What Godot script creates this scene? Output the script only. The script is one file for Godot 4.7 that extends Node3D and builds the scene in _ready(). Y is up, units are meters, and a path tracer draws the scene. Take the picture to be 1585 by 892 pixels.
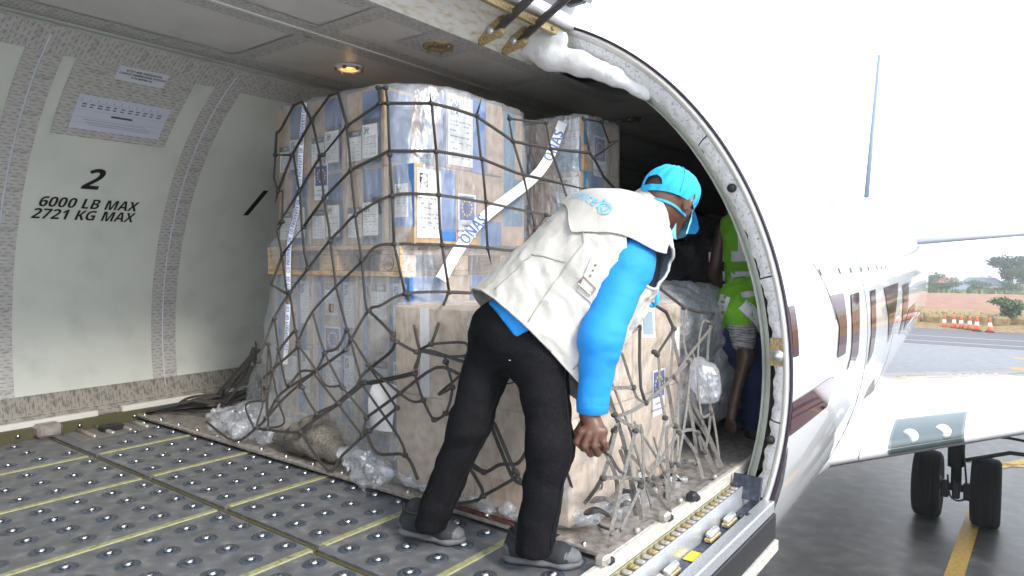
extends Node3D
# A main-deck cargo bay seen from its open side door. Aft is -Z, the aircraft's left (outboard) is +X, the cargo floor is y = 0.

const XC := -2.6        # fuselage axis
const YC := 0.44
const R_SKIN := 1.84
const R_LINER := 1.70
const Z_JAMB := -2.93   # aft edge of the side door
const Z_FWD := 0.47     # forward edge of the side door
const CEIL := 1.985
const AFT_TURN := 0.068

var M := {}
var taken := {}
var rng := RandomNumberGenerator.new()

# ---------------------------------------------------------------- scene
func _ready() -> void:
	rng.seed = 20
	var cam := Camera3D.new()
	cam.name = "camera"
	cam.fov = 46.22
	cam.near = 0.05
	cam.far = 3000.0
	add_child(cam)
	cam.position = Vector3(0, 0.94, 0)
	cam.rotation = Vector3(deg_to_rad(-2.3), deg_to_rad(37.2), 0)
	cam.current = true
	var env := Environment.new()
	var sky := Sky.new()
	var sm := ProceduralSkyMaterial.new()
	sm.sky_top_color = Color(0.86, 0.90, 0.96)
	sm.sky_horizon_color = Color(0.97, 0.975, 0.98)
	sm.sky_curve = 0.25
	sm.ground_bottom_color = Color(0.30, 0.29, 0.28)
	sm.ground_horizon_color = Color(0.60, 0.59, 0.58)
	sky.sky_material = sm
	env.background_mode = Environment.BG_SKY
	env.sky = sky
	env.tonemap_mode = Environment.TONE_MAPPER_LINEAR
	env.tonemap_exposure = 3.3
	env.sdfgi_enabled = true
	env.ssao_enabled = true
	env.ssil_enabled = true
	env.fog_enabled = true
	env.fog_light_color = Color(0.93, 0.95, 0.98)
	env.fog_density = 0.0013
	var we := WorldEnvironment.new()
	we.name = "world_environment"
	we.environment = env
	add_child(we)
	var sun := DirectionalLight3D.new()
	sun.name = "sun"
	sun.light_energy = 0.42
	sun.light_angular_distance = 14.0
	sun.light_color = Color(1.0, 0.975, 0.94)
	sun.shadow_enabled = true
	sun.rotation = Vector3(deg_to_rad(-36), deg_to_rad(76), 0)
	add_child(sun)
	make_materials()
	build_ground()
	build_floor()
	build_wall()
	build_ceiling()
	build_aircraft()
	build_sill()
	build_loader()
	build_cargo()
	build_net()
	build_man()
	build_workers()
	build_outdoors()

# ---------------------------------------------------------------- nodes
func numbered(called: String) -> String:
	if not taken.has(called):
		taken[called] = 0
		return called
	taken[called] += 1
	return "%s_%03d" % [called, taken[called]]

func thing(called: String, label: String, category: String, at := Vector3.ZERO, group := "") -> Node3D:
	var o := Node3D.new()
	o.name = numbered(called)
	add_child(o)
	o.position = at
	o.set_meta("label", label)
	o.set_meta("category", category)
	if group != "":
		o.set_meta("group", group)
	return o

func setting(called: String) -> Node3D:
	var o := Node3D.new()
	o.name = numbered(called)
	add_child(o)
	o.set_meta("kind", "structure")
	return o

func put(called: String, mesh: Mesh, mat: Material, parent: Node3D, at := Vector3.ZERO) -> MeshInstance3D:
	var o := MeshInstance3D.new()
	o.name = called if parent != self else numbered(called)
	o.mesh = mesh
	if mat != null:
		o.material_override = mat
	parent.add_child(o, true)
	o.position = at
	return o

func tag(o: Node, label: String, category: String, group := "") -> Node:
	o.set_meta("label", label)
	o.set_meta("category", category)
	if group != "":
		o.set_meta("group", group)
	return o

# ---------------------------------------------------------------- shapes
func start(smooth := false) -> SurfaceTool:
	var st := SurfaceTool.new()
	st.begin(Mesh.PRIMITIVE_TRIANGLES)
	st.set_smooth_group(0 if smooth else -1)
	return st

func done(st: SurfaceTool) -> ArrayMesh:
	st.generate_normals()
	return st.commit()

func tri(st: SurfaceTool, a: Vector3, b: Vector3, c: Vector3) -> void:
	st.set_uv(Vector2(a.x, a.y))
	st.add_vertex(a)
	st.set_uv(Vector2(c.x, c.y))
	st.add_vertex(c)
	st.set_uv(Vector2(b.x, b.y))
	st.add_vertex(b)

# a b c d run counter-clockwise seen from outside
func quad(st: SurfaceTool, a: Vector3, b: Vector3, c: Vector3, d: Vector3) -> void:
	quad_uv(st, a, b, c, d, Vector2(0, 1), Vector2(1, 1), Vector2(1, 0), Vector2(0, 0))

func quad_uv(st: SurfaceTool, a: Vector3, b: Vector3, c: Vector3, d: Vector3, ua: Vector2, ub: Vector2, uc: Vector2, ud: Vector2) -> void:
	st.set_uv(ua); st.add_vertex(a)
	st.set_uv(uc); st.add_vertex(c)
	st.set_uv(ub); st.add_vertex(b)
	st.set_uv(ua); st.add_vertex(a)
	st.set_uv(ud); st.add_vertex(d)
	st.set_uv(uc); st.add_vertex(c)

# chamfered box between lo and hi
func block(st: SurfaceTool, lo: Vector3, hi: Vector3, ch := 0.004, xf := Transform3D()) -> void:
	var c := minf(ch, 0.45 * minf(hi.x - lo.x, minf(hi.y - lo.y, hi.z - lo.z)))
	var m := (lo + hi) * 0.5
	var h := (hi - lo) * 0.5
	var p := func(sx: float, sy: float, sz: float, ax: int) -> Vector3:
		var v := Vector3(sx * (h.x - (0.0 if ax == 0 else c)), sy * (h.y - (0.0 if ax == 1 else c)), sz * (h.z - (0.0 if ax == 2 else c)))
		return xf * (m + v)
	for s in [-1.0, 1.0]:
		face(st, p.call(s, -1, -1, 0), p.call(s, 1, -1, 0), p.call(s, 1, 1, 0), p.call(s, -1, 1, 0), s > 0)
		face(st, p.call(-1, s, -1, 1), p.call(-1, s, 1, 1), p.call(1, s, 1, 1), p.call(1, s, -1, 1), s > 0)
		face(st, p.call(-1, -1, s, 2), p.call(1, -1, s, 2), p.call(1, 1, s, 2), p.call(-1, 1, s, 2), s > 0)
	if c <= 0.0:
		return
	for s in [-1.0, 1.0]:
		for t in [-1.0, 1.0]:
			face(st, p.call(-1, s, t, 1), p.call(1, s, t, 1), p.call(1, s, t, 2), p.call(-1, s, t, 2), s * t < 0)
			face(st, p.call(s, -1, t, 2), p.call(s, 1, t, 2), p.call(s, 1, t, 0), p.call(s, -1, t, 0), s * t < 0)
			face(st, p.call(s, t, -1, 0), p.call(s, t, 1, 0), p.call(s, t, 1, 1), p.call(s, t, -1, 1), s * t < 0)
			for q in [-1.0, 1.0]:
				if s * t * q > 0:
					tri(st, p.call(s, t, q, 0), p.call(s, t, q, 1), p.call(s, t, q, 2))
				else:
					tri(st, p.call(s, t, q, 0), p.call(s, t, q, 2), p.call(s, t, q, 1))

func face(st: SurfaceTool, a: Vector3, b: Vector3, c: Vector3, d: Vector3, keep: bool) -> void:
	if keep:
		quad(st, a, b, c, d)
	else:
		quad(st, a, d, c, b)

func block_mesh(lo: Vector3, hi: Vector3, ch := 0.004) -> ArrayMesh:
	var st := start()
	block(st, lo, hi, ch)
	return done(st)

# swept tube; radii one number or one per point; wide > 1 flattens it into a strap
func tube(st: SurfaceTool, pts: Array, radii, sides := 7, wide := 1.0, flat_to := Vector3.ZERO, xf := Transform3D()) -> void:
	var n := pts.size()
	if n < 2:
		return
	var rings := []
	var t0: Vector3 = (pts[1] - pts[0]).normalized()
	var side := t0.cross(Vector3.UP if absf(t0.y) < 0.9 else Vector3.RIGHT).normalized()
	for i in n:
		var t: Vector3
		if i == 0:
			t = pts[1] - pts[0]
		elif i == n - 1:
			t = pts[n - 1] - pts[n - 2]
		else:
			t = (pts[i + 1] - pts[i]).normalized() + (pts[i] - pts[i - 1]).normalized()
		t = t.normalized()
		if flat_to != Vector3.ZERO:
			side = t.cross(flat_to)
		side = (side - t * side.dot(t)).normalized()
		var nrm := side.cross(t).normalized()
		var r: float = radii[i] if radii is Array else radii
		var ring := []
		for k in sides:
			var a := TAU * k / sides
			ring.append(xf * (pts[i] + side * cos(a) * r * wide + nrm * sin(a) * r))
		rings.append(ring)
	skin_rings(st, rings, true)

func skin_rings(st: SurfaceTool, rings: Array, caps := true) -> void:
	var sides: int = rings[0].size()
	for i in rings.size() - 1:
		for k in sides:
			var k2 := (k + 1) % sides
			var u0 := float(k) / sides
			var u1 := float(k + 1) / sides
			quad_uv(st, rings[i][k], rings[i][k2], rings[i + 1][k2], rings[i + 1][k], Vector2(u0, i), Vector2(u1, i), Vector2(u1, i + 1), Vector2(u0, i + 1))
	if caps:
		for e in [0, rings.size() - 1]:
			var mid := Vector3.ZERO
			for q in rings[e]:
				mid += q
			mid /= sides
			for k in sides:
				if e == 0:
					tri(st, mid, rings[e][(k + 1) % sides], rings[e][k])
				else:
					tri(st, mid, rings[e][k], rings[e][(k + 1) % sides])

func curve_pts(pts: Array, step := 4) -> Array:
	var out := []
	var n := pts.size()
	for i in n - 1:
		var a: Vector3 = pts[maxi(i - 1, 0)]
		var b: Vector3 = pts[i]
		var c: Vector3 = pts[i + 1]
		var d: Vector3 = pts[mini(i + 2, n - 1)]
		for k in step:
			out.append(b.cubic_interpolate(c, a, d, float(k) / step))
	out.append(pts[n - 1])
	return out

# a sheet over a grid of points; f(u, v) -> point, counter-clockwise (u right, v up) seen from its front
func sheet(st: SurfaceTool, nu: int, nv: int, f: Callable, us := 1.0, vs := 1.0) -> void:
	var g := []
	for j in nv + 1:
		var row := []
		for i in nu + 1:
			row.append(f.call(float(i) / nu, float(j) / nv))
		g.append(row)
	for j in nv:
		for i in nu:
			var u0 := us * i / nu
			var u1 := us * (i + 1) / nu
			var v0 := vs * (1.0 - float(j) / nv)
			var v1 := vs * (1.0 - float(j + 1) / nv)
			quad_uv(st, g[j][i], g[j][i + 1], g[j + 1][i + 1], g[j + 1][i], Vector2(u0, v0), Vector2(u1, v0), Vector2(u1, v1), Vector2(u0, v1))

func lathe(st: SurfaceTool, prof: Array, sides: int, xf := Transform3D()) -> void:
	var rings := []
	for q in prof:
		var ring := []
		for k in sides:
			var a := -TAU * k / sides
			ring.append(xf * Vector3(cos(a) * q.x, q.y, sin(a) * q.x))
		rings.append(ring)
	skin_rings(st, rings, true)

# point on a circle round the fuselage axis; angle in degrees from +X
func arc_straight(deg: float, r: float, z: float) -> Vector3:
	var a := deg_to_rad(deg)
	return Vector3(XC + cos(a) * r, YC + sin(a) * r, z)

func arc(deg: float, r: float, z: float) -> Vector3:
	return aft(arc_straight(deg, r, z))

# flat woven webbing: a thin rectangular section that keeps one face turned to `out`
func webbing(st: SurfaceTool, pts: Array, half_w: float, half_t: float, out: Vector3) -> void:
	var rings := []
	var n := pts.size()
	for i in n:
		var t: Vector3 = ((pts[mini(i + 1, n - 1)] as Vector3) - (pts[maxi(i - 1, 0)] as Vector3)).normalized()
		var side := t.cross(out).normalized()
		var nn := side.cross(t).normalized()
		var c: Vector3 = pts[i]
		rings.append([c + side * half_w + nn * half_t, c - side * half_w + nn * half_t, c - side * half_w - nn * half_t, c + side * half_w - nn * half_t])
	skin_rings(st, rings, true)

# curved sheet of the fuselage section, seen from inside (inward) or outside
func shell(st: SurfaceTool, a0: float, a1: float, z0: float, z1: float, r: float, inward: bool, na := 24, nz := 1, us := 1.0, vs := 1.0) -> void:
	if inward:
		sheet(st, nz, na, func(u, v): return arc(lerpf(a0, a1, v), r, lerpf(z0, z1, u)), us, vs)
	else:
		sheet(st, nz, na, func(u, v): return arc(lerpf(a0, a1, v), r, lerpf(z1, z0, u)), us, vs)

# lettering: the triangles of a TextMesh, each point moved by f(x, y) -> point
func lettering(text: String, size: float, weight: int, f: Callable, slant := 0.0, serif := false) -> ArrayMesh:
	var tm := TextMesh.new()
	var font := SystemFont.new()
	font.font_names = PackedStringArray(["Droid Serif" if serif else "Droid Sans"])
	font.font_weight = weight
	tm.font = font
	tm.text = text
	tm.font_size = 64
	tm.pixel_size = size / 46.0
	tm.depth = 0.0
	tm.curve_step = 1.0
	var arr := tm.surface_get_arrays(0)
	var vs: PackedVector3Array = arr[Mesh.ARRAY_VERTEX]
	var ix: PackedInt32Array = arr[Mesh.ARRAY_INDEX]
	var st := start()
	for i in range(0, ix.size() - 2, 3):
		var a := vs[ix[i]]
		var b := vs[ix[i + 1]]
		var c := vs[ix[i + 2]]
		var flip := (b - a).cross(c - a).z < 0.0
		var pa: Vector3 = f.call(a.x + a.y * slant, a.y)
		var pb: Vector3 = f.call(b.x + b.y * slant, b.y)
		var pc: Vector3 = f.call(c.x + c.y * slant, c.y)
		if flip:
			tri(st, pa, pc, pb)
		else:
			tri(st, pa, pb, pc)
	return done(st)

# ---------------------------------------------------------------- smooth bodies: tapered bones joined by a smooth minimum, meshed as surface nets
class Field:
	var d := PackedFloat32Array()
	var n := 0
	var noise: FastNoiseLite
	var amp := 0.0
	var stretch := Vector3.ONE
	var cuts := []
	func cut(point: Vector3, outward: Vector3) -> void:
		cuts.append(Plane(outward.normalized(), point))
	func bone(a: Vector3, b: Vector3, ra: float, rb: float, k := 0.03, flat := Vector3.ZERO, squash := 1.0, sgn := 1.0) -> void:
		d.append_array(PackedFloat32Array([a.x, a.y, a.z, b.x, b.y, b.z, ra, rb, flat.x, flat.y, flat.z, 1.0 / squash - 1.0, k, sgn]))
		n += 1
	func at(p: Vector3) -> float:
		var best := 1e3
		for i in n:
			var o := i * 14
			var a := Vector3(d[o], d[o + 1], d[o + 2])
			var ba := Vector3(d[o + 3], d[o + 4], d[o + 5]) - a
			var pa := p - a
			var q := d[o + 11]
			if q != 0.0:
				var fl := Vector3(d[o + 8], d[o + 9], d[o + 10])
				pa += fl * (fl.dot(pa) * q)
				ba += fl * (fl.dot(ba) * q)
			var l := ba.length_squared()
			var h := clampf(pa.dot(ba) / l, 0.0, 1.0) if l > 1e-9 else 0.0
			var r := (pa - ba * h).length() - lerpf(d[o + 6], d[o + 7], h)
			var k := d[o + 12]
			if d[o + 13] < 0.0:
				r = -r
				var e := maxf(k - absf(best - r), 0.0) / k
				best = maxf(best, r) + e * e * k * 0.25
			else:
				var e := maxf(k - absf(best - r), 0.0) / k
				best = minf(best, r) - e * e * k * 0.25
		if amp > 0.0 and absf(best) < 0.08:
			best += amp * noise.get_noise_3d(p.x * stretch.x, p.y * stretch.y, p.z * stretch.z)
		for c in cuts:
			best = maxf(best, (c as Plane).distance_to(p))
		return best

func mesh_field(f: Field, lo: Vector3, hi: Vector3, cell: float, vs: PackedVector3Array, ix: PackedInt32Array, keep = null) -> Array:
	var nx := int((hi.x - lo.x) / cell) + 2
	var ny := int((hi.y - lo.y) / cell) + 2
	var nz := int((hi.z - lo.z) / cell) + 2
	var g := PackedFloat32Array()
	g.resize((nx + 1) * (ny + 1) * (nz + 1))
	g.fill(1e9)
	var sy := nx + 1
	var sz := (nx + 1) * (ny + 1)
	const B := 6
	var reach := cell * B * 1.05 + f.amp * 2.0
	for bz in range(0, nz, B):
		for by in range(0, ny, B):
			for bx in range(0, nx, B):
				var mid := lo + Vector3(bx + B * 0.5, by + B * 0.5, bz + B * 0.5) * cell
				if absf(f.at(mid)) > reach * 1.6:
					continue
				for z in range(bz, mini(bz + B, nz) + 1):
					for y in range(by, mini(by + B, ny) + 1):
						for x in range(bx, mini(bx + B, nx) + 1):
							var id := x + y * sy + z * sz
							if g[id] > 1e8:
								g[id] = f.at(lo + Vector3(x, y, z) * cell)
	var where := {}
	var corner := [0, 1, sy, sy + 1, sz, sz + 1, sz + sy, sz + sy + 1]
	for z in nz:
		for y in ny:
			for x in nx:
				var id := x + y * sy + z * sz
				if g[id] > 1e8:
					continue
				var s := 0
				var bad := false
				for k in 8:
					var v := g[id + corner[k]]
					if v > 1e8:
						bad = true
						break
					if v < 0.0:
						s += 1
				if bad or s == 0 or s == 8:
					continue
				var sum := Vector3.ZERO
				var cnt := 0
				for k in 8:
					for ax in [1, 2, 4]:
						if k & ax:
							continue
						var v0 := g[id + corner[k]]
						var v1 := g[id + corner[k | ax]]
						if (v0 < 0.0) != (v1 < 0.0):
							var t := v0 / (v0 - v1)
							var c0 := Vector3(k & 1, (k >> 1) & 1, (k >> 2) & 1)
							var dir := Vector3(1 if ax == 1 else 0, 1 if ax == 2 else 0, 1 if ax == 4 else 0)
							sum += c0 + dir * t
							cnt += 1
				where[id] = vs.size()
				vs.append(lo + (Vector3(x, y, z) + sum / cnt) * cell)
	for id in where:
		var x: int = id % sy
		var y: int = (id / sy) % (ny + 1)
		var z: int = id / sz
		for ax in 3:
			var step := [1, sy, sz][ax] as int
			var u := [sy, sz, 1][ax] as int
			var w := [sz, 1, sy][ax] as int
			if (ax == 0 and (y == 0 or z == 0)) or (ax == 1 and (z == 0 or x == 0)) or (ax == 2 and (x == 0 or y == 0)):
				continue
			var v0 := g[id]
			var v1 := g[id + step]
			if v1 > 1e8 or (v0 < 0.0) == (v1 < 0.0):
				continue
			if not (where.has(id - u) and where.has(id - w) and where.has(id - u - w)):
				continue
			var q := [where[id - u - w], where[id - w], where[id], where[id - u]]
			if keep != null:
				var m: Vector3 = (vs[q[0]] + vs[q[2]]) * 0.5
				if not keep.call(m):
					continue
			if v0 < 0.0:
				ix.append_array(PackedInt32Array([q[0], q[2], q[1], q[0], q[3], q[2]]))
			else:
				ix.append_array(PackedInt32Array([q[0], q[1], q[2], q[0], q[2], q[3]]))
	return [vs, ix]

func net_mesh(vs: PackedVector3Array, ix: PackedInt32Array) -> ArrayMesh:
	var ns := PackedVector3Array()
	ns.resize(vs.size())
	for i in range(0, ix.size(), 3):
		var a := ix[i]
		var b := ix[i + 1]
		var c := ix[i + 2]
		var nn := (vs[c] - vs[a]).cross(vs[b] - vs[a])
		ns[a] += nn
		ns[b] += nn
		ns[c] += nn
	for i in ns.size():
		ns[i] = ns[i].normalized() if ns[i].length_squared() > 1e-20 else Vector3.UP
	var arr := []
	arr.resize(Mesh.ARRAY_MAX)
	arr[Mesh.ARRAY_VERTEX] = vs
	arr[Mesh.ARRAY_NORMAL] = ns
	arr[Mesh.ARRAY_INDEX] = ix
	var m := ArrayMesh.new()
	m.add_surface_from_arrays(Mesh.PRIMITIVE_TRIANGLES, arr)
	return m

func field_mesh(f: Field, lo: Vector3, hi: Vector3, cell: float, keep = null) -> ArrayMesh:
	var r := mesh_field(f, lo, hi, cell, PackedVector3Array(), PackedInt32Array(), keep)
	return net_mesh(r[0], r[1])

# ---------------------------------------------------------------- materials
func lin(r: float, g: float, b: float) -> Color:
	return Color(r, g, b).linear_to_srgb()

func noise_of(freq: float, sd: int, oct := 4, kind := FastNoiseLite.TYPE_SIMPLEX_SMOOTH) -> FastNoiseLite:
	var n := FastNoiseLite.new()
	n.seed = sd
	n.frequency = freq
	n.noise_type = kind
	n.fractal_octaves = oct
	return n

func ntex(freq: float, sd: int, stops: Array, cols: Array, size := 512, oct := 5, kind := FastNoiseLite.TYPE_SIMPLEX_SMOOTH) -> NoiseTexture2D:
	var t := NoiseTexture2D.new()
	t.width = size
	t.height = size
	t.seamless = true
	t.noise = noise_of(freq, sd, oct, kind)
	var g := Gradient.new()
	g.offsets = PackedFloat32Array(stops)
	g.colors = PackedColorArray(cols)
	t.color_ramp = g
	return t

func nnormal(freq: float, sd: int, strength: float, size := 512, oct := 4, kind := FastNoiseLite.TYPE_SIMPLEX_SMOOTH, ridged := false) -> NoiseTexture2D:
	var t := NoiseTexture2D.new()
	t.width = size
	t.height = size
	t.seamless = true
	t.as_normal_map = true
	t.bump_strength = strength
	t.noise = noise_of(freq, sd, oct, kind)
	if ridged:
		t.noise.fractal_type = FastNoiseLite.FRACTAL_RIDGED
	return t

func mat(name_: String, c: Color, rough := 0.6, metal := 0.0) -> StandardMaterial3D:
	var m := StandardMaterial3D.new()
	m.resource_name = name_
	m.albedo_color = c
	m.roughness = rough
	m.metallic = metal
	M[name_] = m
	return m

func grain(m: StandardMaterial3D, tex: Texture2D, scale: Vector3) -> StandardMaterial3D:
	m.albedo_texture = tex
	m.uv1_triplanar = true
	m.uv1_world_triplanar = true
	m.uv1_scale = scale
	return m

func bumpy(m: StandardMaterial3D, tex: Texture2D, amount: float, scale := Vector3.ZERO) -> StandardMaterial3D:
	m.normal_enabled = true
	m.normal_texture = tex
	m.normal_scale = amount
	if scale != Vector3.ZERO:
		m.uv1_triplanar = true
		m.uv1_world_triplanar = true
		m.uv1_scale = scale
	return m

# printed tape: rows of short dark dashes on grey-white, worn
func tape_image(sd: int, worn: float) -> ImageTexture:
	var im := Image.create(256, 256, false, Image.FORMAT_RGB8)
	var r := RandomNumberGenerator.new()
	r.seed = sd
	var nz := noise_of(0.012, sd)
	for y in 256:
		for x in 256:
			var v := 0.765 + 0.03 * nz.get_noise_2d(x, y) - worn * maxf(0.0, nz.get_noise_2d(x + 400, y * 2.0))
			im.set_pixel(x, y, Color(v, v * 0.992, v * 0.975))
	for row in 11:
		var y0 := row * 23 + 6
		var x0 := (row % 2) * 26 + r.randi_range(0, 8)
		while x0 < 250:
			var w := r.randi_range(24, 34)
			for k in w:
				for j in 4:
					if r.randf() < 0.75:
						im.set_pixel((x0 + k) % 256, (y0 + j + k / 10) % 256, Color(0.42, 0.42, 0.44))
			x0 += w + r.randi_range(16, 26)
	return ImageTexture.create_from_image(im)

# a printed address label: a barcode block and lines of small print
func label_image(sd: int, head: bool) -> ImageTexture:
	var im := Image.create(96, 144, false, Image.FORMAT_RGB8)
	im.fill(Color(0.86, 0.87, 0.87))
	var r := RandomNumberGenerator.new()
	r.seed = sd
	var ink := Color(0.2, 0.2, 0.22)
	if head:
		im.fill_rect(Rect2i(0, 0, 96, 30), Color(0.28, 0.27, 0.27))
		im.fill_rect(Rect2i(40, 8, 40, 14), Color(0.6, 0.6, 0.6))
	else:
		for y in 8:
			for x in 8:
				if r.randf() < 0.55:
					im.fill_rect(Rect2i(10 + x * 4, 10 + y * 4, 4, 4), ink)
	var y0 := 52 if not head else 42
	while y0 < 132:
		var x0 := 8
		while x0 < 84:
			var w := r.randi_range(4, 14)
			if r.randf() < 0.62:
				im.fill_rect(Rect2i(x0, y0, mini(w, 88 - x0), 3), Color(0.5, 0.5, 0.52))
			x0 += w + 3
		y0 += r.randi_range(8, 13)
	return ImageTexture.create_from_image(im)

# placard: a sheet with two ruled tables
func placard_image() -> ImageTexture:
	var im := Image.create(256, 160, false, Image.FORMAT_RGB8)
	im.fill(Color(0.80, 0.82, 0.88))
	var r := RandomNumberGenerator.new()
	r.seed = 8
	for i in 11:
		for j in 2:
			im.fill_rect(Rect2i(14 + i * 21, 40 + j * 12, r.randi_range(9, 13), 5), Color(0.3, 0.3, 0.36))
		im.fill_rect(Rect2i(10 + i * 21, 16, 2, 14), Color(0.62, 0.64, 0.72))
	for y in [32, 70, 104, 128]:
		im.fill_rect(Rect2i(6, y, 244, 1), Color(0.6, 0.62, 0.7))
	im.fill_rect(Rect2i(100, 80, 60, 9), Color(0.3, 0.3, 0.36))
	for k in 3:
		im.fill_rect(Rect2i(30 + k * 9, 112 + k * 11, r.randi_range(130, 190), 3), Color(0.62, 0.64, 0.7))
	return ImageTexture.create_from_image(im)

# the flag sheet: twelve gold stars in a ring on blue, white below for the lettering
func flag_image() -> ImageTexture:
	var im := Image.create(160, 256, false, Image.FORMAT_RGB8)
	im.fill(Color(0.87, 0.88, 0.9))
	im.fill_rect(Rect2i(12, 12, 136, 142), Color(0.08, 0.13, 0.52))
	for k in 12:
		var cx := 80.0 + 44.0 * sin(TAU * k / 12.0)
		var cy := 83.0 - 44.0 * cos(TAU * k / 12.0)
		for y in range(-9, 10):
			for x in range(-9, 10):
				var a := atan2(x, -y)
				var rr := sqrt(x * x + y * y)
				var w := fposmod(a / TAU * 5.0, 1.0)
				var edge := lerpf(9.0, 3.6, absf(w * 2.0 - 1.0) if false else 1.0 - absf(w * 2.0 - 1.0))
				if rr < edge:
					im.set_pixel(int(cx) + x, int(cy) + y, Color(0.95, 0.85, 0.35))
	return ImageTexture.create_from_image(im)

func make_materials() -> void:
	grain(mat("liner", Color.WHITE, 0.42), ntex(0.012, 3, [0.0, 0.35, 0.5, 1.0], [lin(0.56, 0.585, 0.535), lin(0.645, 0.67, 0.615), lin(0.675, 0.70, 0.645), lin(0.70, 0.72, 0.665)]), Vector3.ONE * 0.55)
	grain(mat("ceiling", Color.WHITE, 0.5), ntex(0.012, 5, [0.0, 0.4, 1.0], [lin(0.54, 0.52, 0.49), lin(0.62, 0.60, 0.57), lin(0.66, 0.64, 0.61)]), Vector3.ONE * 0.5)
	mat("tape", Color.WHITE, 0.45).albedo_texture = tape_image(4, 0.16)
	mat("tape_dirty", Color(0.80, 0.78, 0.75), 0.6).albedo_texture = tape_image(9, 0.40)
	mat("placard", Color.WHITE, 0.35).albedo_texture = placard_image()
	mat("white_sheet", lin(0.66, 0.68, 0.74), 0.4)
	mat("ink", lin(0.012, 0.012, 0.014), 0.45)
	mat("ink_grey", lin(0.10, 0.10, 0.11), 0.5)
	grain(mat("floor_panel", Color.WHITE, 0.5, 0.1), ntex(0.018, 11, [0.0, 0.42, 0.6, 0.78, 1.0], [lin(0.092, 0.097, 0.105), lin(0.128, 0.133, 0.142), lin(0.146, 0.151, 0.160), lin(0.178, 0.182, 0.188), lin(0.27, 0.272, 0.27)]), Vector3.ONE * 1.3)
	grain(mat("seam", Color.WHITE, 0.5), ntex(0.03, 12, [0.0, 0.3, 0.5, 1.0], [lin(0.10, 0.10, 0.06), lin(0.24, 0.24, 0.125), lin(0.30, 0.305, 0.165), lin(0.34, 0.345, 0.20)]), Vector3.ONE * 2.2)
	mat("channel", lin(0.085, 0.08, 0.035), 0.6)
	mat("under_floor", lin(0.16, 0.16, 0.15), 0.7)
	mat("steel", lin(0.46, 0.46, 0.48), 0.28, 1.0)
	mat("cup", lin(0.085, 0.10, 0.125), 0.4, 0.35)
	grain(mat("worn_alu", Color.WHITE, 0.42, 0.55), ntex(0.02, 13, [0.0, 0.35, 0.6, 1.0], [lin(0.20, 0.16, 0.13), lin(0.36, 0.33, 0.30), lin(0.46, 0.43, 0.40), lin(0.55, 0.52, 0.49)]), Vector3(2.0, 2.0, 2.0))
	grain(mat("sill_silver", Color.WHITE, 0.34, 0.7), ntex(0.05, 14, [0.0, 0.4, 1.0], [lin(0.42, 0.44, 0.47), lin(0.60, 0.62, 0.65), lin(0.72, 0.73, 0.75)]), Vector3(3.0, 3.0, 3.0))
	grain(mat("cream_metal", Color.WHITE, 0.45, 0.15), ntex(0.03, 15, [0.0, 0.35, 0.6, 1.0], [lin(0.34, 0.30, 0.25), lin(0.52, 0.49, 0.44), lin(0.58, 0.56, 0.52), lin(0.64, 0.62, 0.58)]), Vector3(4.5, 4.5, 1.2))
	grain(mat("navy_plate", Color.WHITE, 0.42, 0.2), ntex(0.03, 16, [0.0, 0.5, 0.75, 1.0], [lin(0.018, 0.022, 0.036), lin(0.032, 0.038, 0.06), lin(0.06, 0.066, 0.09), lin(0.14, 0.14, 0.16)]), Vector3(2.0, 2.0, 2.0))
	mat("yellow_print", lin(0.55, 0.42, 0.03), 0.5)
	mat("black_rubber", lin(0.016, 0.016, 0.017), 0.6)
	grain(mat("scuff_plate", Color.WHITE, 0.5, 0.3), ntex(0.03, 17, [0.0, 0.5, 1.0], [lin(0.05, 0.05, 0.052), lin(0.085, 0.087, 0.09), lin(0.17, 0.17, 0.17)]), Vector3(2.0, 2.0, 2.0))
	# aircraft
	var sk := mat("skin_white", lin(0.74, 0.75, 0.77), 0.3)
	sk.clearcoat_enabled = true
	sk.clearcoat = 1.0
	sk.clearcoat_roughness = 0.02
	var mr := mat("maroon_paint", lin(0.050, 0.005, 0.008), 0.05)
	mr.metallic_specular = 0.4
	mat("skin_grey", lin(0.33, 0.35, 0.38), 0.35, 0.1)
	grain(mat("jamb_blanket", Color.WHITE, 0.55), ntex(0.035, 18, [0.0, 0.22, 0.29, 0.45, 1.0], [lin(0.16, 0.15, 0.14), lin(0.45, 0.45, 0.44), lin(0.74, 0.75, 0.75), lin(0.80, 0.81, 0.815), lin(0.82, 0.83, 0.835)]), Vector3(2.6, 2.6, 2.6))
	bumpy(M.jamb_blanket, nnormal(0.03, 19, 5.0), 0.8)
	mat("seal_dark", lin(0.035, 0.022, 0.038), 0.45)
	mat("foam", lin(0.78, 0.79, 0.80), 0.75)
	bumpy(M.foam, nnormal(0.02, 20, 4.0), 0.9, Vector3.ONE * 3.0)
	grain(mat("primer_beam", Color.WHITE, 0.5), ntex(0.022, 21, [0.0, 0.18, 0.33, 0.5, 1.0], [lin(0.30, 0.17, 0.07), lin(0.50, 0.37, 0.22), lin(0.62, 0.58, 0.50), lin(0.68, 0.67, 0.63), lin(0.72, 0.71, 0.68)]), Vector3(3.0, 3.0, 0.7))
	grain(mat("brass_fitting", Color.WHITE, 0.4, 0.5), ntex(0.04, 22, [0.0, 0.5, 1.0], [lin(0.20, 0.12, 0.04), lin(0.42, 0.33, 0.17), lin(0.58, 0.52, 0.36)]), Vector3(4, 4, 4))
	mat("rod_grey", lin(0.10, 0.10, 0.10), 0.4, 0.5)
	mat("lamp_metal", lin(0.22, 0.19, 0.15), 0.5, 0.4)
	mat("lamp_white", lin(0.70, 0.69, 0.66), 0.4)
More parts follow.
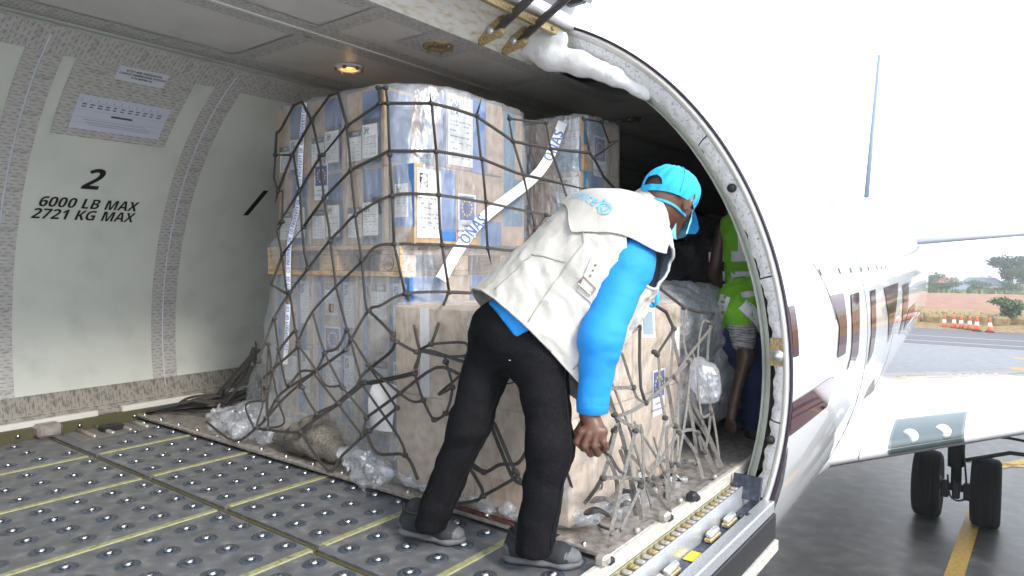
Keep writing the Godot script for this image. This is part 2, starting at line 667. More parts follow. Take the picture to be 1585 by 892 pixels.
	mat("loader_deck", lin(0.62, 0.62, 0.61), 0.6)
	var lg := mat("lamp_glow", lin(0.9, 0.6, 0.25), 0.4)
	lg.emission_enabled = true
	lg.emission = lin(1.0, 0.55, 0.16)
	lg.emission_energy_multiplier = 0.05
	var tg := mat("light_glass", Color(0.22, 0.30, 0.30, 0.35), 0.05)
	tg.transparency = BaseMaterial3D.TRANSPARENCY_ALPHA
	mat("light_well", lin(0.16, 0.19, 0.20), 0.3, 0.4)
	mat("tyre", lin(0.0075, 0.0075, 0.0078), 0.8).metallic_specular = 0.25
	mat("gear_dark", lin(0.03, 0.03, 0.032), 0.5, 0.4)
	# cargo
	var kraft_stops := [0.0, 0.4, 0.65, 1.0]
	grain(mat("kraft", Color.WHITE, 0.75), ntex(0.02, 31, kraft_stops, [lin(0.34, 0.225, 0.145), lin(0.43, 0.30, 0.195), lin(0.47, 0.335, 0.22), lin(0.52, 0.38, 0.26)]), Vector3.ONE * 1.5)
	grain(mat("kraft_pale", Color.WHITE, 0.75), ntex(0.02, 32, kraft_stops, [lin(0.36, 0.27, 0.19), lin(0.48, 0.38, 0.275), lin(0.53, 0.42, 0.315), lin(0.58, 0.47, 0.36)]), Vector3.ONE * 1.5)
	bumpy(M.kraft_pale, nnormal(0.014, 33, 3.0), 0.6)
	grain(mat("box_blue", Color.WHITE, 0.5), ntex(0.02, 34, [0.0, 0.5, 1.0], [lin(0.04, 0.13, 0.36), lin(0.055, 0.18, 0.46), lin(0.09, 0.24, 0.52)]), Vector3.ONE * 1.3)
	mat("box_blue_dull", lin(0.10, 0.17, 0.33), 0.6)
	mat("box_teal", lin(0.06, 0.20, 0.34), 0.5)
	for k in 4:
		mat("print_%d" % k, Color.WHITE, 0.5).albedo_texture = label_image(60 + k, k % 2 == 1)
	mat("flag", Color.WHITE, 0.45).albedo_texture = flag_image()
	mat("violet_ink", lin(0.10, 0.09, 0.30), 0.5)
	mat("paper", lin(0.72, 0.72, 0.74), 0.7)
	grain(mat("pallet_wood", Color.WHITE, 0.7), ntex(0.02, 35, [0.0, 0.4, 0.6, 1.0], [lin(0.36, 0.24, 0.12), lin(0.52, 0.37, 0.21), lin(0.60, 0.45, 0.28), lin(0.68, 0.53, 0.35)]), Vector3(0.8, 8.0, 3.0))
	var fl := mat("film", Color(0.93, 0.95, 0.98, 0.22), 0.28, 0.4)
	fl.transparency = BaseMaterial3D.TRANSPARENCY_ALPHA
	bumpy(fl, nnormal(0.009, 41, 8.0, 512, 3, FastNoiseLite.TYPE_SIMPLEX_SMOOTH, true), 1.1, Vector3(2.3, 0.42, 2.3))
	var fh := mat("film_heavy", Color(0.92, 0.94, 0.97, 0.27), 0.30, 0.4)
	fh.transparency = BaseMaterial3D.TRANSPARENCY_ALPHA
	bumpy(fh, nnormal(0.014, 42, 9.0, 512, 4, FastNoiseLite.TYPE_SIMPLEX_SMOOTH, true), 1.3, Vector3(2.0, 0.8, 2.0))
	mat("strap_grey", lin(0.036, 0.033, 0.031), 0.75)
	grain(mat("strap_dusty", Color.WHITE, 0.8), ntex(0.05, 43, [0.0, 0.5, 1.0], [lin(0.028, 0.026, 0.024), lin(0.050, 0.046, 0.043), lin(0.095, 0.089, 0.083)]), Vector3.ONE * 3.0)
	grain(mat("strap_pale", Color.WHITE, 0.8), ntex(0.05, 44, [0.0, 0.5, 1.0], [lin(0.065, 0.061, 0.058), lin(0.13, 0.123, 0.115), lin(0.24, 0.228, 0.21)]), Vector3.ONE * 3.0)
	mat("ribbon_white", lin(0.76, 0.77, 0.79), 0.4)
	mat("ribbon_blue", lin(0.05, 0.13, 0.42), 0.5)
	grain(mat("sack", Color.WHITE, 0.85), ntex(0.06, 45, [0.0, 0.4, 0.55, 1.0], [lin(0.045, 0.040, 0.034), lin(0.115, 0.105, 0.09), lin(0.165, 0.152, 0.13), lin(0.27, 0.25, 0.22)]), Vector3.ONE * 2.5)
	var bb := mat("black_film", lin(0.010, 0.010, 0.011), 0.28)
	bumpy(bb, nnormal(0.02, 46, 8.0, 512, 4, FastNoiseLite.TYPE_SIMPLEX_SMOOTH, true), 1.2, Vector3.ONE * 2.4)
	mat("grey_wrap", lin(0.22, 0.23, 0.25), 0.3)
	bumpy(M.grey_wrap, nnormal(0.02, 47, 8.0, 512, 4, FastNoiseLite.TYPE_SIMPLEX_SMOOTH, true), 1.2, Vector3(2.4, 1.2, 2.4))
	# people
	var weave := nnormal(0.25, 51, 2.0, 256, 2)
	var vs := mat("vest_canvas", Color.WHITE, 0.85)
	grain(vs, ntex(0.006, 56, [0.0, 0.35, 0.6, 1.0], [lin(0.37, 0.36, 0.335), lin(0.435, 0.425, 0.40), lin(0.46, 0.45, 0.425), lin(0.48, 0.47, 0.45)]), Vector3.ONE * 2.0)
	bumpy(vs, nnormal(0.12, 58, 2.0, 512, 3), 0.5)
	var sw := mat("sweater_blue", lin(0.008, 0.24, 0.66), 0.75)
	bumpy(sw, weave, 0.3, Vector3.ONE * 10.0)
	grain(mat("jeans_black", Color.WHITE, 0.8), ntex(0.05, 57, [0.0, 0.4, 0.6, 1.0], [lin(0.0035, 0.0035, 0.0045), lin(0.006, 0.006, 0.0075), lin(0.0085, 0.0085, 0.010), lin(0.018, 0.018, 0.020)], 512, 5), Vector3.ONE * 4.0).metallic_specular = 0.22
	bumpy(M.jeans_black, nnormal(0.12, 59, 2.0, 512, 3), 0.5)
	mat("jeans_seam", lin(0.012, 0.012, 0.014), 0.8).metallic_specular = 0.2
	mat("skin", lin(0.105, 0.046, 0.028), 0.42)
	M.skin.subsurf_scatter_enabled = true
	M.skin.subsurf_scatter_strength = 0.08
	bumpy(M.skin, nnormal(0.2, 52, 2.0, 256, 2), 0.25, Vector3.ONE * 12.0)
	mat("skin_deep", lin(0.045, 0.022, 0.015), 0.45)
	mat("palm", lin(0.24, 0.13, 0.09), 0.5)
	mat("hair", lin(0.035, 0.020, 0.015), 0.85)
	mat("eye_white", lin(0.7, 0.68, 0.64), 0.3)
	mat("cap_cyan", lin(0.018, 0.37, 0.74), 0.75)
	bumpy(M.cap_cyan, weave, 0.35, Vector3.ONE * 12.0)
	mat("mask_blue", lin(0.25, 0.55, 0.75), 0.7)
	mat("mask_loop", lin(0.03, 0.33, 0.70), 0.6)
	mat("print_cyan", lin(0.14, 0.52, 0.84), 0.6)
	mat("shoe_grey", lin(0.030, 0.032, 0.036), 0.75).metallic_specular = 0.3
	mat("shoe_sole", lin(0.105, 0.11, 0.118), 0.7)
	mat("shoe_mark", lin(0.6, 0.6, 0.62), 0.4)
	mat("stitch", lin(0.30, 0.29, 0.27), 0.8)
	mat("buckle", lin(0.30, 0.24, 0.18), 0.35, 0.8)
	mat("badge", lin(0.30, 0.38, 0.44), 0.3)
	mat("hi_vis", lin(0.13, 0.37, 0.012), 0.75)
	mat("reflective", lin(0.58, 0.58, 0.62), 0.4)
	mat("navy_cloth", lin(0.010, 0.022, 0.075), 0.8)
	grain(mat("stripe_shirt", Color.WHITE, 0.8), ntex(0.03, 55, [0.0, 0.45, 0.5, 1.0], [lin(0.05, 0.055, 0.07), lin(0.10, 0.10, 0.11), lin(0.30, 0.29, 0.30), lin(0.36, 0.35, 0.36)]), Vector3(0.5, 6.0, 0.5))
	# outdoors
	grain(mat("apron", Color.WHITE, 0.42), ntex(0.012, 61, [0.0, 0.35, 0.55, 0.75, 1.0], [lin(0.011, 0.0108, 0.0105), lin(0.022, 0.0215, 0.021), lin(0.034, 0.033, 0.0315), lin(0.050, 0.048, 0.045), lin(0.085, 0.082, 0.077)], 1024, 6), Vector3.ONE * 0.22)
	grain(mat("road_dark", Color.WHITE, 0.7), ntex(0.02, 62, [0.0, 0.5, 1.0], [lin(0.050, 0.051, 0.058), lin(0.066, 0.066, 0.074), lin(0.085, 0.086, 0.09)]), Vector3.ONE * 0.3)
	grain(mat("concrete", Color.WHITE, 0.7), ntex(0.02, 63, [0.0, 0.5, 1.0], [lin(0.11, 0.114, 0.125), lin(0.15, 0.154, 0.165), lin(0.185, 0.19, 0.20)]), Vector3.ONE * 0.2)
	mat("line_white", lin(0.30, 0.30, 0.31), 0.7)
	grain(mat("line_yellow", Color.WHITE, 0.6), ntex(0.03, 64, [0.0, 0.3, 0.6, 1.0], [lin(0.08, 0.055, 0.02), lin(0.24, 0.15, 0.025), lin(0.30, 0.19, 0.03), lin(0.33, 0.22, 0.045)]), Vector3.ONE * 0.8)
	grain(mat("earth", Color.WHITE, 0.95), ntex(0.015, 65, [0.0, 0.35, 0.6, 1.0], [lin(0.13, 0.058, 0.027), lin(0.19, 0.086, 0.042), lin(0.225, 0.107, 0.054), lin(0.26, 0.138, 0.078)], 512, 6), Vector3(0.06, 0.06, 0.03))
	grain(mat("bank", Color.WHITE, 0.95), ntex(0.02, 66, [0.0, 0.4, 0.6, 1.0], [lin(0.10, 0.065, 0.028), lin(0.20, 0.135, 0.058), lin(0.24, 0.17, 0.075), lin(0.22, 0.19, 0.07)]), Vector3.ONE * 0.25)
	grain(mat("verge_soil", Color.WHITE, 0.95), ntex(0.02, 68, [0.0, 0.5, 1.0], [lin(0.11, 0.13, 0.04), lin(0.20, 0.21, 0.075), lin(0.30, 0.27, 0.11)]), Vector3.ONE * 0.12)
	mat("fin_edge", lin(0.13, 0.18, 0.26), 0.4)
	mat("leaf_a", lin(0.050, 0.090, 0.030), 0.7)
	mat("leaf_b", lin(0.075, 0.120, 0.040), 0.7)
	mat("leaf_c", lin(0.038, 0.068, 0.030), 0.7)
	mat("grass", lin(0.15, 0.19, 0.055), 0.8)
	mat("bark", lin(0.10, 0.075, 0.055), 0.9)
	mat("house_red", lin(0.28, 0.09, 0.075), 0.8)
	mat("house_cream", lin(0.46, 0.42, 0.34), 0.8)
	mat("roof_slate", lin(0.13, 0.15, 0.18), 0.6)
	mat("roof_red", lin(0.26, 0.10, 0.085), 0.7)
	mat("window_dark", lin(0.03, 0.035, 0.04), 0.2)
	mat("cone_orange", lin(0.62, 0.10, 0.025), 0.6)
	mat("cone_white", lin(0.70, 0.70, 0.70), 0.5)
	mat("cone_base", lin(0.02, 0.02, 0.02), 0.8)

# ---------------------------------------------------------------- ground outside: it falls away gently aft of the aircraft
func gy(z: float) -> float:
	return -2.95 + 0.019 * (z + 12.0)

func ground_sheet(called: String, x0: float, x1: float, z0: float, z1: float, lift: float, m: Material, parent: Node3D, nx := 1, nz := 1, rough := 0.0) -> MeshInstance3D:
	var st := start(rough > 0.0)
	var n := noise_of(0.05, called.length())
	sheet(st, nx, nz, func(u, v):
		var x := lerpf(x0, x1, u)
		var z := lerpf(z0, z1, v)
		return Vector3(x, gy(z) + lift + rough * n.get_noise_2d(x, z), z))
	var o := put(called, done(st), m, parent)
	if parent == self:
		o.set_meta("kind", "structure")
	return o

func build_ground() -> void:
	ground_sheet("ground", -1500, 1500, 600, -1500, -0.30, M.verge_soil, self, 6, 6)
	var ap := ground_sheet("apron", -60, 160, 60, -41.5, 0.0, M.apron, self)
	ground_sheet("concrete_strip", -60, 160, -24.0, -41.5, 0.004, M.concrete, ap)
	ground_sheet("road", -80, 160, -41.5, -55.0, 0.004, M.road_dark, self)
	var road: Node3D = get_node("road")
	for z in [-41.9, -44.4, -48.2]:
		var st := start()
		quad(st, Vector3(-80, gy(z) + 0.008, z), Vector3(160, gy(z + 0.9) + 0.008, z + 0.9), Vector3(160, gy(z + 0.65) + 0.008, z + 0.65), Vector3(-80, gy(z - 0.25) + 0.008, z - 0.25))
		put("edge_line", done(st), M.line_white, road)
	# yellow guide line on the apron, and the dashes further out
	var yl := func(a: Vector3, b: Vector3, w: float) -> void:
		var s := (b - a).cross(Vector3.UP).normalized() * w * 0.5
		var st := start()
		sheet(st, 2, 24, func(u, v):
			var p = a.lerp(b, v) + s * (u * 2.0 - 1.0)
			p.y = gy(p.z) + 0.008
			return p)
		put("guide_line", done(st), M.line_yellow, ap)
	yl.call(Vector3(-0.63, 0, -8.3), Vector3(-0.50, 0, -13.2), 0.2)
	yl.call(Vector3(-0.6, 0, -15.3), Vector3(2.2, 0, -21.0), 0.22)
	yl.call(Vector3(-0.9, 0, -16.0), Vector3(1.6, 0, -16.6), 0.22)
	yl.call(Vector3(-0.05, 0, -33.0), Vector3(-0.1, 0, -34.0), 0.5)
	yl.call(Vector3(0.0, 0, -37.2), Vector3(-0.05, 0, -38.2), 0.5)

# ---------------------------------------------------------------- cargo floor with ball transfer panels
func build_floor() -> void:
	var fl := setting("floor")
	put("base", block_mesh(Vector3(-4.28, -0.16, -6.4), Vector3(-0.99, -0.02, 4.0), 0.0), M.under_floor, fl)
	var ball := ball_mesh()
	var bands := [[-4.15, -3.575], [-3.56, -3.025], [-3.01, -2.415], [-2.40, -1.835], [-1.82, -1.37], [-1.355, -1.005]]
	var rows := [[0.15, -1.335], [-1.365, -2.7], [-2.73, -4.2]]
	for bi in bands.size():
		for ri in rows.size():
			var b: Array = bands[bi]
			var x0: float = b[0]
			var x1: float = b[1]
			var shift: float = [0.0, 0.0, 0.0, 0.0, 0.02, 0.02][bi]
			var z0: float = rows[ri][0] + shift
			var z1: float = rows[ri][1] + shift
			var panel := put("floor_panel", block_mesh(Vector3(x0, -0.02, z1), Vector3(x1, 0.0, z0), 0.003), M.floor_panel, fl)
			if ri == 2:
				continue
			var cols: int = [3, 3, 4, 4, 3, 2][bi]
			var pitch: float = [0.17, 0.165, 0.134, 0.134, 0.14, 0.16][bi]
			for c in cols:
				var x: float = (x0 + x1) * 0.5 + (c - (cols - 1) * 0.5) * pitch
				for k in 12:
					var z: float = (-1.29 + 0.125 * k) if ri == 0 else (-1.425 - 0.123 * k)
					if z < -1.86 or z > -0.45 or (bi == 0 and c < 2 and absf(fmod(absf(z), 0.87) - 0.5) < 0.2):
						continue
					var o := MeshInstance3D.new()
					o.name = "ball_transfer"
					o.mesh = ball
					panel.add_child(o, true)
					o.position = Vector3(x, 0.0, z + shift)
	# raised yellow-green seam strips run fore and aft, olive channels across
	for i in 5:
		var x: float = [-3.567, -3.017, -2.407, -1.827, -1.362][i]
		for seg in [[0.15, -1.325], [-1.375, -4.2]]:
			put("seam_strip", block_mesh(Vector3(x - 0.0145, -0.018, seg[1]), Vector3(x + 0.0145, 0.004, seg[0]), 0.003), M.seam, fl)
	for i in bands.size():
		var b: Array = bands[i]
		var shift: float = [0.0, 0.0, 0.0, 0.0, 0.02, 0.02][i]
		put("cross_channel", block_mesh(Vector3(b[0], -0.019, -1.365 + shift), Vector3(b[1], -0.012, -1.335 + shift), 0.0), M.channel, fl)
		put("channel_lip", block_mesh(Vector3(b[0] + 0.03, -0.012, -1.343 + shift), Vector3(b[1] - 0.03, 0.001, -1.337 + shift), 0.001), M.channel, fl)
	# side guide rail and roller trays along the far wall
	put("side_rail", block_mesh(Vector3(-4.215, -0.02, -6.4), Vector3(-4.165, 0.055, 4.0), 0.004), M.channel, fl)
	for k in 14:
		var z := -0.35 - 0.29 * k
		put("rail_bolt", ball_stud(), M.steel, fl, Vector3(-4.162, 0.025, z))
	for k in 3:
		var z := -0.75 - 0.87 * k
		var tr := put("roller_tray", block_mesh(Vector3(-4.14, -0.012, z - 0.2), Vector3(-3.9, 0.002, z + 0.2), 0.002), M.under_floor, fl)
		for j in 4:
			var st := start(true)
			tube(st, [Vector3(-4.13, 0.006, z - 0.14 + j * 0.09), Vector3(-3.91, 0.006, z - 0.14 + j * 0.09)], 0.013, 8)
			put("roller", done(st), M.worn_alu, tr)
		put("latch", block_mesh(Vector3(-4.06, 0.0, z - 0.05), Vector3(-3.98, 0.03, z + 0.06), 0.006), M.gear_dark, tr)
	for z in [-1.35, -2.2]:
		put("rail_fitting", block_mesh(Vector3(-4.2, 0.0, z - 0.06), Vector3(-4.1, 0.07, z + 0.06), 0.015), M.worn_alu, fl)

func ball_mesh() -> ArrayMesh:
	var m := ArrayMesh.new()
	var st := start(true)
	lathe(st, [Vector2(0.037, 0.0002), Vector2(0.0365, 0.0018), Vector2(0.033, 0.0019), Vector2(0.0322, 0.0006), Vector2(0.0308, 0.0006), Vector2(0.030, 0.0024), Vector2(0.021, 0.0028), Vector2(0.0185, 0.0012), Vector2(0.013, 0.001)], 22)
	st.generate_normals()
	st.set_material(M.cup)
	st.commit(m)
	var s2 := start(true)
	lathe(s2, [Vector2(0.0145, 0.001), Vector2(0.0140, 0.006), Vector2(0.0115, 0.0105), Vector2(0.0065, 0.0138), Vector2(0.0, 0.0147)], 14)
	s2.generate_normals()
	s2.set_material(M.steel)
	s2.commit(m)
	return m

func ball_stud() -> ArrayMesh:
	var st := start(true)
	lathe(st, [Vector2(0.011, -0.004), Vector2(0.011, 0.004), Vector2(0.007, 0.008), Vector2(0.0, 0.009)], 10, Transform3D(Basis(Vector3.FORWARD, PI / 2), Vector3.ZERO))
	return done(st)

# ---------------------------------------------------------------- lined far wall
func wall_tape(a0: float, a1: float, z0: float, z1: float, m: Material, parent: Node3D, lift := 0.003, along := false) -> void:
	var st := start(true)
	var la := absf(a1 - a0) * PI / 180.0 * R_LINER / 0.22
	var lz := absf(z1 - z0) / 0.22
	var r := R_LINER - lift
	if along:
		var na := 12
		var nz := maxi(1, int(absf(z1 - z0) / 0.4))
		for j in na:
			for i in nz:
				var aa := lerpf(a0, a1, float(j) / na)
				var ab := lerpf(a0, a1, float(j + 1) / na)
				var za := lerpf(z0, z1, float(i) / nz)
				var zb := lerpf(z0, z1, float(i + 1) / nz)
				var va := la * j / na
				var vb := la * (j + 1) / na
				quad_uv(st, arc(aa, r, za), arc(aa, r, zb), arc(ab, r, zb), arc(ab, r, za), Vector2(va, lz * i / nz), Vector2(va, lz * (i + 1) / nz), Vector2(vb, lz * (i + 1) / nz), Vector2(vb, lz * i / nz))
	else:
		shell(st, a0, a1, z0, z1, r, true, 28, 1, lz, la)
	put("tape_strip", done(st), m, parent)

func wall_text(text: String, size: float, deg: float, z: float, slant: float, parent: Node3D, m: Material, weight := 700, lift := 0.005) -> void:
	put("lettering", lettering(text, size, weight, func(x, y): return arc(180.0 - deg - rad_to_deg(y / R_LINER), R_LINER - lift, z - x), slant), m, parent)

func build_wall() -> void:
	var w := setting("wall")
	# angles: 116.4 is the ceiling joint, 189 the dado, 195 the floor
	var edges := [4.0, 2.3, 1.43, 0.56, -0.31, -1.18, -2.05, -2.92, -3.79, -4.66, -6.4, -9.0, -12.0, -16.0, -20.0]
	for i in edges.size() - 1:
		var st := start(true)
		shell(st, 190.0, 116.4, edges[i] - 0.004, edges[i + 1] + 0.004, R_LINER, true, 26)
		put("wall_panel", done(st), M.liner, w)
	var st0 := start(true)
	shell(st0, 197.0, 112.0, 4.0, -6.4, R_LINER + 0.02, true, 26, 4)
	put("backing", done(st0), M.liner, w)
	for i in range(1, edges.size() - 4):
		var z: float = edges[i]
		wall_tape(190.0, 118.0, z + 0.085, z - 0.065, M.tape, w)
		var st := start(true)
		var pts := []
		for k in 25:
			pts.append(arc(lerpf(189.5, 118.5, k / 24.0), R_LINER - 0.004, z + 0.015))
		tube(st, pts, 0.003, 5, 1.6)
		put("joint_bead", done(st), M.white_sheet, w)
	wall_tape(191.5, 187.8, 4.0, -6.4, M.tape_dirty, w, 0.006, true)
	var st1 := start(true)
	shell(st1, 197.0, 191.3, 4.0, -6.4, R_LINER - 0.012, true, 4, 4, 47.0, 0.6)
	put("kick_strip", done(st1), M.tape_dirty, w)
	# white ledge plates above the side rail
	for s in [[0.35, -0.33], [-0.36, -0.83], [-0.9, -1.62], [-1.75, -2.25], [-2.4, -3.0]]:
		put("ledge_plate", block_mesh(Vector3(-4.235, 0.03, s[1]), Vector3(-4.2, 0.085, s[0]), 0.004), M.lamp_white, w)
	# two placards on taped-over patches
	wall_tape(138.0, 122.2, -1.30, -1.86, M.tape, w, 0.0045)
	wall_tape(123.2, 119.6, -1.44, -1.80, M.tape, w, 0.0052)
	var p1 := start(true)
	shell(p1, 136.4, 129.2, -1.37, -1.81, R_LINER - 0.007, true, 6)
	put("placard", done(p1), M.placard, w)
	var p2 := start(true)
	shell(p2, 124.8, 121.6, -1.48, -1.715, R_LINER - 0.008, true, 4)
	var pl := put("placard", done(p2), M.white_sheet, w)
	wall_text("B737-400 FREIGHTER", 0.0125, 57.6, -1.60, 0.0, pl, M.ink, 700, 0.010)
	wall_text("CARGO HANDLING SYSTEM", 0.0125, 56.9, -1.60, 0.0, pl, M.ink, 700, 0.010)
	wall_text("P/N 88790-10", 0.0115, 56.2, -1.60, 0.0, pl, M.ink, 700, 0.010)
	wall_text("2", 0.125, 33.6, -1.553, 0.26, w, M.ink)
	wall_text("6000 LB MAX", 0.058, 28.55, -1.565, 0.22, w, M.ink)
	wall_text("2721 KG MAX", 0.058, 26.2, -1.550, 0.22, w, M.ink)
	wall_text("/", 0.19, 31.2, -2.535, 0.10, w, M.ink)

# ---------------------------------------------------------------- flat ceiling with lamps
func flat_tape(x0: float, x1: float, z0: float, z1: float, parent: Node3D, turn := false, lift := 0.003) -> void:
	var st := start()
	var y := CEIL - lift
	var lx := absf(x1 - x0) / 0.22
	var lz := absf(z1 - z0) / 0.22
	var a := Vector3(x0, y, z0)
	var b := Vector3(x0, y, z1)
	var c := Vector3(x1, y, z1)
	var d := Vector3(x1, y, z0)
	if turn:
		quad_uv(st, a, b, c, d, Vector2(0, 0), Vector2(0, lz), Vector2(lx, lz), Vector2(lx, 0))
	else:
		quad_uv(st, a, b, c, d, Vector2(0, 0), Vector2(lz, 0), Vector2(lz, lx), Vector2(0, lx))
	put("tape_strip", done(st), M.tape, parent)

func build_ceiling() -> void:
	var c := setting("ceiling")
	var cross := [4.0, 1.43, -0.7, -1.95, -3.2, -4.45, -6.4]
	for i in cross.size() - 1:
		for s in [[-3.36, -2.63], [-2.61, -1.86]]:
			var x1: float = s[1]
			if s[1] > -2.0 and cross[i] < 1.5 and cross[i + 1] > -4.0:
				x1 = -2.10
			put("ceiling_panel", block_mesh(Vector3(s[0], CEIL, cross[i + 1] + 0.004), Vector3(x1, CEIL + 0.02, cross[i] - 0.004), 0.0), M.ceiling, c)
		if i > 0:
			flat_tape(-3.3, -2.68, cross[i] + 0.05, cross[i] - 0.05, c, false, 0.006)
			flat_tape(-2.56, -2.12, cross[i] + 0.05, cross[i] - 0.05, c, false, 0.006)
	put("ceiling_panel", block_mesh(Vector3(-2.095, CEIL, -4.0), Vector3(-1.86, CEIL + 0.02, -2.95), 0.0), M.ceiling, c)
	put("backing", block_mesh(Vector3(-3.5, CEIL + 0.03, -6.4), Vector3(-2.12, CEIL + 0.05, 4.0), 0.0), M.ceiling, c)
	put("backing", block_mesh(Vector3(-2.12, CEIL + 0.03, -6.4), Vector3(-1.97, CEIL + 0.05, -2.95), 0.0), M.ceiling, c)
	# taped joint to the wall, on both faces
	flat_tape(-3.36, -3.20, 4.0, -6.4, c, true)
	wall_tape(122.2, 116.6, 4.0, -6.4, M.tape, c, 0.0055, true)
	flat_tape(-2.72, -2.63, 4.0, -6.4, c, true)
	flat_tape(-2.61, -2.52, 4.0, -6.4, c, true)
	flat_tape(-2.22, -2.10, 1.4, -4.0, c, true)
	var st := start(true)
	tube(st, [Vector3(-2.62, CEIL - 0.002, 4.0), Vector3(-2.62, CEIL - 0.002, -6.4)], 0.007, 6, 2.0)
	put("centre_bead", done(st), M.ceiling, c)
	# lamps
	for k in 4:
		var at: Vector3 = [Vector3(-2.925, CEIL, -2.40), Vector3(-2.285, CEIL, -2.42), Vector3(-2.32, CEIL, -4.5), Vector3(-2.9, CEIL, -4.5)][k]
		var words: String = ["small round ceiling lamp glowing warm above the cargo stack", "rusty unlit round lamp fitting in the ceiling near the door beam", "dim unlit round lamp in the dark ceiling near the curved door frame", "dim unlit round lamp in the dark ceiling behind the tall stacks"][k]
		var t := thing("ceiling_lamp", words, "lamp", at, "round ceiling lamps")
		flat_ring(t, k)

func flat_ring(t: Node3D, k: int) -> void:
	var st := start(true)
	lathe(st, [Vector2(0.035, -0.004), Vector2(0.042, -0.016), Vector2(0.062, -0.018), Vector2(0.075, -0.008), Vector2(0.078, -0.001)], 24)
	put("bezel", done(st), M.lamp_white if k == 0 else M.brass_fitting if k == 1 else M.lamp_metal, t)
	for j in 6:
		var a := TAU * j / 6.0
		put("screw", ball_stud(), M.lamp_metal, t, Vector3(cos(a) * 0.065, -0.017, sin(a) * 0.065))
	var s2 := start(true)
	lathe(s2, [Vector2(0.0, -0.012), Vector2(0.025, -0.011), Vector2(0.037, -0.006)], 20)
	put("lens", done(s2), M.lamp_glow if k == 0 else M.lamp_metal if k == 1 else M.lamp_white, t)
	if k == 0:
		var l := OmniLight3D.new()
		l.name = "glow"
		l.light_color = Color(1.0, 0.75, 0.45)
		l.light_energy = 0.002
		l.light_size = 0.03
		l.omni_range = 6.0
		l.omni_attenuation = 2.0
		l.shadow_enabled = true
		t.add_child(l)
		l.position = Vector3(0, -0.03, 0)
	if k == 1:
		var ta := start()
		quad_uv(ta, Vector3(-0.13, -0.0045, 0.16), Vector3(-0.13, -0.0045, -0.16), Vector3(0.13, -0.0045, -0.16), Vector3(0.13, -0.0045, 0.16), Vector2(0, 0), Vector2(1.3, 0), Vector2(1.3, 1.2), Vector2(0, 1.2))
		put("tape_patch", done(ta), M.tape, t)

# ---------------------------------------------------------------- the aircraft round the bay
func aft(p: Vector3) -> Vector3:
	# the fuselage behind the door bends gently onto a turned axis
	var run := Z_JAMB - p.z
	if run <= 0.0:
		return p
	var bend := 2.0
	var turn := AFT_TURN * minf(run / bend, 1.0)
	var shift := AFT_TURN * run * run / (2.0 * bend) if run < bend else AFT_TURN * (run - bend * 0.5)
	return Vector3(XC - shift + (p.x - XC) * cos(turn), p.y, p.z - (p.x - XC) * sin(turn))

func build_aircraft() -> void:
	var a := thing("cargo_aircraft", "white cargo aircraft with maroon stripes, side cargo door open on its bay", "aircraft")
	# outer skin: aft of the door all round, tapering to the tail
	var st := start(true)
	var zs := [Z_JAMB, -3.3, -3.7, -4.2, -5.0, -6.0, -7.0, -8.0, -9.5, -11.0, -13.0, -15.0, -17.0, -19.0, -21.0, -23.0, -25.0, -27.0, -29.0, -31.0]
	var wav := noise_of(0.35, 77, 2)
	var rings := []
	for z in zs:
		var r := R_SKIN
		var lift := 0.0
		if z < -17.0:
			var t: float = (-17.0 - z) / 14.0
			r = R_SKIN * (1.0 - 0.86 * pow(t, 1.4))
			lift = 1.0 * pow(t, 1.4)
		var ring := []
		for k in 72:
			var deg := -360.0 * k / 72.0
			var p := arc_straight(deg, r, z)
			p.y += lift
			ring.append(aft(p))
		rings.append(ring)
	var rev := []
	for ring in rings:
		var rr: Array = ring.duplicate()
		rr.reverse()
		rev.append(rr)
	skin_rings(st, rings, false)
	put("fuselage_skin", done(st), M.skin_white, a)
	# crown and belly over the door opening, and the forward section
	var s2 := start(true)
	shell(s2, 66.0, 343.5, Z_JAMB, Z_FWD, R_SKIN, false, 60, 4)
	put("fuselage_skin", done(s2), M.skin_white, a)
	var s3 := start(true)
	var r3 := []
	for z in [6.0, 5.0, 3.5, Z_FWD]:
		var ring := []
		for k in 60:
			ring.append(arc(-6.0 * k, R_SKIN * (0.75 if z > 5.5 else 0.93 if z > 4.0 else 1.0), z))
		r3.append(ring)
	skin_rings(s3, r3, true)
	put("fuselage_skin", done(s3), M.skin_white, a)
	# inner lining on the door side
	for s in [[-2.99, -20.0], [4.0, Z_FWD + 0.02]]:
		var si := start(true)
		sheet(si, 20, 24, func(u, v): return aft(arc_straight(lerpf(64.0, -16.5, v), R_LINER, lerpf(s[0], s[1], u))))
		put("side_lining", done(si), M.liner, a)
	var bk := start()
	for k in 48:
		tri(bk, arc(0, 0.0, -20.0), arc(7.5 * k, 1.72, -20.0), arc(7.5 * (k + 1), 1.72, -20.0))
	put("bulkhead", done(bk), M.liner, a)
	var af := start()
	sheet(af, 1, 12, func(u, v): return aft(Vector3(lerpf(-4.23, -0.98, u), -0.021, lerpf(-6.4, -20.0, v))))
	put("aft_floor", done(af), M.floor_panel, a)
	var ac := start()
	sheet(ac, 1, 12, func(u, v): return aft(Vector3(lerpf(-3.37, -1.83, u), CEIL, lerpf(-20.0, -6.4, v))))
	put("aft_ceiling", done(ac), M.ceiling, a)
	put("bulkhead", block_mesh(Vector3(-4.35, -0.1, 4.0), Vector3(-0.85, 2.1, 4.06), 0.0), M.liner, a)
	build_jamb(a)
	build_hinge(a)
	build_livery(a)
	build_wing(a)
	build_gear(a)
	build_tail(a)

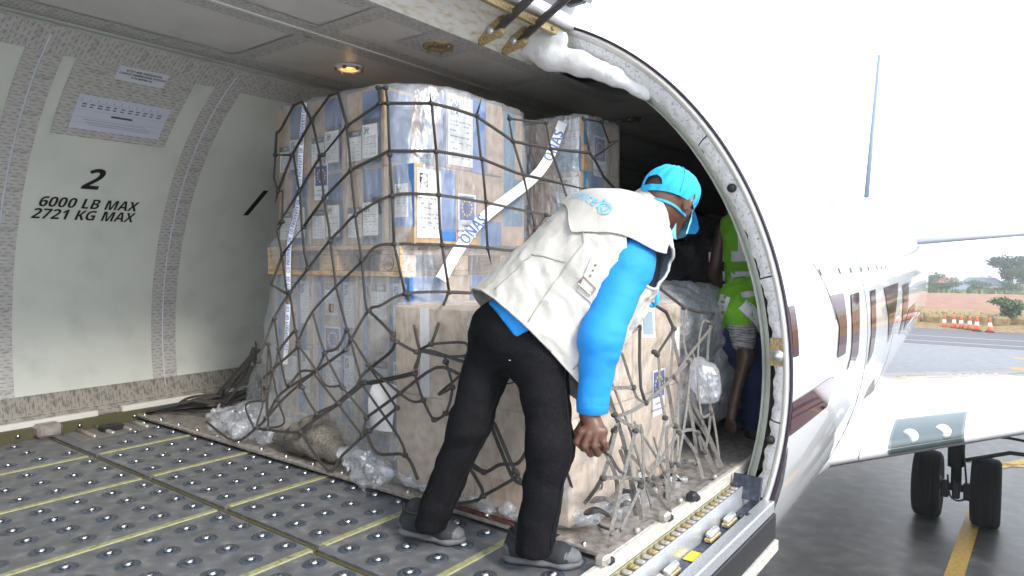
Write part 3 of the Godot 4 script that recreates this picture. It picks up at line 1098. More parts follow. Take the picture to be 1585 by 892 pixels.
func build_jamb(a: Node3D) -> void:
	# forward-facing frame between lining and skin, in blanketed segments
	var prof := func(deg: float, t: float) -> Vector3:
		var inner := 1.735 if deg > 25.0 else lerpf(1.755, 1.735, clampf(deg / 25.0, 0.0, 1.0))
		inner += 0.004 * sin(deg * 1.3) + 0.003 * sin(deg * 3.1)
		return arc(deg, lerpf(inner, 1.800, t), lerpf(-2.975, -2.945, t))
	var cuts := [-17.0, -6.0, 14.0, 36.0, 67.5]
	for i in 4:
		var st := start(true)
		sheet(st, 4, 40, func(u, v):
			var deg := lerpf(cuts[i] + 0.1, cuts[i + 1] - 0.1, v)
			var p: Vector3 = prof.call(deg, u)
			p.z += 0.008 * sin(PI * u) * (1.0 + 0.5 * sin(deg * 2.0))
			return p)
		put("jamb_blanket", done(st), M.jamb_blanket, a)
	var s1 := start(true)
	sheet(s1, 1, 40, func(u, v): return arc(lerpf(-17.0, 64.0, v), lerpf(1.69, 1.738, u), lerpf(-3.05, -2.978, u)))
	put("jamb_edge", done(s1), M.liner, a)
	var s2 := start(true)
	sheet(s2, 3, 44, func(u, v): return arc(lerpf(-17.0, 72.0, v), lerpf(1.801, 1.832, u), -2.945 + 0.016 * sin(PI * u) + 0.012 * u))
	put("skin_lip", done(s2), M.lamp_white, a)
	var s3 := start(true)
	var pts := []
	for k in 45:
		pts.append(arc(lerpf(-18.0, 74.0, k / 44.0), 1.838, -2.932))
	tube(s3, pts, 0.0075, 6)
	put("door_seal", done(s3), M.seal_dark, a)
	# studs and fittings on the frame
	for d in [27.5, -8.6]:
		var sb := start(true)
		lathe(sb, [Vector2(0.02, 0.0), Vector2(0.019, 0.014), Vector2(0.010, 0.020), Vector2(0.0, 0.021)], 14, Transform3D(Basis(Vector3.RIGHT, PI / 2), arc(d, 1.772, -2.948)))
		put("frame_stud", done(sb), M.gear_dark, a)
	var lp := start()
	block(lp, Vector3(-0.028, -0.06, 0.0), Vector3(0.028, 0.06, 0.012), 0.003, Transform3D(Basis(), arc(3.7, 1.776, -2.952)))
	var plate := put("latch_plate", done(lp), M.brass_fitting, a)
	var lb := start(true)
	lathe(lb, [Vector2(0.026, 0.0), Vector2(0.026, 0.012), Vector2(0.014, 0.014), Vector2(0.011, 0.03), Vector2(0.0, 0.032)], 18, Transform3D(Basis(Vector3.RIGHT, PI / 2), arc(3.2, 1.784, -2.94)))
	put("bolt", done(lb), M.sill_silver, plate)

func build_hinge(a: Node3D) -> void:
	# beam along the top of the opening, between the ceiling edge and the skin
	var y0 := CEIL - 0.012
	var o := arc(66.0, 1.825, 0.0)
	var st := start()
	var zn := 18
	sheet(st, zn, 3, func(u, v):
		var t: float = v
		return Vector3(lerpf(-2.10, o.x, t), lerpf(y0, o.y, t) + 0.02 * sin(PI * t), lerpf(Z_JAMB, Z_FWD, u)))
	put("hinge_beam", done(st), M.primer_beam, a)
	put("beam_flange", block_mesh(Vector3(-1.885, o.y - 0.055, Z_JAMB + 0.02), Vector3(-1.862, o.y - 0.012, Z_FWD), 0.003), M.brass_fitting, a)
	var lipst := start(true)
	tube(lipst, [Vector3(o.x + 0.012, o.y + 0.004, Z_JAMB), Vector3(o.x + 0.012, o.y + 0.004, Z_FWD)], 0.016, 8)
	put("skin_lip", done(lipst), M.lamp_white, a)
	for k in 10:
		put("rivet", ball_stud(), M.brass_fitting, a, Vector3(-1.86, o.y - 0.035, Z_JAMB + 0.15 + 0.3 * k))
	# two lugs with actuator rods running up to the open door
	for k in 2:
		var z: float = [-2.50, -2.68][k]
		var lg := start()
		var p0 := Vector3(-2.08, y0 + 0.005, z)
		block(lg, Vector3(-0.02, -0.02, -0.02), Vector3(0.15, 0.10, 0.02), 0.03, Transform3D(Basis(Vector3.BACK, 0.2), p0))
		block(lg, Vector3(0.0, 0.03, -0.045), Vector3(0.11, 0.12, -0.03), 0.005, Transform3D(Basis(Vector3.BACK, 0.2), p0))
		var lug := put("hinge_lug", done(lg), M.brass_fitting, a)
		var pin := start(true)
		tube(pin, [p0 + Vector3(0.07, 0.035, -0.055), p0 + Vector3(0.07, 0.035, 0.03)], 0.018, 12)
		put("pin", done(pin), M.sill_silver, lug)
		var rod := start(true)
		var ra := p0 + Vector3(0.06, 0.02, 0.0)
		var rb := ra + Vector3(0.36, 0.14, 0.06)
		tube(rod, [ra, ra.lerp(rb, 0.22), ra.lerp(rb, 0.23), rb, rb + (rb - ra) * 0.6], [0.015, 0.015, 0.020, 0.020, 0.013], 10)
		put("actuator_rod", done(rod), M.rod_grey, a)
	# white insulation bulging out of the corner
	var f := Field.new()
	f.noise = noise_of(7.0, 5, 3)
	f.amp = 0.012
	var q := [[Vector3(-2.06, 2.03, -2.84), 0.05], [Vector3(-1.93, 1.975, -2.87), 0.066], [Vector3(-1.78, 1.92, -2.91), 0.056], [Vector3(-1.60, 1.83, -2.955), 0.038], [Vector3(-1.46, 1.735, -2.985), 0.026]]
	for k in 4:
		f.bone(q[k][0], q[k + 1][0], q[k][1], q[k + 1][1], 0.04)
	f.bone(Vector3(-2.04, 2.07, -2.78), Vector3(-1.86, 2.04, -2.86), 0.035, 0.04, 0.02)
	put("insulation_roll", field_mesh(f, Vector3(-2.16, 1.66, -3.06), Vector3(-1.42, 2.16, -2.7), 0.012), M.foam, a)
	# the door itself, swung up over the opening
	var d := start(true)
	var hingep := Vector3(o.x + 0.03, o.y + 0.05, 0)
	sheet(d, 4, 16, func(u, v):
		var s: float = v * 2.1
		var ang: float = deg_to_rad(62.0 - 28.0 * v)
		return hingep + Vector3(cos(ang) * s, sin(ang) * s, lerpf(Z_JAMB + 0.03, Z_FWD - 0.03, u)))
	var door := put("cargo_door", done(d), M.skin_white, a)
	var d2 := start(true)
	sheet(d2, 4, 16, func(u, v):
		var s: float = 0.08 + v * 1.98
		var ang: float = deg_to_rad(62.0 - 28.0 * v)
		return hingep + Vector3(cos(ang) * s + 0.09, sin(ang) * s - 0.05, lerpf(Z_FWD - 0.06, Z_JAMB + 0.06, u)))
	put("door_lining", done(d2), M.skin_grey, door)
	for k in 7:
		var z := lerpf(Z_JAMB + 0.1, Z_FWD - 0.1, k / 6.0)
		put("door_rib", block_mesh(Vector3(hingep.x + 0.02, hingep.y + 0.02, z - 0.02), Vector3(hingep.x + 0.12, hingep.y + 0.2, z + 0.02), 0.006), M.rod_grey, door)
	put("door_beam", block_mesh(Vector3(hingep.x + 0.05, hingep.y + 0.13, Z_JAMB + 0.05), Vector3(hingep.x + 0.09, hingep.y + 0.19, Z_FWD), 0.006), M.skin_grey, door)

func skin_patch(pts: Array, lift: float) -> ArrayMesh:
	# pts: [[deg, z of the left edge, z of the right edge], ...] from the top down
	var st := start(true)
	var rows := []
	for i in pts.size() - 1:
		var n := maxi(1, int(absf(pts[i][0] - pts[i + 1][0]) / 1.0))
		for k in n:
			var t := float(k) / n
			rows.append([lerpf(pts[i][0], pts[i + 1][0], t), lerpf(pts[i][1], pts[i + 1][1], t), lerpf(pts[i][2], pts[i + 1][2], t)])
	rows.append(pts[pts.size() - 1])
	for i in rows.size() - 1:
		var m := 4
		for k in m:
			var p := func(row: Array, t: float) -> Vector3: return aft(arc_straight(row[0], R_SKIN + lift, lerpf(row[1], row[2], t)))
			quad(st, p.call(rows[i + 1], float(k) / m), p.call(rows[i + 1], float(k + 1) / m), p.call(rows[i], float(k + 1) / m), p.call(rows[i], float(k) / m))
	return done(st)

func build_livery(a: Node3D) -> void:
	var fs: Node3D = a.get_node("fuselage_skin")
	for s in LIVERY:
		put("livery_stripe", skin_patch(s, 0.004), M.maroon_paint, fs)
	# small plugs and vents in a row above the stripes, and a service hatch outline
	for k in 8:
		var z: float = [-3.6, -4.1, -4.5, -5.0, -5.45, -6.1, -6.5, -6.9][k]
		put("window_plug", skin_patch([[14.6, z, z - 0.16], [13.4, z - 0.02, z - 0.18]], 0.005), M.skin_grey, fs)
	var ho := start(true)
	var hp := []
	for k in 14:
		var t := k / 13.0
		hp.append(aft(arc_straight(lerpf(15.5, 6.0, t), R_SKIN + 0.003, -3.5 - 0.28 * sin(t * 1.5))))
	tube(ho, hp, 0.003, 5)
	put("hatch_joint", done(ho), M.skin_grey, fs)
	# dark scuff plate below the aft corner of the door
	put("scuff_plate", skin_patch([[-9.0, -2.95, -2.96], [-15.0, -2.95, -3.03], [-24.0, -2.95, -3.08], [-38.0, -2.95, -3.12]], 0.004), M.scuff_plate, fs)
	for z in [-4.95, -7.4]:
		var js := start(true)
		var jp := []
		for k in 30:
			jp.append(aft(arc_straight(lerpf(-50.0, 60.0, k / 29.0), R_SKIN + 0.0015, z)))
		tube(js, jp, 0.0025, 4)
		put("skin_joint", done(js), M.skin_grey, fs)

func wing_point(s: float, c: float) -> Vector3:
	# s 0..1 root to tip, c 0..1 round the section: trailing edge, under, nose, over, trailing edge
	var span := [[-1.75, -0.86, -5.9, -12.2, 0.62], [-0.6, -0.74, -7.35, -12.25, 0.52], [0.6, -0.62, -8.9, -12.5, 0.44], [3.5, -0.36, -10.6, -13.6, 0.30], [11.5, 0.5, -15.4, -17.2, 0.14]]
	var f := s * 4.0
	var i := mini(int(f), 3)
	var t := f - i
	var q := []
	for k in 5:
		q.append(lerpf(span[i][k], span[i + 1][k], t))
	var x: float = q[0]
	var chord: float = q[3] - q[2]
	var side := 1.0 if c > 0.5 else -1.0
	var u := pow(absf(c - 0.5) * 2.0, 1.6)
	var th: float = q[4] * (1.0 if side > 0 else 0.75) * (1.48 * sqrt(u) - 0.63 * u - 1.758 * u * u + 1.4215 * u * u * u - 0.5075 * u * u * u * u)
	return Vector3(x, q[1] + side * th, q[2] + chord * u)

func build_wing(a: Node3D) -> void:
	var st := start(true)
	sheet(st, 40, 48, func(u, v): return wing_point(u, v))
	var w := put("wing", done(st), M.skin_white, a)
	# landing light let into the nose of the root
	var lg := start(true)
	sheet(lg, 8, 10, func(u, v):
		var p := wing_point(lerpf(0.178, 0.285, u), lerpf(0.47, 0.60, v))
		return p + Vector3(0.003, 0.003, 0.008))
	var light := put("landing_light", done(lg), M.light_glass, w)
	var lw := start(true)
	sheet(lw, 8, 10, func(u, v):
		var p := wing_point(lerpf(0.174, 0.289, u), lerpf(0.465, 0.605, v))
		return p + Vector3(0.001, 0.001, 0.003))
	put("light_well", done(lw), M.light_well, light)
	for k in 2:
		var c := wing_point(0.205 + 0.05 * k, 0.53) + Vector3(0.004, 0.004, 0.004)
		var lb := start(true)
		lathe(lb, [Vector2(0.07, 0.0), Vector2(0.066, 0.012), Vector2(0.02, 0.003), Vector2(0.0, 0.003)], 18, Transform3D(Basis(Vector3.RIGHT, PI * 0.38), c))
		put("reflector", done(lb), M.sill_silver, light)
	# grey underside of the nose, a joint line and the slat edge
	var us := start(true)
	sheet(us, 34, 6, func(u, v):
		var p := wing_point(lerpf(0.03, 1.0, u), lerpf(0.30, 0.455, v))
		return p + Vector3(0, -0.004, 0.004))
	put("slat_underside", done(us), M.skin_grey, w)
	var js := start(true)
	var jp := []
	for k in 20:
		var t := k / 19.0
		jp.append(wing_point(lerpf(0.13, 0.24, t * t), lerpf(0.46, 0.72, t)) + Vector3(0, 0.003, 0.002))
	tube(js, jp, 0.004, 5)
	put("root_joint", done(js), M.skin_grey, w)
	for k in 2:
		var jl := start(true)
		var jq := []
		for i in 16:
			jq.append(wing_point(lerpf(0.25, 0.95, i / 15.0), [0.62, 0.70][k]) + Vector3(0, 0.002, 0))
		tube(jl, jq, 0.003, 4)
		put("panel_joint", done(jl), M.skin_grey, w)
	# belly fairing ahead of the wing
	var f := start(true)
	var rings := []
	for i in 17:
		var t := i / 16.0
		var z := lerpf(-4.3, -11.0, t)
		var r := sin(PI * minf(t * 0.8 + 0.02, 0.98))
		var ring := []
		for k in 28:
			var an := -TAU * k / 28.0
			ring.append(Vector3(-2.55 - 0.06 * (absf(z) - 4.0) + cos(an) * (1.0 + 0.50 * r) , -0.78 + sin(an) * (0.12 + 0.55 * r), z))
		rings.append(ring)
	skin_rings(f, rings, true)
	put("belly_fairing", done(f), M.skin_white, a)

func build_gear(a: Node3D) -> void:
	var g := Node3D.new()
	g.name = "main_gear"
	a.add_child(g, true)
	var base := gy(-12.0)
	for k in 2:
		var x: float = [-1.10, -0.37][k]
		var st := start(true)
		var prof := []
		for q in [[0.20, -0.15], [0.36, -0.165], [0.44, -0.18], [0.485, -0.15], [0.500, -0.095], [0.492, -0.088], [0.503, -0.082], [0.506, -0.035], [0.497, -0.028], [0.506, -0.02], [0.506, 0.02], [0.497, 0.028], [0.506, 0.035], [0.503, 0.082], [0.492, 0.088], [0.500, 0.095], [0.485, 0.15], [0.44, 0.18], [0.36, 0.165], [0.20, 0.15]]:
			prof.append(Vector2(q[0], q[1]))
		lathe(st, prof, 48, Transform3D(Basis(Vector3.BACK, PI / 2), Vector3(x, base + 0.495, -12.0)))
		put("tyre", done(st), M.tyre, g)
		var rm := start(true)
		lathe(rm, [Vector2(0.03, -0.17), Vector2(0.12, -0.17), Vector2(0.2, -0.12), Vector2(0.2, 0.12), Vector2(0.12, 0.17), Vector2(0.03, 0.17)], 24, Transform3D(Basis(Vector3.BACK, PI / 2), Vector3(x, base + 0.495, -12.0)))
		put("wheel_rim", done(rm), M.gear_dark, g)
	var s2 := start(true)
	tube(s2, [Vector3(-0.74, base + 0.45, -12.0), Vector3(-0.74, base + 0.8, -12.0), Vector3(-0.745, base + 0.82, -12.0), Vector3(-0.75, base + 2.1, -12.0)], [0.07, 0.07, 0.11, 0.12], 14)
	put("strut", done(s2), M.gear_dark, g)
	var s3 := start(true)
	tube(s3, [Vector3(-1.0, base + 0.495, -12.0), Vector3(-0.47, base + 0.495, -12.0)], 0.06, 12)
	put("axle", done(s3), M.gear_dark, g)
	var s4 := start(true)
	tube(s4, [Vector3(-0.62, base + 0.95, -11.9), Vector3(-0.1, base + 1.15, -11.9), Vector3(0.35, base + 1.15, -11.9)], 0.03, 8)
	put("side_brace", done(s4), M.gear_dark, g)
	var s5 := start(true)
	tube(s5, curve_pts([Vector3(-0.84, base + 0.7, -11.88), Vector3(-0.80, base + 0.42, -11.8), Vector3(-0.68, base + 0.36, -11.8), Vector3(-0.60, base + 0.5, -11.85), Vector3(-0.66, base + 1.2, -11.88)]), 0.014, 6)
	put("hose", done(s5), M.black_rubber, g)
	for k in 3:
		put("brake_block", block_mesh(Vector3(-0.92 + 0.14 * k, base + 0.36, -11.92), Vector3(-0.82 + 0.14 * k, base + 0.62, -11.84), 0.02), M.gear_dark, g)
	var s6 := start(true)
	sheet(s6, 6, 6, func(u, v): return Vector3(lerpf(-0.1, 1.4, u), base + 1.55 - 0.5 * u * u - 0.25 * v, -11.7 - 0.9 * v))
	put("gear_door", done(s6), M.skin_white, g)
	var s7 := start(true)
	tube(s7, curve_pts([Vector3(-0.35, base + 1.42, -11.6), Vector3(0.3, base + 1.35, -11.6), Vector3(1.4, base + 0.75, -11.6)]), 0.02, 6)
	put("door_edge", done(s7), M.black_rubber, g)

func build_tail(a: Node3D) -> void:
	# fin and tailplane, swept, at the far end of the turned axis
	var fin := start(true)
	sheet(fin, 20, 8, func(u, v):
		var c := absf(u - 0.5) * 2.0
		var side := 1.0 if u > 0.5 else -1.0
		var z := lerpf(-22.9, -26.0, v) - lerpf(5.0, 2.2, v) * c
		return aft(Vector3(XC + side * 0.17 * (1.0 - 0.5 * v) * sqrt(c) * (1.0 - c * c), 2.5 + 5.4 * v, z)))
	var f := put("tail_fin", done(fin), M.skin_white, a)
	var le := start(true)
	tube(le, [aft(Vector3(XC, 2.9, -23.05)), aft(Vector3(XC, 7.9, -25.95))], [0.07, 0.045], 8)
	put("leading_edge", done(le), M.fin_edge, f)
	put("lettering", lettering("ABBI", 0.32, 700, func(x, y): return aft(Vector3(XC + 0.2, 5.2 + x, -25.6 + y)), 0.0), M.skin_grey, f)
	var sp := start(true)
	sheet(sp, 10, 16, func(u, v):
		var c := absf(v - 0.5) * 2.0
		var side := 1.0 if v > 0.5 else -1.0
		return aft(Vector3(XC + lerpf(0.3, 6.6, u), 1.55 + 0.55 * u + side * 0.16 * (1.0 - 0.5 * u) * sqrt(c) * (1.0 - 0.9 * c), lerpf(-26.2, -29.2, u) - lerpf(3.2, 1.4, u) * c)))
	var tp := put("tailplane", done(sp), M.skin_white, a)
	var tl := start(true)
	tube(tl, [aft(Vector3(XC + 0.4, 1.53, -26.15)), aft(Vector3(XC + 6.6, 2.08, -29.15))], [0.13, 0.08], 10)
	put("leading_edge", done(tl), M.skin_grey, tp)

# ---------------------------------------------------------------- door sill
func build_sill() -> void:
	var s := thing("door_sill", "door sill with roller track, navy plate and silver edge strip", "sill")
	var zf := Z_FWD
	var za := Z_JAMB
	put("sill_plate", block_mesh(Vector3(-0.924, -0.13, za), Vector3(-0.875, -0.095, zf), 0.002), M.navy_plate, s)
	put("edge_strip", block_mesh(Vector3(-0.874, -0.13, za), Vector3(-0.822, -0.08, zf), 0.004), M.sill_silver, s)
	put("outer_face", block_mesh(Vector3(-0.84, -0.24, za), Vector3(-0.815, -0.131, zf), 0.003), M.black_rubber, s)
	put("outer_ledge", block_mesh(Vector3(-0.85, -0.29, za), Vector3(-0.803, -0.242, zf), 0.004), M.cream_metal, s)
	put("channel_wall", block_mesh(Vector3(-0.932, -0.13, za), Vector3(-0.925, -0.012, zf), 0.001), M.sill_silver, s)
	put("track_bed", block_mesh(Vector3(-0.982, -0.13, za), Vector3(-0.933, -0.046, zf), 0.001), M.navy_plate, s)
	for x in [-0.980, -0.937]:
		put("track_strip", block_mesh(Vector3(x - 0.002, -0.045, za), Vector3(x + 0.002, -0.018, zf), 0.001), M.seam, s)
	put("guide_rail", block_mesh(Vector3(-1.004, -0.02, -4.6), Vector3(-0.982, 0.032, zf), 0.004), M.cream_metal, s)
	var rl := start(true)
	tube(rl, [Vector3(-0.017, 0, 0), Vector3(0.017, 0, 0)], 0.0125, 10)
	var rm := done(rl)
	for k in 34:
		put("track_roller", rm, M.worn_alu if k % 3 else M.brass_fitting, s, Vector3(-0.9585, -0.031, -1.35 - 0.046 * k))
	for z in [-1.93, -2.05, -2.42, -2.60]:
		var ru := put("roller_unit", block_mesh(Vector3(-0.915, -0.094, z - 0.05), Vector3(-0.885, -0.078, z + 0.05), 0.004), M.brass_fitting, s)
		var st := start(true)
		tube(st, [Vector3(-0.900, -0.068, z - 0.04), Vector3(-0.900, -0.068, z + 0.04)], 0.0125, 14)
		put("roller", done(st), M.sill_silver, ru)
	# yellow printed square with a pinked edge
	var ys := start()
	var c := Vector3(-0.900, -0.0915, -2.23)
	var ring := []
	for e in 4:
		for k in 9:
			var t := k / 9.0
			var p: Vector2 = [Vector2(-1 + 2 * t, -1), Vector2(1, -1 + 2 * t), Vector2(1 - 2 * t, 1), Vector2(-1, 1 - 2 * t)][e]
			ring.append(c + Vector3(p.x * 0.022, 0, p.y * 0.045) * (1.0 if k % 2 else 0.9))
	for k in ring.size():
		tri(ys, c, ring[(k + 1) % ring.size()], ring[k])
	put("warning_mark", done(ys), M.yellow_print, s)
	# pallet locks on the rail
	for z in [-1.74, -2.17, -2.42]:
		var lk := put("pallet_lock", block_mesh(Vector3(-1.0, 0.0325, z - 0.022), Vector3(-0.962, 0.066, z + 0.022), 0.008), M.worn_alu if z > -2.2 else M.gear_dark, s)
		put("lock_pawl", block_mesh(Vector3(-0.985, 0.02, z - 0.06), Vector3(-0.97, 0.04, z - 0.03), 0.004), M.gear_dark, lk)
	# hinged dark plate at the aft end
	var hp := start()
	block(hp, Vector3(-0.07, 0.0, -0.006), Vector3(0.05, 0.10, 0.006), 0.003, Transform3D(Basis(Vector3.RIGHT, -0.35), Vector3(-0.90, -0.06, -2.82)))
	put("corner_plate", done(hp), M.navy_plate, s)
	for k in 5:
		put("cable_clip", block_mesh(Vector3(-0.95 + 0.02 * k, -0.094, -2.6 - 0.03 * k), Vector3(-0.935 + 0.02 * k, -0.075, -2.57 - 0.03 * k), 0.004), M.gear_dark, s)

# the loader's raised deck just outside the door, where the photographer stands
func build_loader() -> void:
	var l := thing("cargo_loader", "raised pale loader deck standing outside the open cargo door", "loader", Vector3(1.6, -2.95, 0.3))
	for k in 6:
		put("deck_plate", block_mesh(Vector3(-2.3 + 0.78 * k, 2.38, -1.75), Vector3(-1.53 + 0.78 * k, 2.42, 2.0), 0.004), M.loader_deck, l)
	put("frame", block_mesh(Vector3(-2.28, 2.1, -1.7), Vector3(2.35, 2.37, 1.95), 0.01), M.skin_grey, l)
	for x in [-1.9, 2.0]:
		for z in [-1.3, 1.6]:
			put("scissor_leg", block_mesh(Vector3(x - 0.1, 0.02, z - 0.1), Vector3(x + 0.1, 2.1, z + 0.1), 0.01), M.skin_grey, l)

# ---------------------------------------------------------------- cargo
# a flat sheet standing on a face: at = centre, right and up directions, size
func sticker(parent: Node3D, called: String, m: Material, at: Vector3, right: Vector3, up: Vector3, w: float, h: float) -> MeshInstance3D:
	var st := start()
	var r := right * w * 0.5
	var u := up * h * 0.5
	quad(st, at - r - u, at + r - u, at + r + u, at - r + u)
	return put(called, done(st), m, parent)

func flag_sheet(parent: Node3D, at: Vector3, right: Vector3, up: Vector3, w: float) -> void:
	var s := sticker(parent, "flag_label", M.flag, at, right, up, w, w * 1.6)
	var nrm := right.cross(up)
	for k in 2:
		var o: Vector3 = at - up * w * (0.37 + 0.20 * k) + nrm * 0.0015
		var words: String = ["Funded by", "the European Union"][k]
		put("lettering", lettering(words, w * 0.085, 700, func(x, y): return o + right * x + up * y), M.violet_ink, s)

# one carton. lo/hi in the world. deco: list of [face, kind, ...] with face "f" (front, +Z) or "s" (side, +X)
func carton(label: String, lo: Vector3, hi: Vector3, m: Material, deco: Array, group: String, turn := 0.0) -> Node3D:
	var mid := Vector3((lo.x + hi.x) * 0.5, lo.y, (lo.z + hi.z) * 0.5)
	var t := thing("cardboard_box", label, "box", mid, group)
	t.rotation.y = turn
	var a := lo - mid
	var b := hi - mid
	put("carton", block_mesh(a, b, 0.004), m, t)
	# flap joint and sealing tape on the top edge
	for d in deco:
		var right := Vector3.RIGHT if d[0] == "f" else Vector3.FORWARD
		var w: float = b.x - a.x if d[0] == "f" else b.z - a.z
		var h: float = b.y - a.y
		var c := Vector3(0, h * 0.5, b.z + 0.0015) if d[0] == "f" else Vector3(b.x + 0.0015, h * 0.5, 0)
		var n := Vector3.BACK if d[0] == "f" else Vector3.RIGHT
		match d[1]:
			"band":   # u0 u1 across, v0 v1 up, as parts of the face
				var at: Vector3 = c + right * w * ((d[2] + d[3]) * 0.5 - 0.5) + Vector3.UP * h * ((d[4] + d[5]) * 0.5 - 0.5)
				sticker(t, "print_band", d[6], at, right, Vector3.UP, w * (d[3] - d[2]), h * (d[5] - d[4]))
			"label":
				var at: Vector3 = c + n * 0.0015 + right * w * ((d[2] + d[3]) * 0.5 - 0.5) + Vector3.UP * h * ((d[4] + d[5]) * 0.5 - 0.5)
				sticker(t, "paper_label", M["print_%d" % d[6]], at, right, Vector3.UP, w * (d[3] - d[2]), h * (d[5] - d[4]))
			"flag":
				flag_sheet(t, c + n * 0.003 + right * w * (d[2] - 0.5) + Vector3.UP * h * (d[3] - 0.5), right, Vector3.UP, d[4])
	return t

func wood_pallet(label: String, x0: float, x1: float, z1: float, y0: float, depth: float, stamp: bool) -> void:
	var t := thing("wooden_pallet", label, "pallet", Vector3((x0 + x1) * 0.5, y0, z1 - depth * 0.5))
	var w := x1 - x0
	var hx := w * 0.5
	var hz := depth * 0.5
	for z in [-hz + 0.05, 0.0, hz - 0.05]:
		put("bottom_board", block_mesh(Vector3(-hx, 0.0, z - 0.05), Vector3(hx, 0.022, z + 0.05), 0.003), M.pallet_wood, t)
		for x in [-hx + 0.07, 0.0, hx - 0.07]:
			put("spacer_block", block_mesh(Vector3(x - 0.07, 0.0225, z - 0.048), Vector3(x + 0.07, 0.098, z + 0.048), 0.004), M.pallet_wood, t)
	for x in [-hx + 0.06, 0.0, hx - 0.06]:
		put("stringer_board", block_mesh(Vector3(x - 0.06, 0.0985, -hz), Vector3(x + 0.06, 0.1195, hz), 0.003), M.pallet_wood, t)
	for k in 5:
		var z := lerpf(-hz + 0.055, hz - 0.055, k / 4.0)
		put("top_board", block_mesh(Vector3(-hx, 0.12, z - 0.055), Vector3(hx, 0.142, z + 0.055), 0.003), M.pallet_wood, t)
	if stamp:
		var c := Vector3(hx - 0.075, 0.06, hz + 0.0005)
		var st := start()
		for k in 32:
			var a0 := TAU * k / 32.0
			var a1 := TAU * (k + 1) / 32.0
			var p := func(a: float, r: float) -> Vector3: return c + Vector3(cos(a) * r, sin(a) * r, 0)
			quad(st, p.call(a0, 0.030), p.call(a0, 0.034), p.call(a1, 0.034), p.call(a1, 0.030))
		var ring := put("stamp_ring", done(st), M.ink_grey, t)
		put("lettering", lettering("EPAL", 0.016, 700, func(x, y): return c + Vector3(x, y - 0.002, 0.0005)), M.ink_grey, ring)

# stretch film drawn round a load: levels are [height, plan points], all with the same number of points
func film_rings(levels: Array, sd: int, amp: float, top: bool, off: float) -> Array:
	var per := 84
	var rings := []
	var n1 := noise_of(3.0, sd, 3)
	var n2 := noise_of(9.0, sd + 1, 3)
	n2.fractal_type = FastNoiseLite.FRACTAL_RIDGED
	var y0: float = levels[0][0]
	var y1: float = levels[levels.size() - 1][0]
	var steps := int((y1 - y0) / 0.035) + 2
	for j in steps + 1:
		var y := lerpf(y0, y1, float(j) / steps)
		var li := 0
		while li < levels.size() - 2 and y > levels[li + 1][0]:
			li += 1
		var t: float = clampf((y - levels[li][0]) / (levels[li + 1][0] - levels[li][0]), 0.0, 1.0)
		t = t * t * (3.0 - 2.0 * t)
		var plan := []
		for k in levels[li][1].size():
			plan.append((levels[li][1][k] as Vector2).lerp(levels[li + 1][1][k], t))
		var cut := []
		for k in plan.size():
			var a: Vector2 = plan[k]
			var b: Vector2 = plan[(k + 1) % plan.size()]
			var l := a.distance_to(b)
			var e := minf(0.25, 0.05 / l)
			cut.append(a.lerp(b, e))
			cut.append(a.lerp(b, 1.0 - e))
		var total := 0.0
		for k in cut.size():
			total += (cut[k] as Vector2).distance_to(cut[(k + 1) % cut.size()])
		var ring := []
		var seg := 0
		var run := 0.0
		for k in per:
			var want := total * k / per
			while seg < cut.size() - 1 and run + (cut[seg] as Vector2).distance_to(cut[(seg + 1) % cut.size()]) < want:
				run += (cut[seg] as Vector2).distance_to(cut[(seg + 1) % cut.size()])
				seg += 1
			var a: Vector2 = cut[seg]
			var b: Vector2 = cut[(seg + 1) % cut.size()]
			var l := a.distance_to(b)
			var p := a.lerp(b, (want - run) / maxf(l, 1e-4))
			var out := Vector2(b.y - a.y, -(b.x - a.x)).normalized()
			var v := 1.0 * n1.get_noise_3d(p.x * 2.0, y * 0.7, p.y * 2.0) + 0.8 * n2.get_noise_3d(p.x * 0.9 + y * 0.25, y * 0.22, p.y * 0.9 - y * 0.25)
			p += out * (amp * v + off)
			ring.append(Vector3(p.x, y, p.y))
		rings.append(ring)
	if top:
		var mid := Vector3.ZERO
		for q in rings[rings.size() - 1]:
			mid += q
		mid /= per
		for s in [0.985, 0.9, 0.6, 0.2]:
			var ring := []
			for q in rings[steps]:
				var p: Vector3 = mid.lerp(q, s)
				p.y = mid.y + 0.008 + 0.010 * n2.get_noise_2d(p.x * 3.0, p.z * 3.0)
				ring.append(p)
			rings.append(ring)
	return rings

# the film goes round once or twice: shells a few millimetres apart
func film_wrap(called: String, label: String, levels: Array, m: Material, sd: int, amp := 0.006, top := true, twice := true) -> void:
	var st := start(true)
	skin_rings(st, film_rings(levels, sd, amp, top, 0.0), top)
	if twice:
		skin_rings(st, film_rings(levels, sd + 50, amp * 1.2, top, 0.007), top)
	tag(put(called, done(st), m, self), label, "plastic film")

func crumple(called: String, label: String, category: String, balls: Array, m: Material, sd: int, freq: float, amp: float, cell: float, group := "") -> MeshInstance3D:
	var f := Field.new()
	f.noise = noise_of(freq, sd, 4)
	f.noise.fractal_type = FastNoiseLite.FRACTAL_RIDGED
	f.amp = amp
	var lo := Vector3.ONE * 1e3
	var hi := -lo
	for b in balls:
		f.bone(b[0], b[1], b[2], b[3], 0.06)
		for q in 2:
			var pad: float = maxf(b[2], b[3]) + amp * 2.0 + cell * 2.0
			lo = lo.min(b[q] - Vector3.ONE * pad)
			hi = hi.max(b[q] + Vector3.ONE * pad)
	var o := put(called, field_mesh(f, lo, hi, cell), m, self)
	tag(o, label, category, group)
	return o

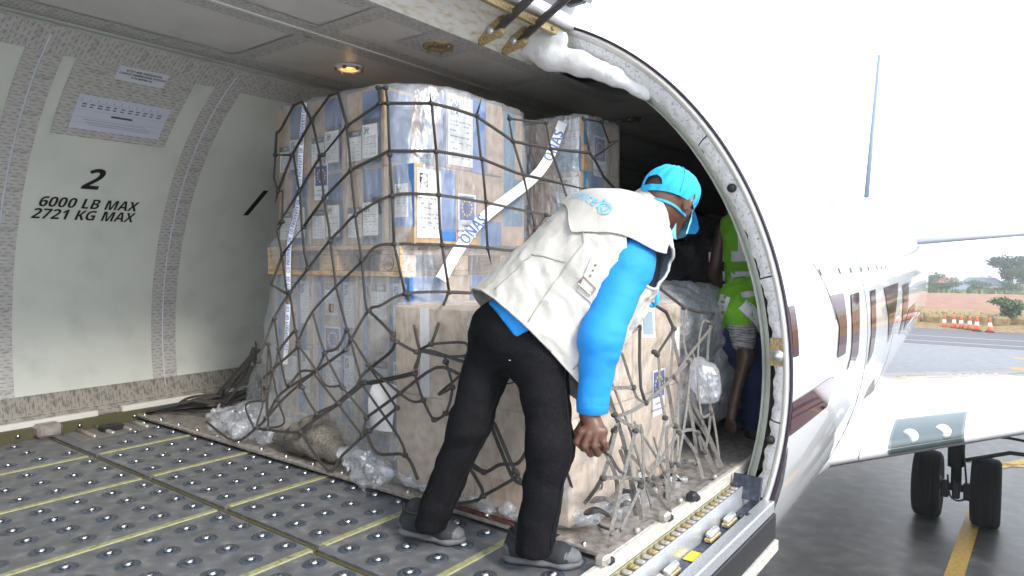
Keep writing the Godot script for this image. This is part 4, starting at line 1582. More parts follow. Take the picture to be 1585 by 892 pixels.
func build_cargo() -> void:
	# the aluminium unit pallet
	var p := thing("air_cargo_pallet", "wide flat aluminium aircraft pallet lying on the ball floor", "pallet", Vector3(-2.6, 0.0147, -2.93))
	put("sheet", block_mesh(Vector3(-1.57, 0.0, -1.08), Vector3(1.57, 0.008, 1.08), 0.001), M.worn_alu, p)
	for s in [[Vector3(-1.61, 0, 1.08), Vector3(1.605, 0.020, 1.12)], [Vector3(-1.61, 0, -1.12), Vector3(1.605, 0.020, -1.08)], [Vector3(-1.61, 0, -1.08), Vector3(-1.57, 0.020, 1.08)], [Vector3(1.57, 0, -1.08), Vector3(1.605, 0.020, 1.08)]]:
		put("edge_rail", block_mesh(s[0], s[1], 0.005), M.worn_alu, p)
	for k in 16:
		put("tie_stud", ball_stud(), M.steel, p, Vector3(-1.5 + 0.2 * k, 0.021, 1.1))
	put("red_edge", block_mesh(Vector3(0.92, 0.0202, 1.085), Vector3(1.40, 0.0225, 1.121), 0.0008), M.maroon_paint, p)
	var yb := 0.0365
	wood_pallet("pale wooden pallet between the two layers of the tall stack", -3.14, -2.145, -2.03, 0.8695, 0.8, true)
	wood_pallet("wooden pallet on the floor under the tall front stack", -3.12, -2.11, -2.05, yb, 0.8, false)
	wood_pallet("wooden pallet on the floor under the rear stack", -2.6, -1.83, -3.05, yb, 0.8, false)
	# tall front stack: rows of blue-banded cartons
	var ordinal := ["first", "second", "third", "fourth"]
	var xs := [[-3.030, -2.772], [-2.768, -2.507], [-2.503, -2.240]]
	for row in 2:
		var y0: float = [1.0125, 1.358][row]
		var y1: float = [1.3565, 1.702][row]
		for c in 3:
			var deco := [["f", "band", 0.46, 0.93, 0.02, 0.98, M.box_blue_dull], ["f", "band", 0.48, 0.91, 0.06, 0.62, M.box_blue], ["f", "label", 0.46, 0.84, 0.12, 0.55, 0], ["f", "label", 0.06, 0.42, 0.10, 0.50, 1]]
			if c == 2:
				deco.append(["s", "band", 0.05, 0.4, 0.05, 0.95, M.box_blue_dull])
			if row == 0 and c == 1:
				deco.append(["f", "flag", 0.34, 0.88, 0.105])
			if row == 1 and c == 0:
				deco = [["f", "band", 0.42, 0.80, 0.02, 0.98, M.box_blue_dull], ["f", "band", 0.42, 0.80, 0.05, 0.60, M.box_blue], ["f", "label", 0.40, 0.74, 0.10, 0.52, 2], ["f", "label", 0.08, 0.36, 0.08, 0.45, 3]]
			carton("blue-banded brown box in the %s row of the tall front stack, %s from the wall" % [["lower", "top"][row], ordinal[c]], Vector3(xs[c][0], y0, -2.43), Vector3(xs[c][1], y1, -2.03), M.kraft, deco, "blue-banded cartons of the tall front stack")
	carton("brown box with pale glossy side, top right corner of the tall front stack", Vector3(-2.235, 1.358, -2.66), Vector3(-2.078, 1.702, -2.25), M.kraft, [["f", "band", 0.0, 0.45, 0.0, 1.0, M.box_blue_dull], ["f", "band", 0.72, 1.0, 0.0, 1.0, M.box_blue], ["s", "band", 0.40, 0.68, 0.0, 1.0, M.box_blue], ["s", "label", 0.02, 0.44, 0.05, 0.97, 0]], "blue-banded cartons of the tall front stack")
	carton("blue-fronted box with a white label on the right corner above the wooden pallet", Vector3(-2.235, 1.0125, -2.46), Vector3(-2.078, 1.3565, -2.05), M.kraft, [["f", "band", 0.2, 1.0, 0.22, 1.0, M.box_blue], ["f", "label", 0.25, 0.78, 0.34, 0.76, 0], ["s", "label", 0.03, 0.40, 0.08, 0.95, 2], ["s", "band", 0.40, 0.64, 0.05, 0.98, M.box_blue], ["s", "flag", 0.82, 0.40, 0.125]], "blue-banded cartons of the tall front stack")
	carton("box with a blue side patch behind the flag label box", Vector3(-2.235, 1.0125, -2.86), Vector3(-2.09, 1.3565, -2.465), M.kraft, [["s", "band", 0.1, 0.5, 0.0, 0.35, M.box_blue], ["s", "band", 0.55, 0.95, 0.3, 1.0, M.box_teal]], "blue-banded cartons of the tall front stack")
	carton("plain brown box at the rear edge of the tall stack top", Vector3(-2.235, 1.358, -2.9), Vector3(-2.13, 1.702, -2.665), M.kraft, [["s", "band", 0.3, 0.7, 0.0, 1.0, M.box_teal]], "blue-banded cartons of the tall front stack")
	for c in 2:
		carton("box hidden behind the %s carton of the tall stack's middle" % ordinal[c], Vector3(-3.03 + 0.4 * c, 1.0125, -2.84), Vector3(-2.635 + 0.39 * c, 1.702, -2.435), M.kraft, [], "blue-banded cartons of the tall front stack")
	# lower half of the front stack
	var xl := [[-3.115, -2.785], [-2.780, -2.450], [-2.445, -2.112]]
	for row in 2:
		var y0: float = [0.1795, 0.525][row]
		var y1: float = [0.5235, 0.8685][row]
		for c in 3:
			var deco := [["f", "band", 0.10, 0.20, 0.0, 1.0, M.box_blue], ["f", "band", 0.62, 0.82, 0.0, 1.0, M.box_blue_dull], ["f", "label", 0.28, 0.58, 0.45, 0.9, 1], ["f", "label", 0.70, 0.92, 0.30, 0.92, 2]]
			if c == 2:
				deco.append(["s", "band", 0.0, 0.55, 0.35 if row == 1 else 0.0, 1.0, M.box_blue])
				deco.append(["f", "band", 0.9, 1.0, 0.0, 1.0, M.box_blue])
			if row == 0 and c == 1:
				deco.append(["f", "flag", 0.45, 1.02, 0.12])
			carton("banded box below the wooden pallet, %s row, %s from the wall" % [["bottom", "upper"][row], ordinal[c]], Vector3(xl[c][0], y0, -2.45), Vector3(xl[c][1], y1, -2.05), M.kraft_pale if (row + c) % 2 else M.kraft, deco, "cartons of the lower front stack")
	carton("blue-sided box under the wooden pallet's right corner", Vector3(-2.445, 0.525, -2.86), Vector3(-2.112, 0.8685, -2.455), M.kraft, [["s", "band", 0.0, 0.9, 0.1, 1.0, M.box_blue]], "cartons of the lower front stack")
	carton("brown box in the bottom row behind the front corner", Vector3(-2.445, 0.1795, -2.86), Vector3(-2.112, 0.5235, -2.455), M.kraft, [], "cartons of the lower front stack")
	carton("large box filling the back of the lower front stack", Vector3(-3.115, 0.1795, -2.86), Vector3(-2.45, 0.8685, -2.455), M.kraft, [], "cartons of the lower front stack")
	# rear stack
	for row in 5:
		var ys := [0.1795, 0.52, 0.86, 1.135, 1.413, 1.69]
		for c in 2:
			var x0: float = [-2.50, -2.175][c]
			var deco := [["f", "band", 0.45, 0.95, 0.0, 0.7, M.box_teal], ["f", "label", 0.50, 0.92, 0.42, 1.0 if row == 4 else 0.9, 0]]
			if c == 1:
				deco.append(["s", "band", 0.0, 0.55, 0.5, 1.0, M.box_teal])
				if row == 4:
					deco.append(["s", "flag", 0.42, 0.33, 0.135])
			carton("teal-banded box in the rear stack, %s row, %s column" % [["bottom", "second", "middle", "fourth", "top"][row], ["left", "right"][c]], Vector3(x0, ys[row], -3.45), Vector3(x0 + 0.322, ys[row + 1] - 0.0015, -3.06), M.kraft, deco, "cartons of the rear stack")
	# big brown cartons low in front, behind the man
	for row in 2:
		var y0: float = [yb + 0.001, 0.4035][row]
		var y1: float = [0.402, 0.757][row]
		for k in 4:
			var x0: float = [-2.045, -1.622][k % 2]
			var z1: float = [-1.905, -2.365][k / 2]
			var deco := []
			if k == 1 and row == 0:
				deco = [["f", "band", 0.2, 0.8, 0.1, 0.3, M.kraft]]
			if k == 3 and row == 0:
				deco = [["s", "flag", 0.50, 0.98, 0.12], ["s", "label", 0.1, 0.25, 0.05, 0.2, 3]]
			if k == 3 and row == 1:
				deco = [["s", "label", 0.75, 0.95, 0.42, 0.7, 2]]
			if k == 0 and row == 1:
				deco = [["f", "band", 0.34, 0.46, 0.0, 1.0, M.paper]]
			carton("large plain brown carton low beside the man, %s layer, %s, %s row" % [["bottom", "upper"][row], ["inboard", "outboard"][k % 2], ["front", "back"][k / 2]], Vector3(x0, y0, z1 - 0.45), Vector3(x0 + 0.419, y1, z1), M.kraft_pale if k != 2 else M.kraft, deco, "large plain cartons beside the man")
	# film round each load
	film_wrap("stretch_film", "clear stretch film wrapped round the tall front stack", [
		[0.05, [Vector2(-3.30, -1.97), Vector2(-2.30, -1.97), Vector2(-2.085, -2.02), Vector2(-2.07, -2.75), Vector2(-2.1, -2.92), Vector2(-3.30, -2.92)]],
		[0.30, [Vector2(-3.19, -2.02), Vector2(-2.30, -2.025), Vector2(-2.095, -2.05), Vector2(-2.09, -2.75), Vector2(-2.1, -2.9), Vector2(-3.19, -2.9)]],
		[0.86, [Vector2(-3.135, -2.03), Vector2(-2.28, -2.025), Vector2(-2.095, -2.035), Vector2(-2.09, -2.75), Vector2(-2.1, -2.9), Vector2(-3.135, -2.9)]],
		[1.01, [Vector2(-3.155, -2.012), Vector2(-2.24, -2.012), Vector2(-2.13, -2.02), Vector2(-2.06, -2.7), Vector2(-2.1, -2.92), Vector2(-3.155, -2.92)]],
		[1.10, [Vector2(-3.05, -2.016), Vector2(-2.20, -2.016), Vector2(-2.06, -2.035), Vector2(-2.06, -2.7), Vector2(-2.08, -2.92), Vector2(-3.05, -2.92)]],
		[1.36, [Vector2(-3.04, -2.016), Vector2(-2.22, -2.016), Vector2(-2.062, -2.06), Vector2(-2.06, -2.7), Vector2(-2.08, -2.92), Vector2(-3.04, -2.92)]],
		[1.706, [Vector2(-3.04, -2.018), Vector2(-2.235, -2.018), Vector2(-2.064, -2.20), Vector2(-2.062, -2.68), Vector2(-2.1, -2.92), Vector2(-3.04, -2.92)]]], M.film, 5, 0.009)
	film_wrap("stretch_film", "cloudy stretch film wrapped round the rear stack", [
		[0.05, [Vector2(-2.62, -3.03), Vector2(-2.0, -3.02), Vector2(-1.80, -3.05), Vector2(-1.81, -3.5), Vector2(-2.62, -3.5)]],
		[0.9, [Vector2(-2.55, -3.03), Vector2(-2.0, -3.02), Vector2(-1.83, -3.05), Vector2(-1.83, -3.5), Vector2(-2.55, -3.5)]],
		[1.70, [Vector2(-2.53, -3.04), Vector2(-2.0, -3.035), Vector2(-1.84, -3.05), Vector2(-1.84, -3.48), Vector2(-2.53, -3.48)]]], M.film_heavy, 15, 0.011)
	film_wrap("stretch_film", "glossy film over the large brown cartons beside the man", [
		[0.04, [Vector2(-2.075, -1.87), Vector2(-1.5, -1.86), Vector2(-1.175, -1.875), Vector2(-1.17, -2.84), Vector2(-2.07, -2.0)]],
		[0.4, [Vector2(-2.065, -1.885), Vector2(-1.5, -1.88), Vector2(-1.185, -1.885), Vector2(-1.18, -2.83), Vector2(-2.06, -2.0)]],
		[0.762, [Vector2(-2.06, -1.89), Vector2(-1.5, -1.885), Vector2(-1.19, -1.89), Vector2(-1.19, -2.83), Vector2(-2.055, -2.0)]]], M.film, 25, 0.012, true, false)
	film_wrap("stretch_film", "loose flaring skirt of clear film round the foot of the tall stack", [
		[0.04, [Vector2(-3.46, -1.93), Vector2(-2.6, -1.92), Vector2(-2.10, -1.95), Vector2(-2.08, -2.3), Vector2(-3.42, -2.5)]],
		[0.22, [Vector2(-3.33, -1.975), Vector2(-2.6, -1.96), Vector2(-2.10, -1.98), Vector2(-2.09, -2.3), Vector2(-3.32, -2.5)]],
		[0.55, [Vector2(-3.20, -2.005), Vector2(-2.6, -1.995), Vector2(-2.10, -2.015), Vector2(-2.085, -2.3), Vector2(-3.20, -2.5)]],
		[0.84, [Vector2(-3.155, -2.024), Vector2(-2.6, -2.024), Vector2(-2.09, -2.03), Vector2(-2.075, -2.3), Vector2(-3.155, -2.5)]]], M.film, 35, 0.016, false, false)
	# loose things on the pallet
	crumple("wrapped_bale", "grey film-wrapped bale between the brown cartons and the workers", "bale", [[Vector3(-1.52, 0.30, -2.98), Vector3(-1.35, 0.30, -3.5), 0.24, 0.23], [Vector3(-1.50, 0.62, -2.98), Vector3(-1.36, 0.60, -3.45), 0.24, 0.23]], M.grey_wrap, 71, 7.0, 0.03, 0.02)
	crumple("black_bag_pile", "heap of black film-wrapped cargo in the dark bay aft", "cargo", [[Vector3(-2.5, 0.5, -4.85), Vector3(-1.65, 0.5, -4.85), 0.5, 0.45], [Vector3(-2.3, 0.9, -4.9), Vector3(-1.75, 0.95, -4.85), 0.42, 0.34], [Vector3(-1.7, 0.25, -4.6), Vector3(-1.5, 0.3, -5.0), 0.26, 0.26]], M.black_film, 72, 4.0, 0.05, 0.03)
	crumple("burlap_sack", "dusty brown-grey sack slumped at the foot of the stack", "sack", [[Vector3(-2.86, 0.085, -1.92), Vector3(-2.46, 0.085, -1.92), 0.05, 0.055], [Vector3(-2.72, 0.10, -1.93), Vector3(-2.56, 0.12, -1.94), 0.075, 0.085], [Vector3(-2.64, 0.16, -1.95), Vector3(-2.60, 0.21, -1.965), 0.07, 0.03]], M.sack, 73, 9.0, 0.02, 0.012)
	var clear := [
		["crumpled clear plastic near the pallet's wall corner", [[Vector3(-3.62, 0.07, -1.98), Vector3(-3.25, 0.12, -2.0), 0.045, 0.10], [Vector3(-3.45, 0.07, -1.9), Vector3(-3.2, 0.06, -1.89), 0.04, 0.05]]],
		["crumpled clear plastic between the wall corner and the sack", [[Vector3(-3.12, 0.09, -1.90), Vector3(-2.92, 0.07, -1.88), 0.07, 0.045]]],
		["clear plastic bundle hanging over the pallet edge behind the left shoe", [[Vector3(-2.30, 0.10, -1.86), Vector3(-2.08, 0.085, -1.84), 0.055, 0.075], [Vector3(-2.2, 0.05, -1.81), Vector3(-2.05, 0.045, -1.80), 0.03, 0.035]]],
		["trampled clear plastic lying between the man's legs", [[Vector3(-1.98, 0.055, -1.87), Vector3(-1.55, 0.05, -1.86), 0.03, 0.035], [Vector3(-1.5, 0.05, -1.86), Vector3(-1.2, 0.06, -1.9), 0.035, 0.03]]],
		["torn clear plastic at the outboard pallet corner", [[Vector3(-1.18, 0.07, -1.93), Vector3(-1.12, 0.06, -2.25), 0.045, 0.05], [Vector3(-1.12, 0.06, -2.3), Vector3(-1.1, 0.05, -2.6), 0.04, 0.03]]],
	]
	for k in clear.size():
		crumple("plastic_heap", clear[k][0], "plastic film", clear[k][1], M.film_heavy, 80 + k, 6.0, 0.045, 0.010, "loose clear plastic on the pallet")
	crumple("plastic_bag", "inflated clear plastic bag hanging by the brown cartons", "plastic bag", [[BAG + Vector3(0, 0.02, 0), BAG + Vector3(0.01, -0.035, -0.01), 0.068, 0.062], [BAG + Vector3(-0.03, 0.09, 0.0), BAG + Vector3(-0.02, 0.06, 0), 0.012, 0.03]], M.film_heavy, 90, 9.0, 0.012, 0.008)
	# a paper sheet tucked under the net
	var st := start(true)
	sheet(st, 6, 10, func(u, v): return Vector3(-2.19 + 0.13 * u - 0.03 * sin(v * 3.0), 0.235 + 0.21 * v - 0.05 * u * v, -1.90 - 0.05 * v + 0.02 * sin(u * 3.0 + v * 2.0)))
	tag(put("paper_sheet", done(st), M.paper, self), "folded white paper sheet caught under the net straps", "paper")
	# printed ribbons
	ribbon("narrow white ribbon with blue print hanging down the tall front stack", [Vector3(-2.775, 1.70, -2.008), Vector3(-2.80, 1.50, -2.004), Vector3(-2.83, 1.22, -2.002), Vector3(-2.90, 1.02, -1.998), Vector3(-2.925, 0.72, -2.004), Vector3(-2.95, 0.42, -2.0)], 0.022, "CO PROPERTY OF  CO PROPERTY OF", 0.016, [0.16, 0.5, 0.8])
	ribbon("broad white ribbon with blue lettering slanting from the rear stack", [Vector3(-1.955, 1.67, -3.018), Vector3(-1.99, 1.40, -2.86), Vector3(-2.03, 1.12, -2.42), Vector3(-2.03, 0.86, -2.16)], 0.05, "ONAS", 0.050, [0.12, 0.74])

func ribbon(label: String, pts: Array, w: float, text: String, size: float, where: Array) -> void:
	var c := curve_pts(pts, 6)
	var st := start(true)
	var frames := []
	var total := 0.0
	for i in c.size():
		var t: Vector3 = (c[mini(i + 1, c.size() - 1)] - c[maxi(i - 1, 0)]).normalized()
		var eye := Vector3(1.0, 0.1, 1.1).normalized()
		var side := t.cross(eye).normalized()
		frames.append([c[i], side, side.cross(t).normalized(), total])
		if i < c.size() - 1:
			total += (c[i + 1] as Vector3).distance_to(c[i])
	sheet(st, 2, c.size() - 1, func(u, v):
		var i: int = clampi(roundi(v * (c.size() - 1)), 0, c.size() - 1)
		return frames[i][0] + frames[i][1] * w * (u - 0.5))
	var r := put("ribbon", done(st), M.ribbon_white, self)
	tag(r, label, "ribbon")
	for k in where:
		var mid: float = total * k
		put("lettering", lettering(text, size, 700, func(x, y):
			var s := clampf(mid - x, 0.0, total)
			var i := 0
			while i < frames.size() - 2 and frames[i + 1][3] < s:
				i += 1
			var t: float = (s - frames[i][3]) / maxf(frames[i + 1][3] - frames[i][3], 1e-4)
			var p: Vector3 = (frames[i][0] as Vector3).lerp(frames[i + 1][0], t)
			var nn: Vector3 = frames[i][2]
			if nn.dot(Vector3(1, 0, 1)) < 0.0:
				nn = -nn
			return p + frames[i][1] * y + nn * 0.003), M.ribbon_blue, r)

# ---------------------------------------------------------------- the cargo net over everything
func build_net() -> void:
	var t := thing("cargo_net", "dark grey strap net drawn over the wrapped boxes and pallet", "net")
	var seen_knots := {}
	var knot := start(true)
	lathe(knot, [Vector2(0.0, -0.011), Vector2(0.010, -0.008), Vector2(0.0135, 0.0), Vector2(0.010, 0.008), Vector2(0.0, 0.011)], 8)
	var knot_mesh := done(knot)
	for kind in 2:
		var src: Array = NET_WIDE if kind == 0 else NET_THIN
		for row in src:
			var pts := []
			for i in range(0, row.size(), 3):
				pts.append(Vector3(row[i], row[i + 1], row[i + 2]))
			var low: bool = (pts[0] as Vector3).y < 0.75
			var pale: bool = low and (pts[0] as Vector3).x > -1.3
			var st := start(true)
			var r: float = (0.0036 if low else 0.0043) if kind == 0 else (0.0029 if low else 0.0034)
			if pale:
				r *= 0.9
			var path := pts
			if low and pts.size() > 2:
				path = curve_pts(pts, 4)
			if low:
				st.set_smooth_group(-1)
				webbing(st, path, 0.0062 if kind == 0 else 0.005, 0.0016, Vector3(0.6, 0.15, 0.8).rotated(Vector3.UP, rng.randf_range(-0.5, 0.5)))
			else:
				tube(st, path, r, 8, 1.7, Vector3(0.6, 0.1, 0.8))
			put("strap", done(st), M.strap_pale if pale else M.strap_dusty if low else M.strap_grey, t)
			for q in pts:
				var key := Vector3i((q as Vector3) * 22.0)
				if seen_knots.has(key):
					if seen_knots[key] == 1 and (q as Vector3).y > 0.1:
						put("knot", knot_mesh, M.strap_dusty if low else M.strap_grey, t, q)
					seen_knots[key] += 1
				else:
					seen_knots[key] = 1
	# straps gathered along the wall side to the pallet corner
	var r2 := RandomNumberGenerator.new()
	r2.seed = 4
	for k in 17:
		var a := Vector3(-3.235 + r2.randf_range(-0.015, 0.02), 0.36 + r2.randf_range(-0.14, 0.16), -2.02 + r2.randf_range(-0.02, 0.02))
		var b := Vector3(-3.45 + r2.randf_range(-0.1, 0.1), 0.17 + r2.randf_range(-0.07, 0.10), -2.06 + r2.randf_range(-0.10, 0.1))
		var c := Vector3(-3.8 + r2.randf_range(-0.1, 0.1), 0.09 + r2.randf_range(-0.03, 0.06), -2.06 + r2.randf_range(-0.10, 0.08))
		var d := Vector3(-4.16 + r2.randf_range(0, 0.1), 0.045, -1.9 + r2.randf_range(-0.12, 0.06))
		var st := start(true)
		st.set_smooth_group(-1)
		webbing(st, curve_pts([a, b, c, d], 5), 0.0075, 0.0016, Vector3(0.5, 0.3, 0.8).rotated(Vector3.UP, r2.randf_range(-0.6, 0.6)))
		put("strap", done(st), M.strap_dusty, t)
	# loops dropping to the outboard rail
	for k in 13:
		var z := -1.95 - 0.075 * k
		var st := start(true)
		var top := Vector3(-1.165 + r2.randf_range(0.0, 0.03), 0.45 + r2.randf_range(-0.2, 0.25), z + r2.randf_range(-0.06, 0.06))
		var low := Vector3(-1.03 + r2.randf_range(-0.02, 0.02), 0.06, z + r2.randf_range(-0.12, 0.12))
		st.set_smooth_group(-1)
		webbing(st, curve_pts([top, top.lerp(low, 0.5) + Vector3(0.02, r2.randf_range(-0.06, 0.04), r2.randf_range(-0.05, 0.05)), low], 5), 0.007, 0.0016, Vector3(0.8, 0.2, 0.5).rotated(Vector3.UP, r2.randf_range(-0.8, 0.8)))
		put("strap", done(st), M.strap_pale, t)
	for k in 9:
		var c := Vector3(-1.12 + r2.randf_range(-0.03, 0.05), 0.07 + r2.randf_range(0, 0.05), -1.92 - 0.09 * k)
		var pts := []
		for j in 11:
			var a := TAU * j / 9.0
			pts.append(c + Vector3(cos(a) * 0.03, 0.01 * sin(a * 2.0) + 0.02 * sin(a), sin(a) * 0.06).rotated(Vector3.UP, r2.randf() * 0.2))
		var st := start(true)
		st.set_smooth_group(-1)
		webbing(st, curve_pts(pts, 3), 0.008, 0.0018, Vector3(0.3, 0.9, 0.3))
		put("strap_loop", done(st), M.strap_pale if k % 3 else M.strap_grey, t)
	for k in 3:
		put("hook_ring", knot_mesh, M.worn_alu, t, Vector3(-1.0, 0.05, -2.0 - 0.35 * k))
	# metal tension buckles
	for q in [Vector3(-2.93, 0.745, -2.005), Vector3(-2.58, 0.72, -2.0), Vector3(-2.13, 0.62, -1.97)]:
		put("buckle", block_mesh(Vector3(-0.014, -0.02, -0.006), Vector3(0.014, 0.02, 0.008), 0.004), M.buckle, t, q)

# ---------------------------------------------------------------- the man bending over the net
const FACING := Vector3(0.544, 0.0, -0.839)
const RIGHTWARD := Vector3(0.839, 0.0, 0.544)

func cloth_noise(f: Field, sd: int, freq: float, amp: float, stretch: Vector3) -> void:
	f.noise = noise_of(freq, sd, 3)
	f.noise.fractal_type = FastNoiseLite.FRACTAL_RIDGED
	f.amp = amp
	f.stretch = stretch

func bounds(pts: Array, pad: float) -> Array:
	var lo: Vector3 = pts[0]
	var hi: Vector3 = pts[0]
	for q in pts:
		lo = lo.min(q)
		hi = hi.max(q)
	return [lo - Vector3.ONE * pad, hi + Vector3.ONE * pad]

var vest_noise: FastNoiseLite
func vest_ring(s: float) -> Array:
	var n := VEST_BACK.size()
	var i := clampi(int(s), 0, n - 2)
	var t := s - i
	var g := func(src: Array) -> Vector3:
		return (src[i] as Vector3).cubic_interpolate(src[i + 1], src[maxi(i - 1, 0)], src[mini(i + 2, n - 1)], t)
	var ws := [0.165, 0.162, 0.160, 0.165, 0.168, 0.125, 0.075]
	var w: float = lerpf(ws[i], ws[i + 1], t)
	return [g.call(VEST_BACK), g.call(VEST_FRONT), w]

func vest_point(s: float, deg: float, lift := 0.0) -> Vector3:
	var r := vest_ring(clampf(s, 0.0, 5.999))
	var a := deg_to_rad(deg)
	var e := 0.82
	var c: Vector3 = (r[0] + r[1]) * 0.5
	var half: Vector3 = (r[1] - r[0]) * 0.5
	var x := signf(cos(a)) * pow(absf(cos(a)), e)
	var y := signf(sin(a)) * pow(absf(sin(a)), e)
	var p: Vector3 = c + RIGHTWARD * (r[2] * x) - half * y
	var out := (RIGHTWARD * cos(a) - half.normalized() * sin(a)).normalized()
	var fold := vest_noise.get_noise_3d(p.x * 1.0, p.y * 0.55, p.z * 1.0) * 0.5 + 0.5 * vest_noise.get_noise_3d(p.x * 2.4 + p.y, p.y * 1.1, p.z * 2.4)
	return p + out * (lift + (0.034 - 0.024 * clampf(sin(a), 0.0, 1.0)) * fold * clampf(1.2 - s * 0.14, 0.35, 1.0))

func build_man() -> void:
	var man := thing("person", "person in off-white vest, blue sweater and cyan cap bending over the net", "person", Vector3(-1.38, 0, -1.66))
	var org := man.position
	var back := Transform3D(Basis(), -org)
	var add := func(called: String, mesh: ArrayMesh, m: Material, parent: Node3D) -> MeshInstance3D:
		var o := put(called, mesh, m, parent)
		if parent == man:
			o.position = -org
		return o
	# --- body: head, neck, hand and the figure under the clothes, one mesh
	var hf := (VIEW_AWAY * 0.60 + VIEW_RIGHT * 0.66 - Vector3.UP * 0.36).normalized()
	var hr := hf.cross(Vector3.UP).normalized()
	var hu := hr.cross(hf).normalized()
	hu = (hu + VIEW_RIGHT * 0.05).normalized()
	var hc := HEAD
	var fb := Field.new()
	fb.bone(HIP, CHEST, 0.10, 0.11, 0.05)
	fb.bone(CHEST, NECK, 0.10, 0.045, 0.05)
	fb.bone(SH_R, SH_L, 0.05, 0.05, 0.05)
	fb.bone(SH_R, EL_R, 0.048, 0.038, 0.03)
	fb.bone(EL_R, WR_R, 0.036, 0.027, 0.03)
	fb.bone(SH_L, EL_L, 0.048, 0.038, 0.03)
	fb.bone(EL_L, WR_L, 0.036, 0.027, 0.03)
	fb.bone(HIP_L, HIP_R, 0.09, 0.09, 0.05)
	fb.bone(HIP_R, KN_R, 0.07, 0.045, 0.03)
	fb.bone(KN_R, AN_R, 0.045, 0.03, 0.03)
	fb.bone(HIP_L, KN_L, 0.07, 0.045, 0.03)
	fb.bone(KN_L, AN_L, 0.045, 0.03, 0.03)
	var bb := bounds([HIP, NECK, SH_L, SH_R, KN_R, KN_L, AN_R, AN_L, WR_R, WR_L], 0.13)
	var acc := mesh_field(fb, bb[0], bb[1], 0.018, PackedVector3Array(), PackedInt32Array(), func(p): return p.y < 1.05 and p.y > 0.06)
	var fh := Field.new()
	fh.bone(hc - hf * 0.022 + hu * 0.012, hc + hf * 0.022 + hu * 0.010, 0.076, 0.074, 0.03, hr, 0.92)
	fh.bone(hc + hf * 0.030 - hu * 0.045, hc + hf * 0.055 - hu * 0.080, 0.050, 0.030, 0.04, hr, 1.05)
	fh.bone(hc - hf * 0.03 - hu * 0.04, NECK, 0.050, 0.056, 0.035)
	fh.bone(NECK, CHEST, 0.056, 0.09, 0.05)
	fh.bone(hc + hf * 0.085 + hu * 0.0, hc + hf * 0.098 - hu * 0.028, 0.008, 0.014, 0.015)
	fh.bone(hc + hf * 0.082 - hu * 0.055 - hr * 0.016, hc + hf * 0.082 - hu * 0.055 + hr * 0.016, 0.008, 0.008, 0.01)
	for s in [-1.0, 1.0]:
		var e: Vector3 = hc + hr * 0.073 * s - hu * 0.012 - hf * 0.004
		fh.bone(e + hr * 0.004 * s + hu * 0.014 - hf * 0.006, e + hr * 0.003 * s - hu * 0.022 + hf * 0.004, 0.026, 0.014, 0.006, (hr * 0.85 * s - hf * 0.5).normalized(), 0.42)
		fh.bone(e + hr * 0.019 * s + hu * 0.008, e + hr * 0.019 * s - hu * 0.008, 0.010, 0.006, 0.006, Vector3.ZERO, 1.0, -1.0)
		fh.bone(hc + hf * 0.076 + hu * 0.006 + hr * 0.032 * s, hc + hf * 0.076 + hu * 0.006 + hr * 0.033 * s, 0.014, 0.014, 0.012, Vector3.ZERO, 1.0, -1.0)
	var hb := bounds([hc, NECK], 0.135)
	acc = mesh_field(fh, hb[0], hb[1], 0.0045, acc[0], acc[1], func(p): return (p - NECK).dot((CHEST - NECK).normalized()) < 0.05)
	for hand in 2:
		var sh := Vector3.ZERO if hand == 0 else WR_L - WR_R
		var fn := Field.new()
		fn.bone(WR_R + sh + Vector3(0, 0.02, 0), PALM_A + sh, 0.024, 0.026, 0.015)
		fn.bone(PALM_A + sh, PALM_B + sh, 0.027, 0.030, 0.015)
		fn.bone((FINGERS[0][0] as Vector3) + sh, (FINGERS[3][0] as Vector3) + sh, 0.013, 0.012, 0.014)
		for k in 4:
			var r0: float = [0.0098, 0.0102, 0.0098, 0.0086][k]
			for j in 3:
				fn.bone((FINGERS[k][j] as Vector3) + sh, (FINGERS[k][j + 1] as Vector3) + sh, r0 * (1.16 - 0.06 * j), r0 * (1.10 - 0.06 * j), 0.005)
		for j in 3:
			fn.bone((THUMB[j] as Vector3) + sh, (THUMB[j + 1] as Vector3) + sh, [0.013, 0.0105, 0.0098][j], [0.0105, 0.0098, 0.0085][j], 0.006)
		var nb := bounds([WR_R + sh, PALM_B + sh, FINGERS[0][2] + sh, FINGERS[3][3] + sh, THUMB[2] + sh, FINGERS[1][3] + sh], 0.035)
		acc = mesh_field(fn, nb[0], nb[1], 0.0032, acc[0], acc[1])
	var body: MeshInstance3D = add.call("body", net_mesh(acc[0], acc[1]), M.skin, man)
	for s in [-1.0, 1.0]:
		var es := start(true)
		lathe(es, [Vector2(0.0, -0.011), Vector2(0.009, -0.006), Vector2(0.011, 0.0), Vector2(0.009, 0.006), Vector2(0.0, 0.011)], 12, Transform3D(Basis(), hc + hf * 0.070 + hu * 0.006 + hr * 0.032 * s))
		put("eye", done(es), M.eye_white, body)
	# short dark hair at the nape
	var fx := Field.new()
	fx.bone(hc - hf * 0.023 + hu * 0.012, hc + hf * 0.018 + hu * 0.012, 0.0772, 0.0745, 0.03, hr, 0.925)
	add.call("hair", field_mesh(fx, hc - Vector3.ONE * 0.12, hc + Vector3.ONE * 0.12, 0.006, func(p):
		var q: Vector3 = p - hc
		return q.dot(hu) > -0.045 and q.dot(hf) < 0.045 and not (q.dot(hf) > -0.01 and q.dot(hu) < 0.015)), M.hair, man)
	# --- trousers
	var ft := Field.new()
	cloth_noise(ft, 21, 5.0, 0.0085, Vector3(0.8, 1.5, 0.8))
	ft.bone(HIP, WAIST + (WAIST - HIP) * 0.3, 0.116, 0.100, 0.05)
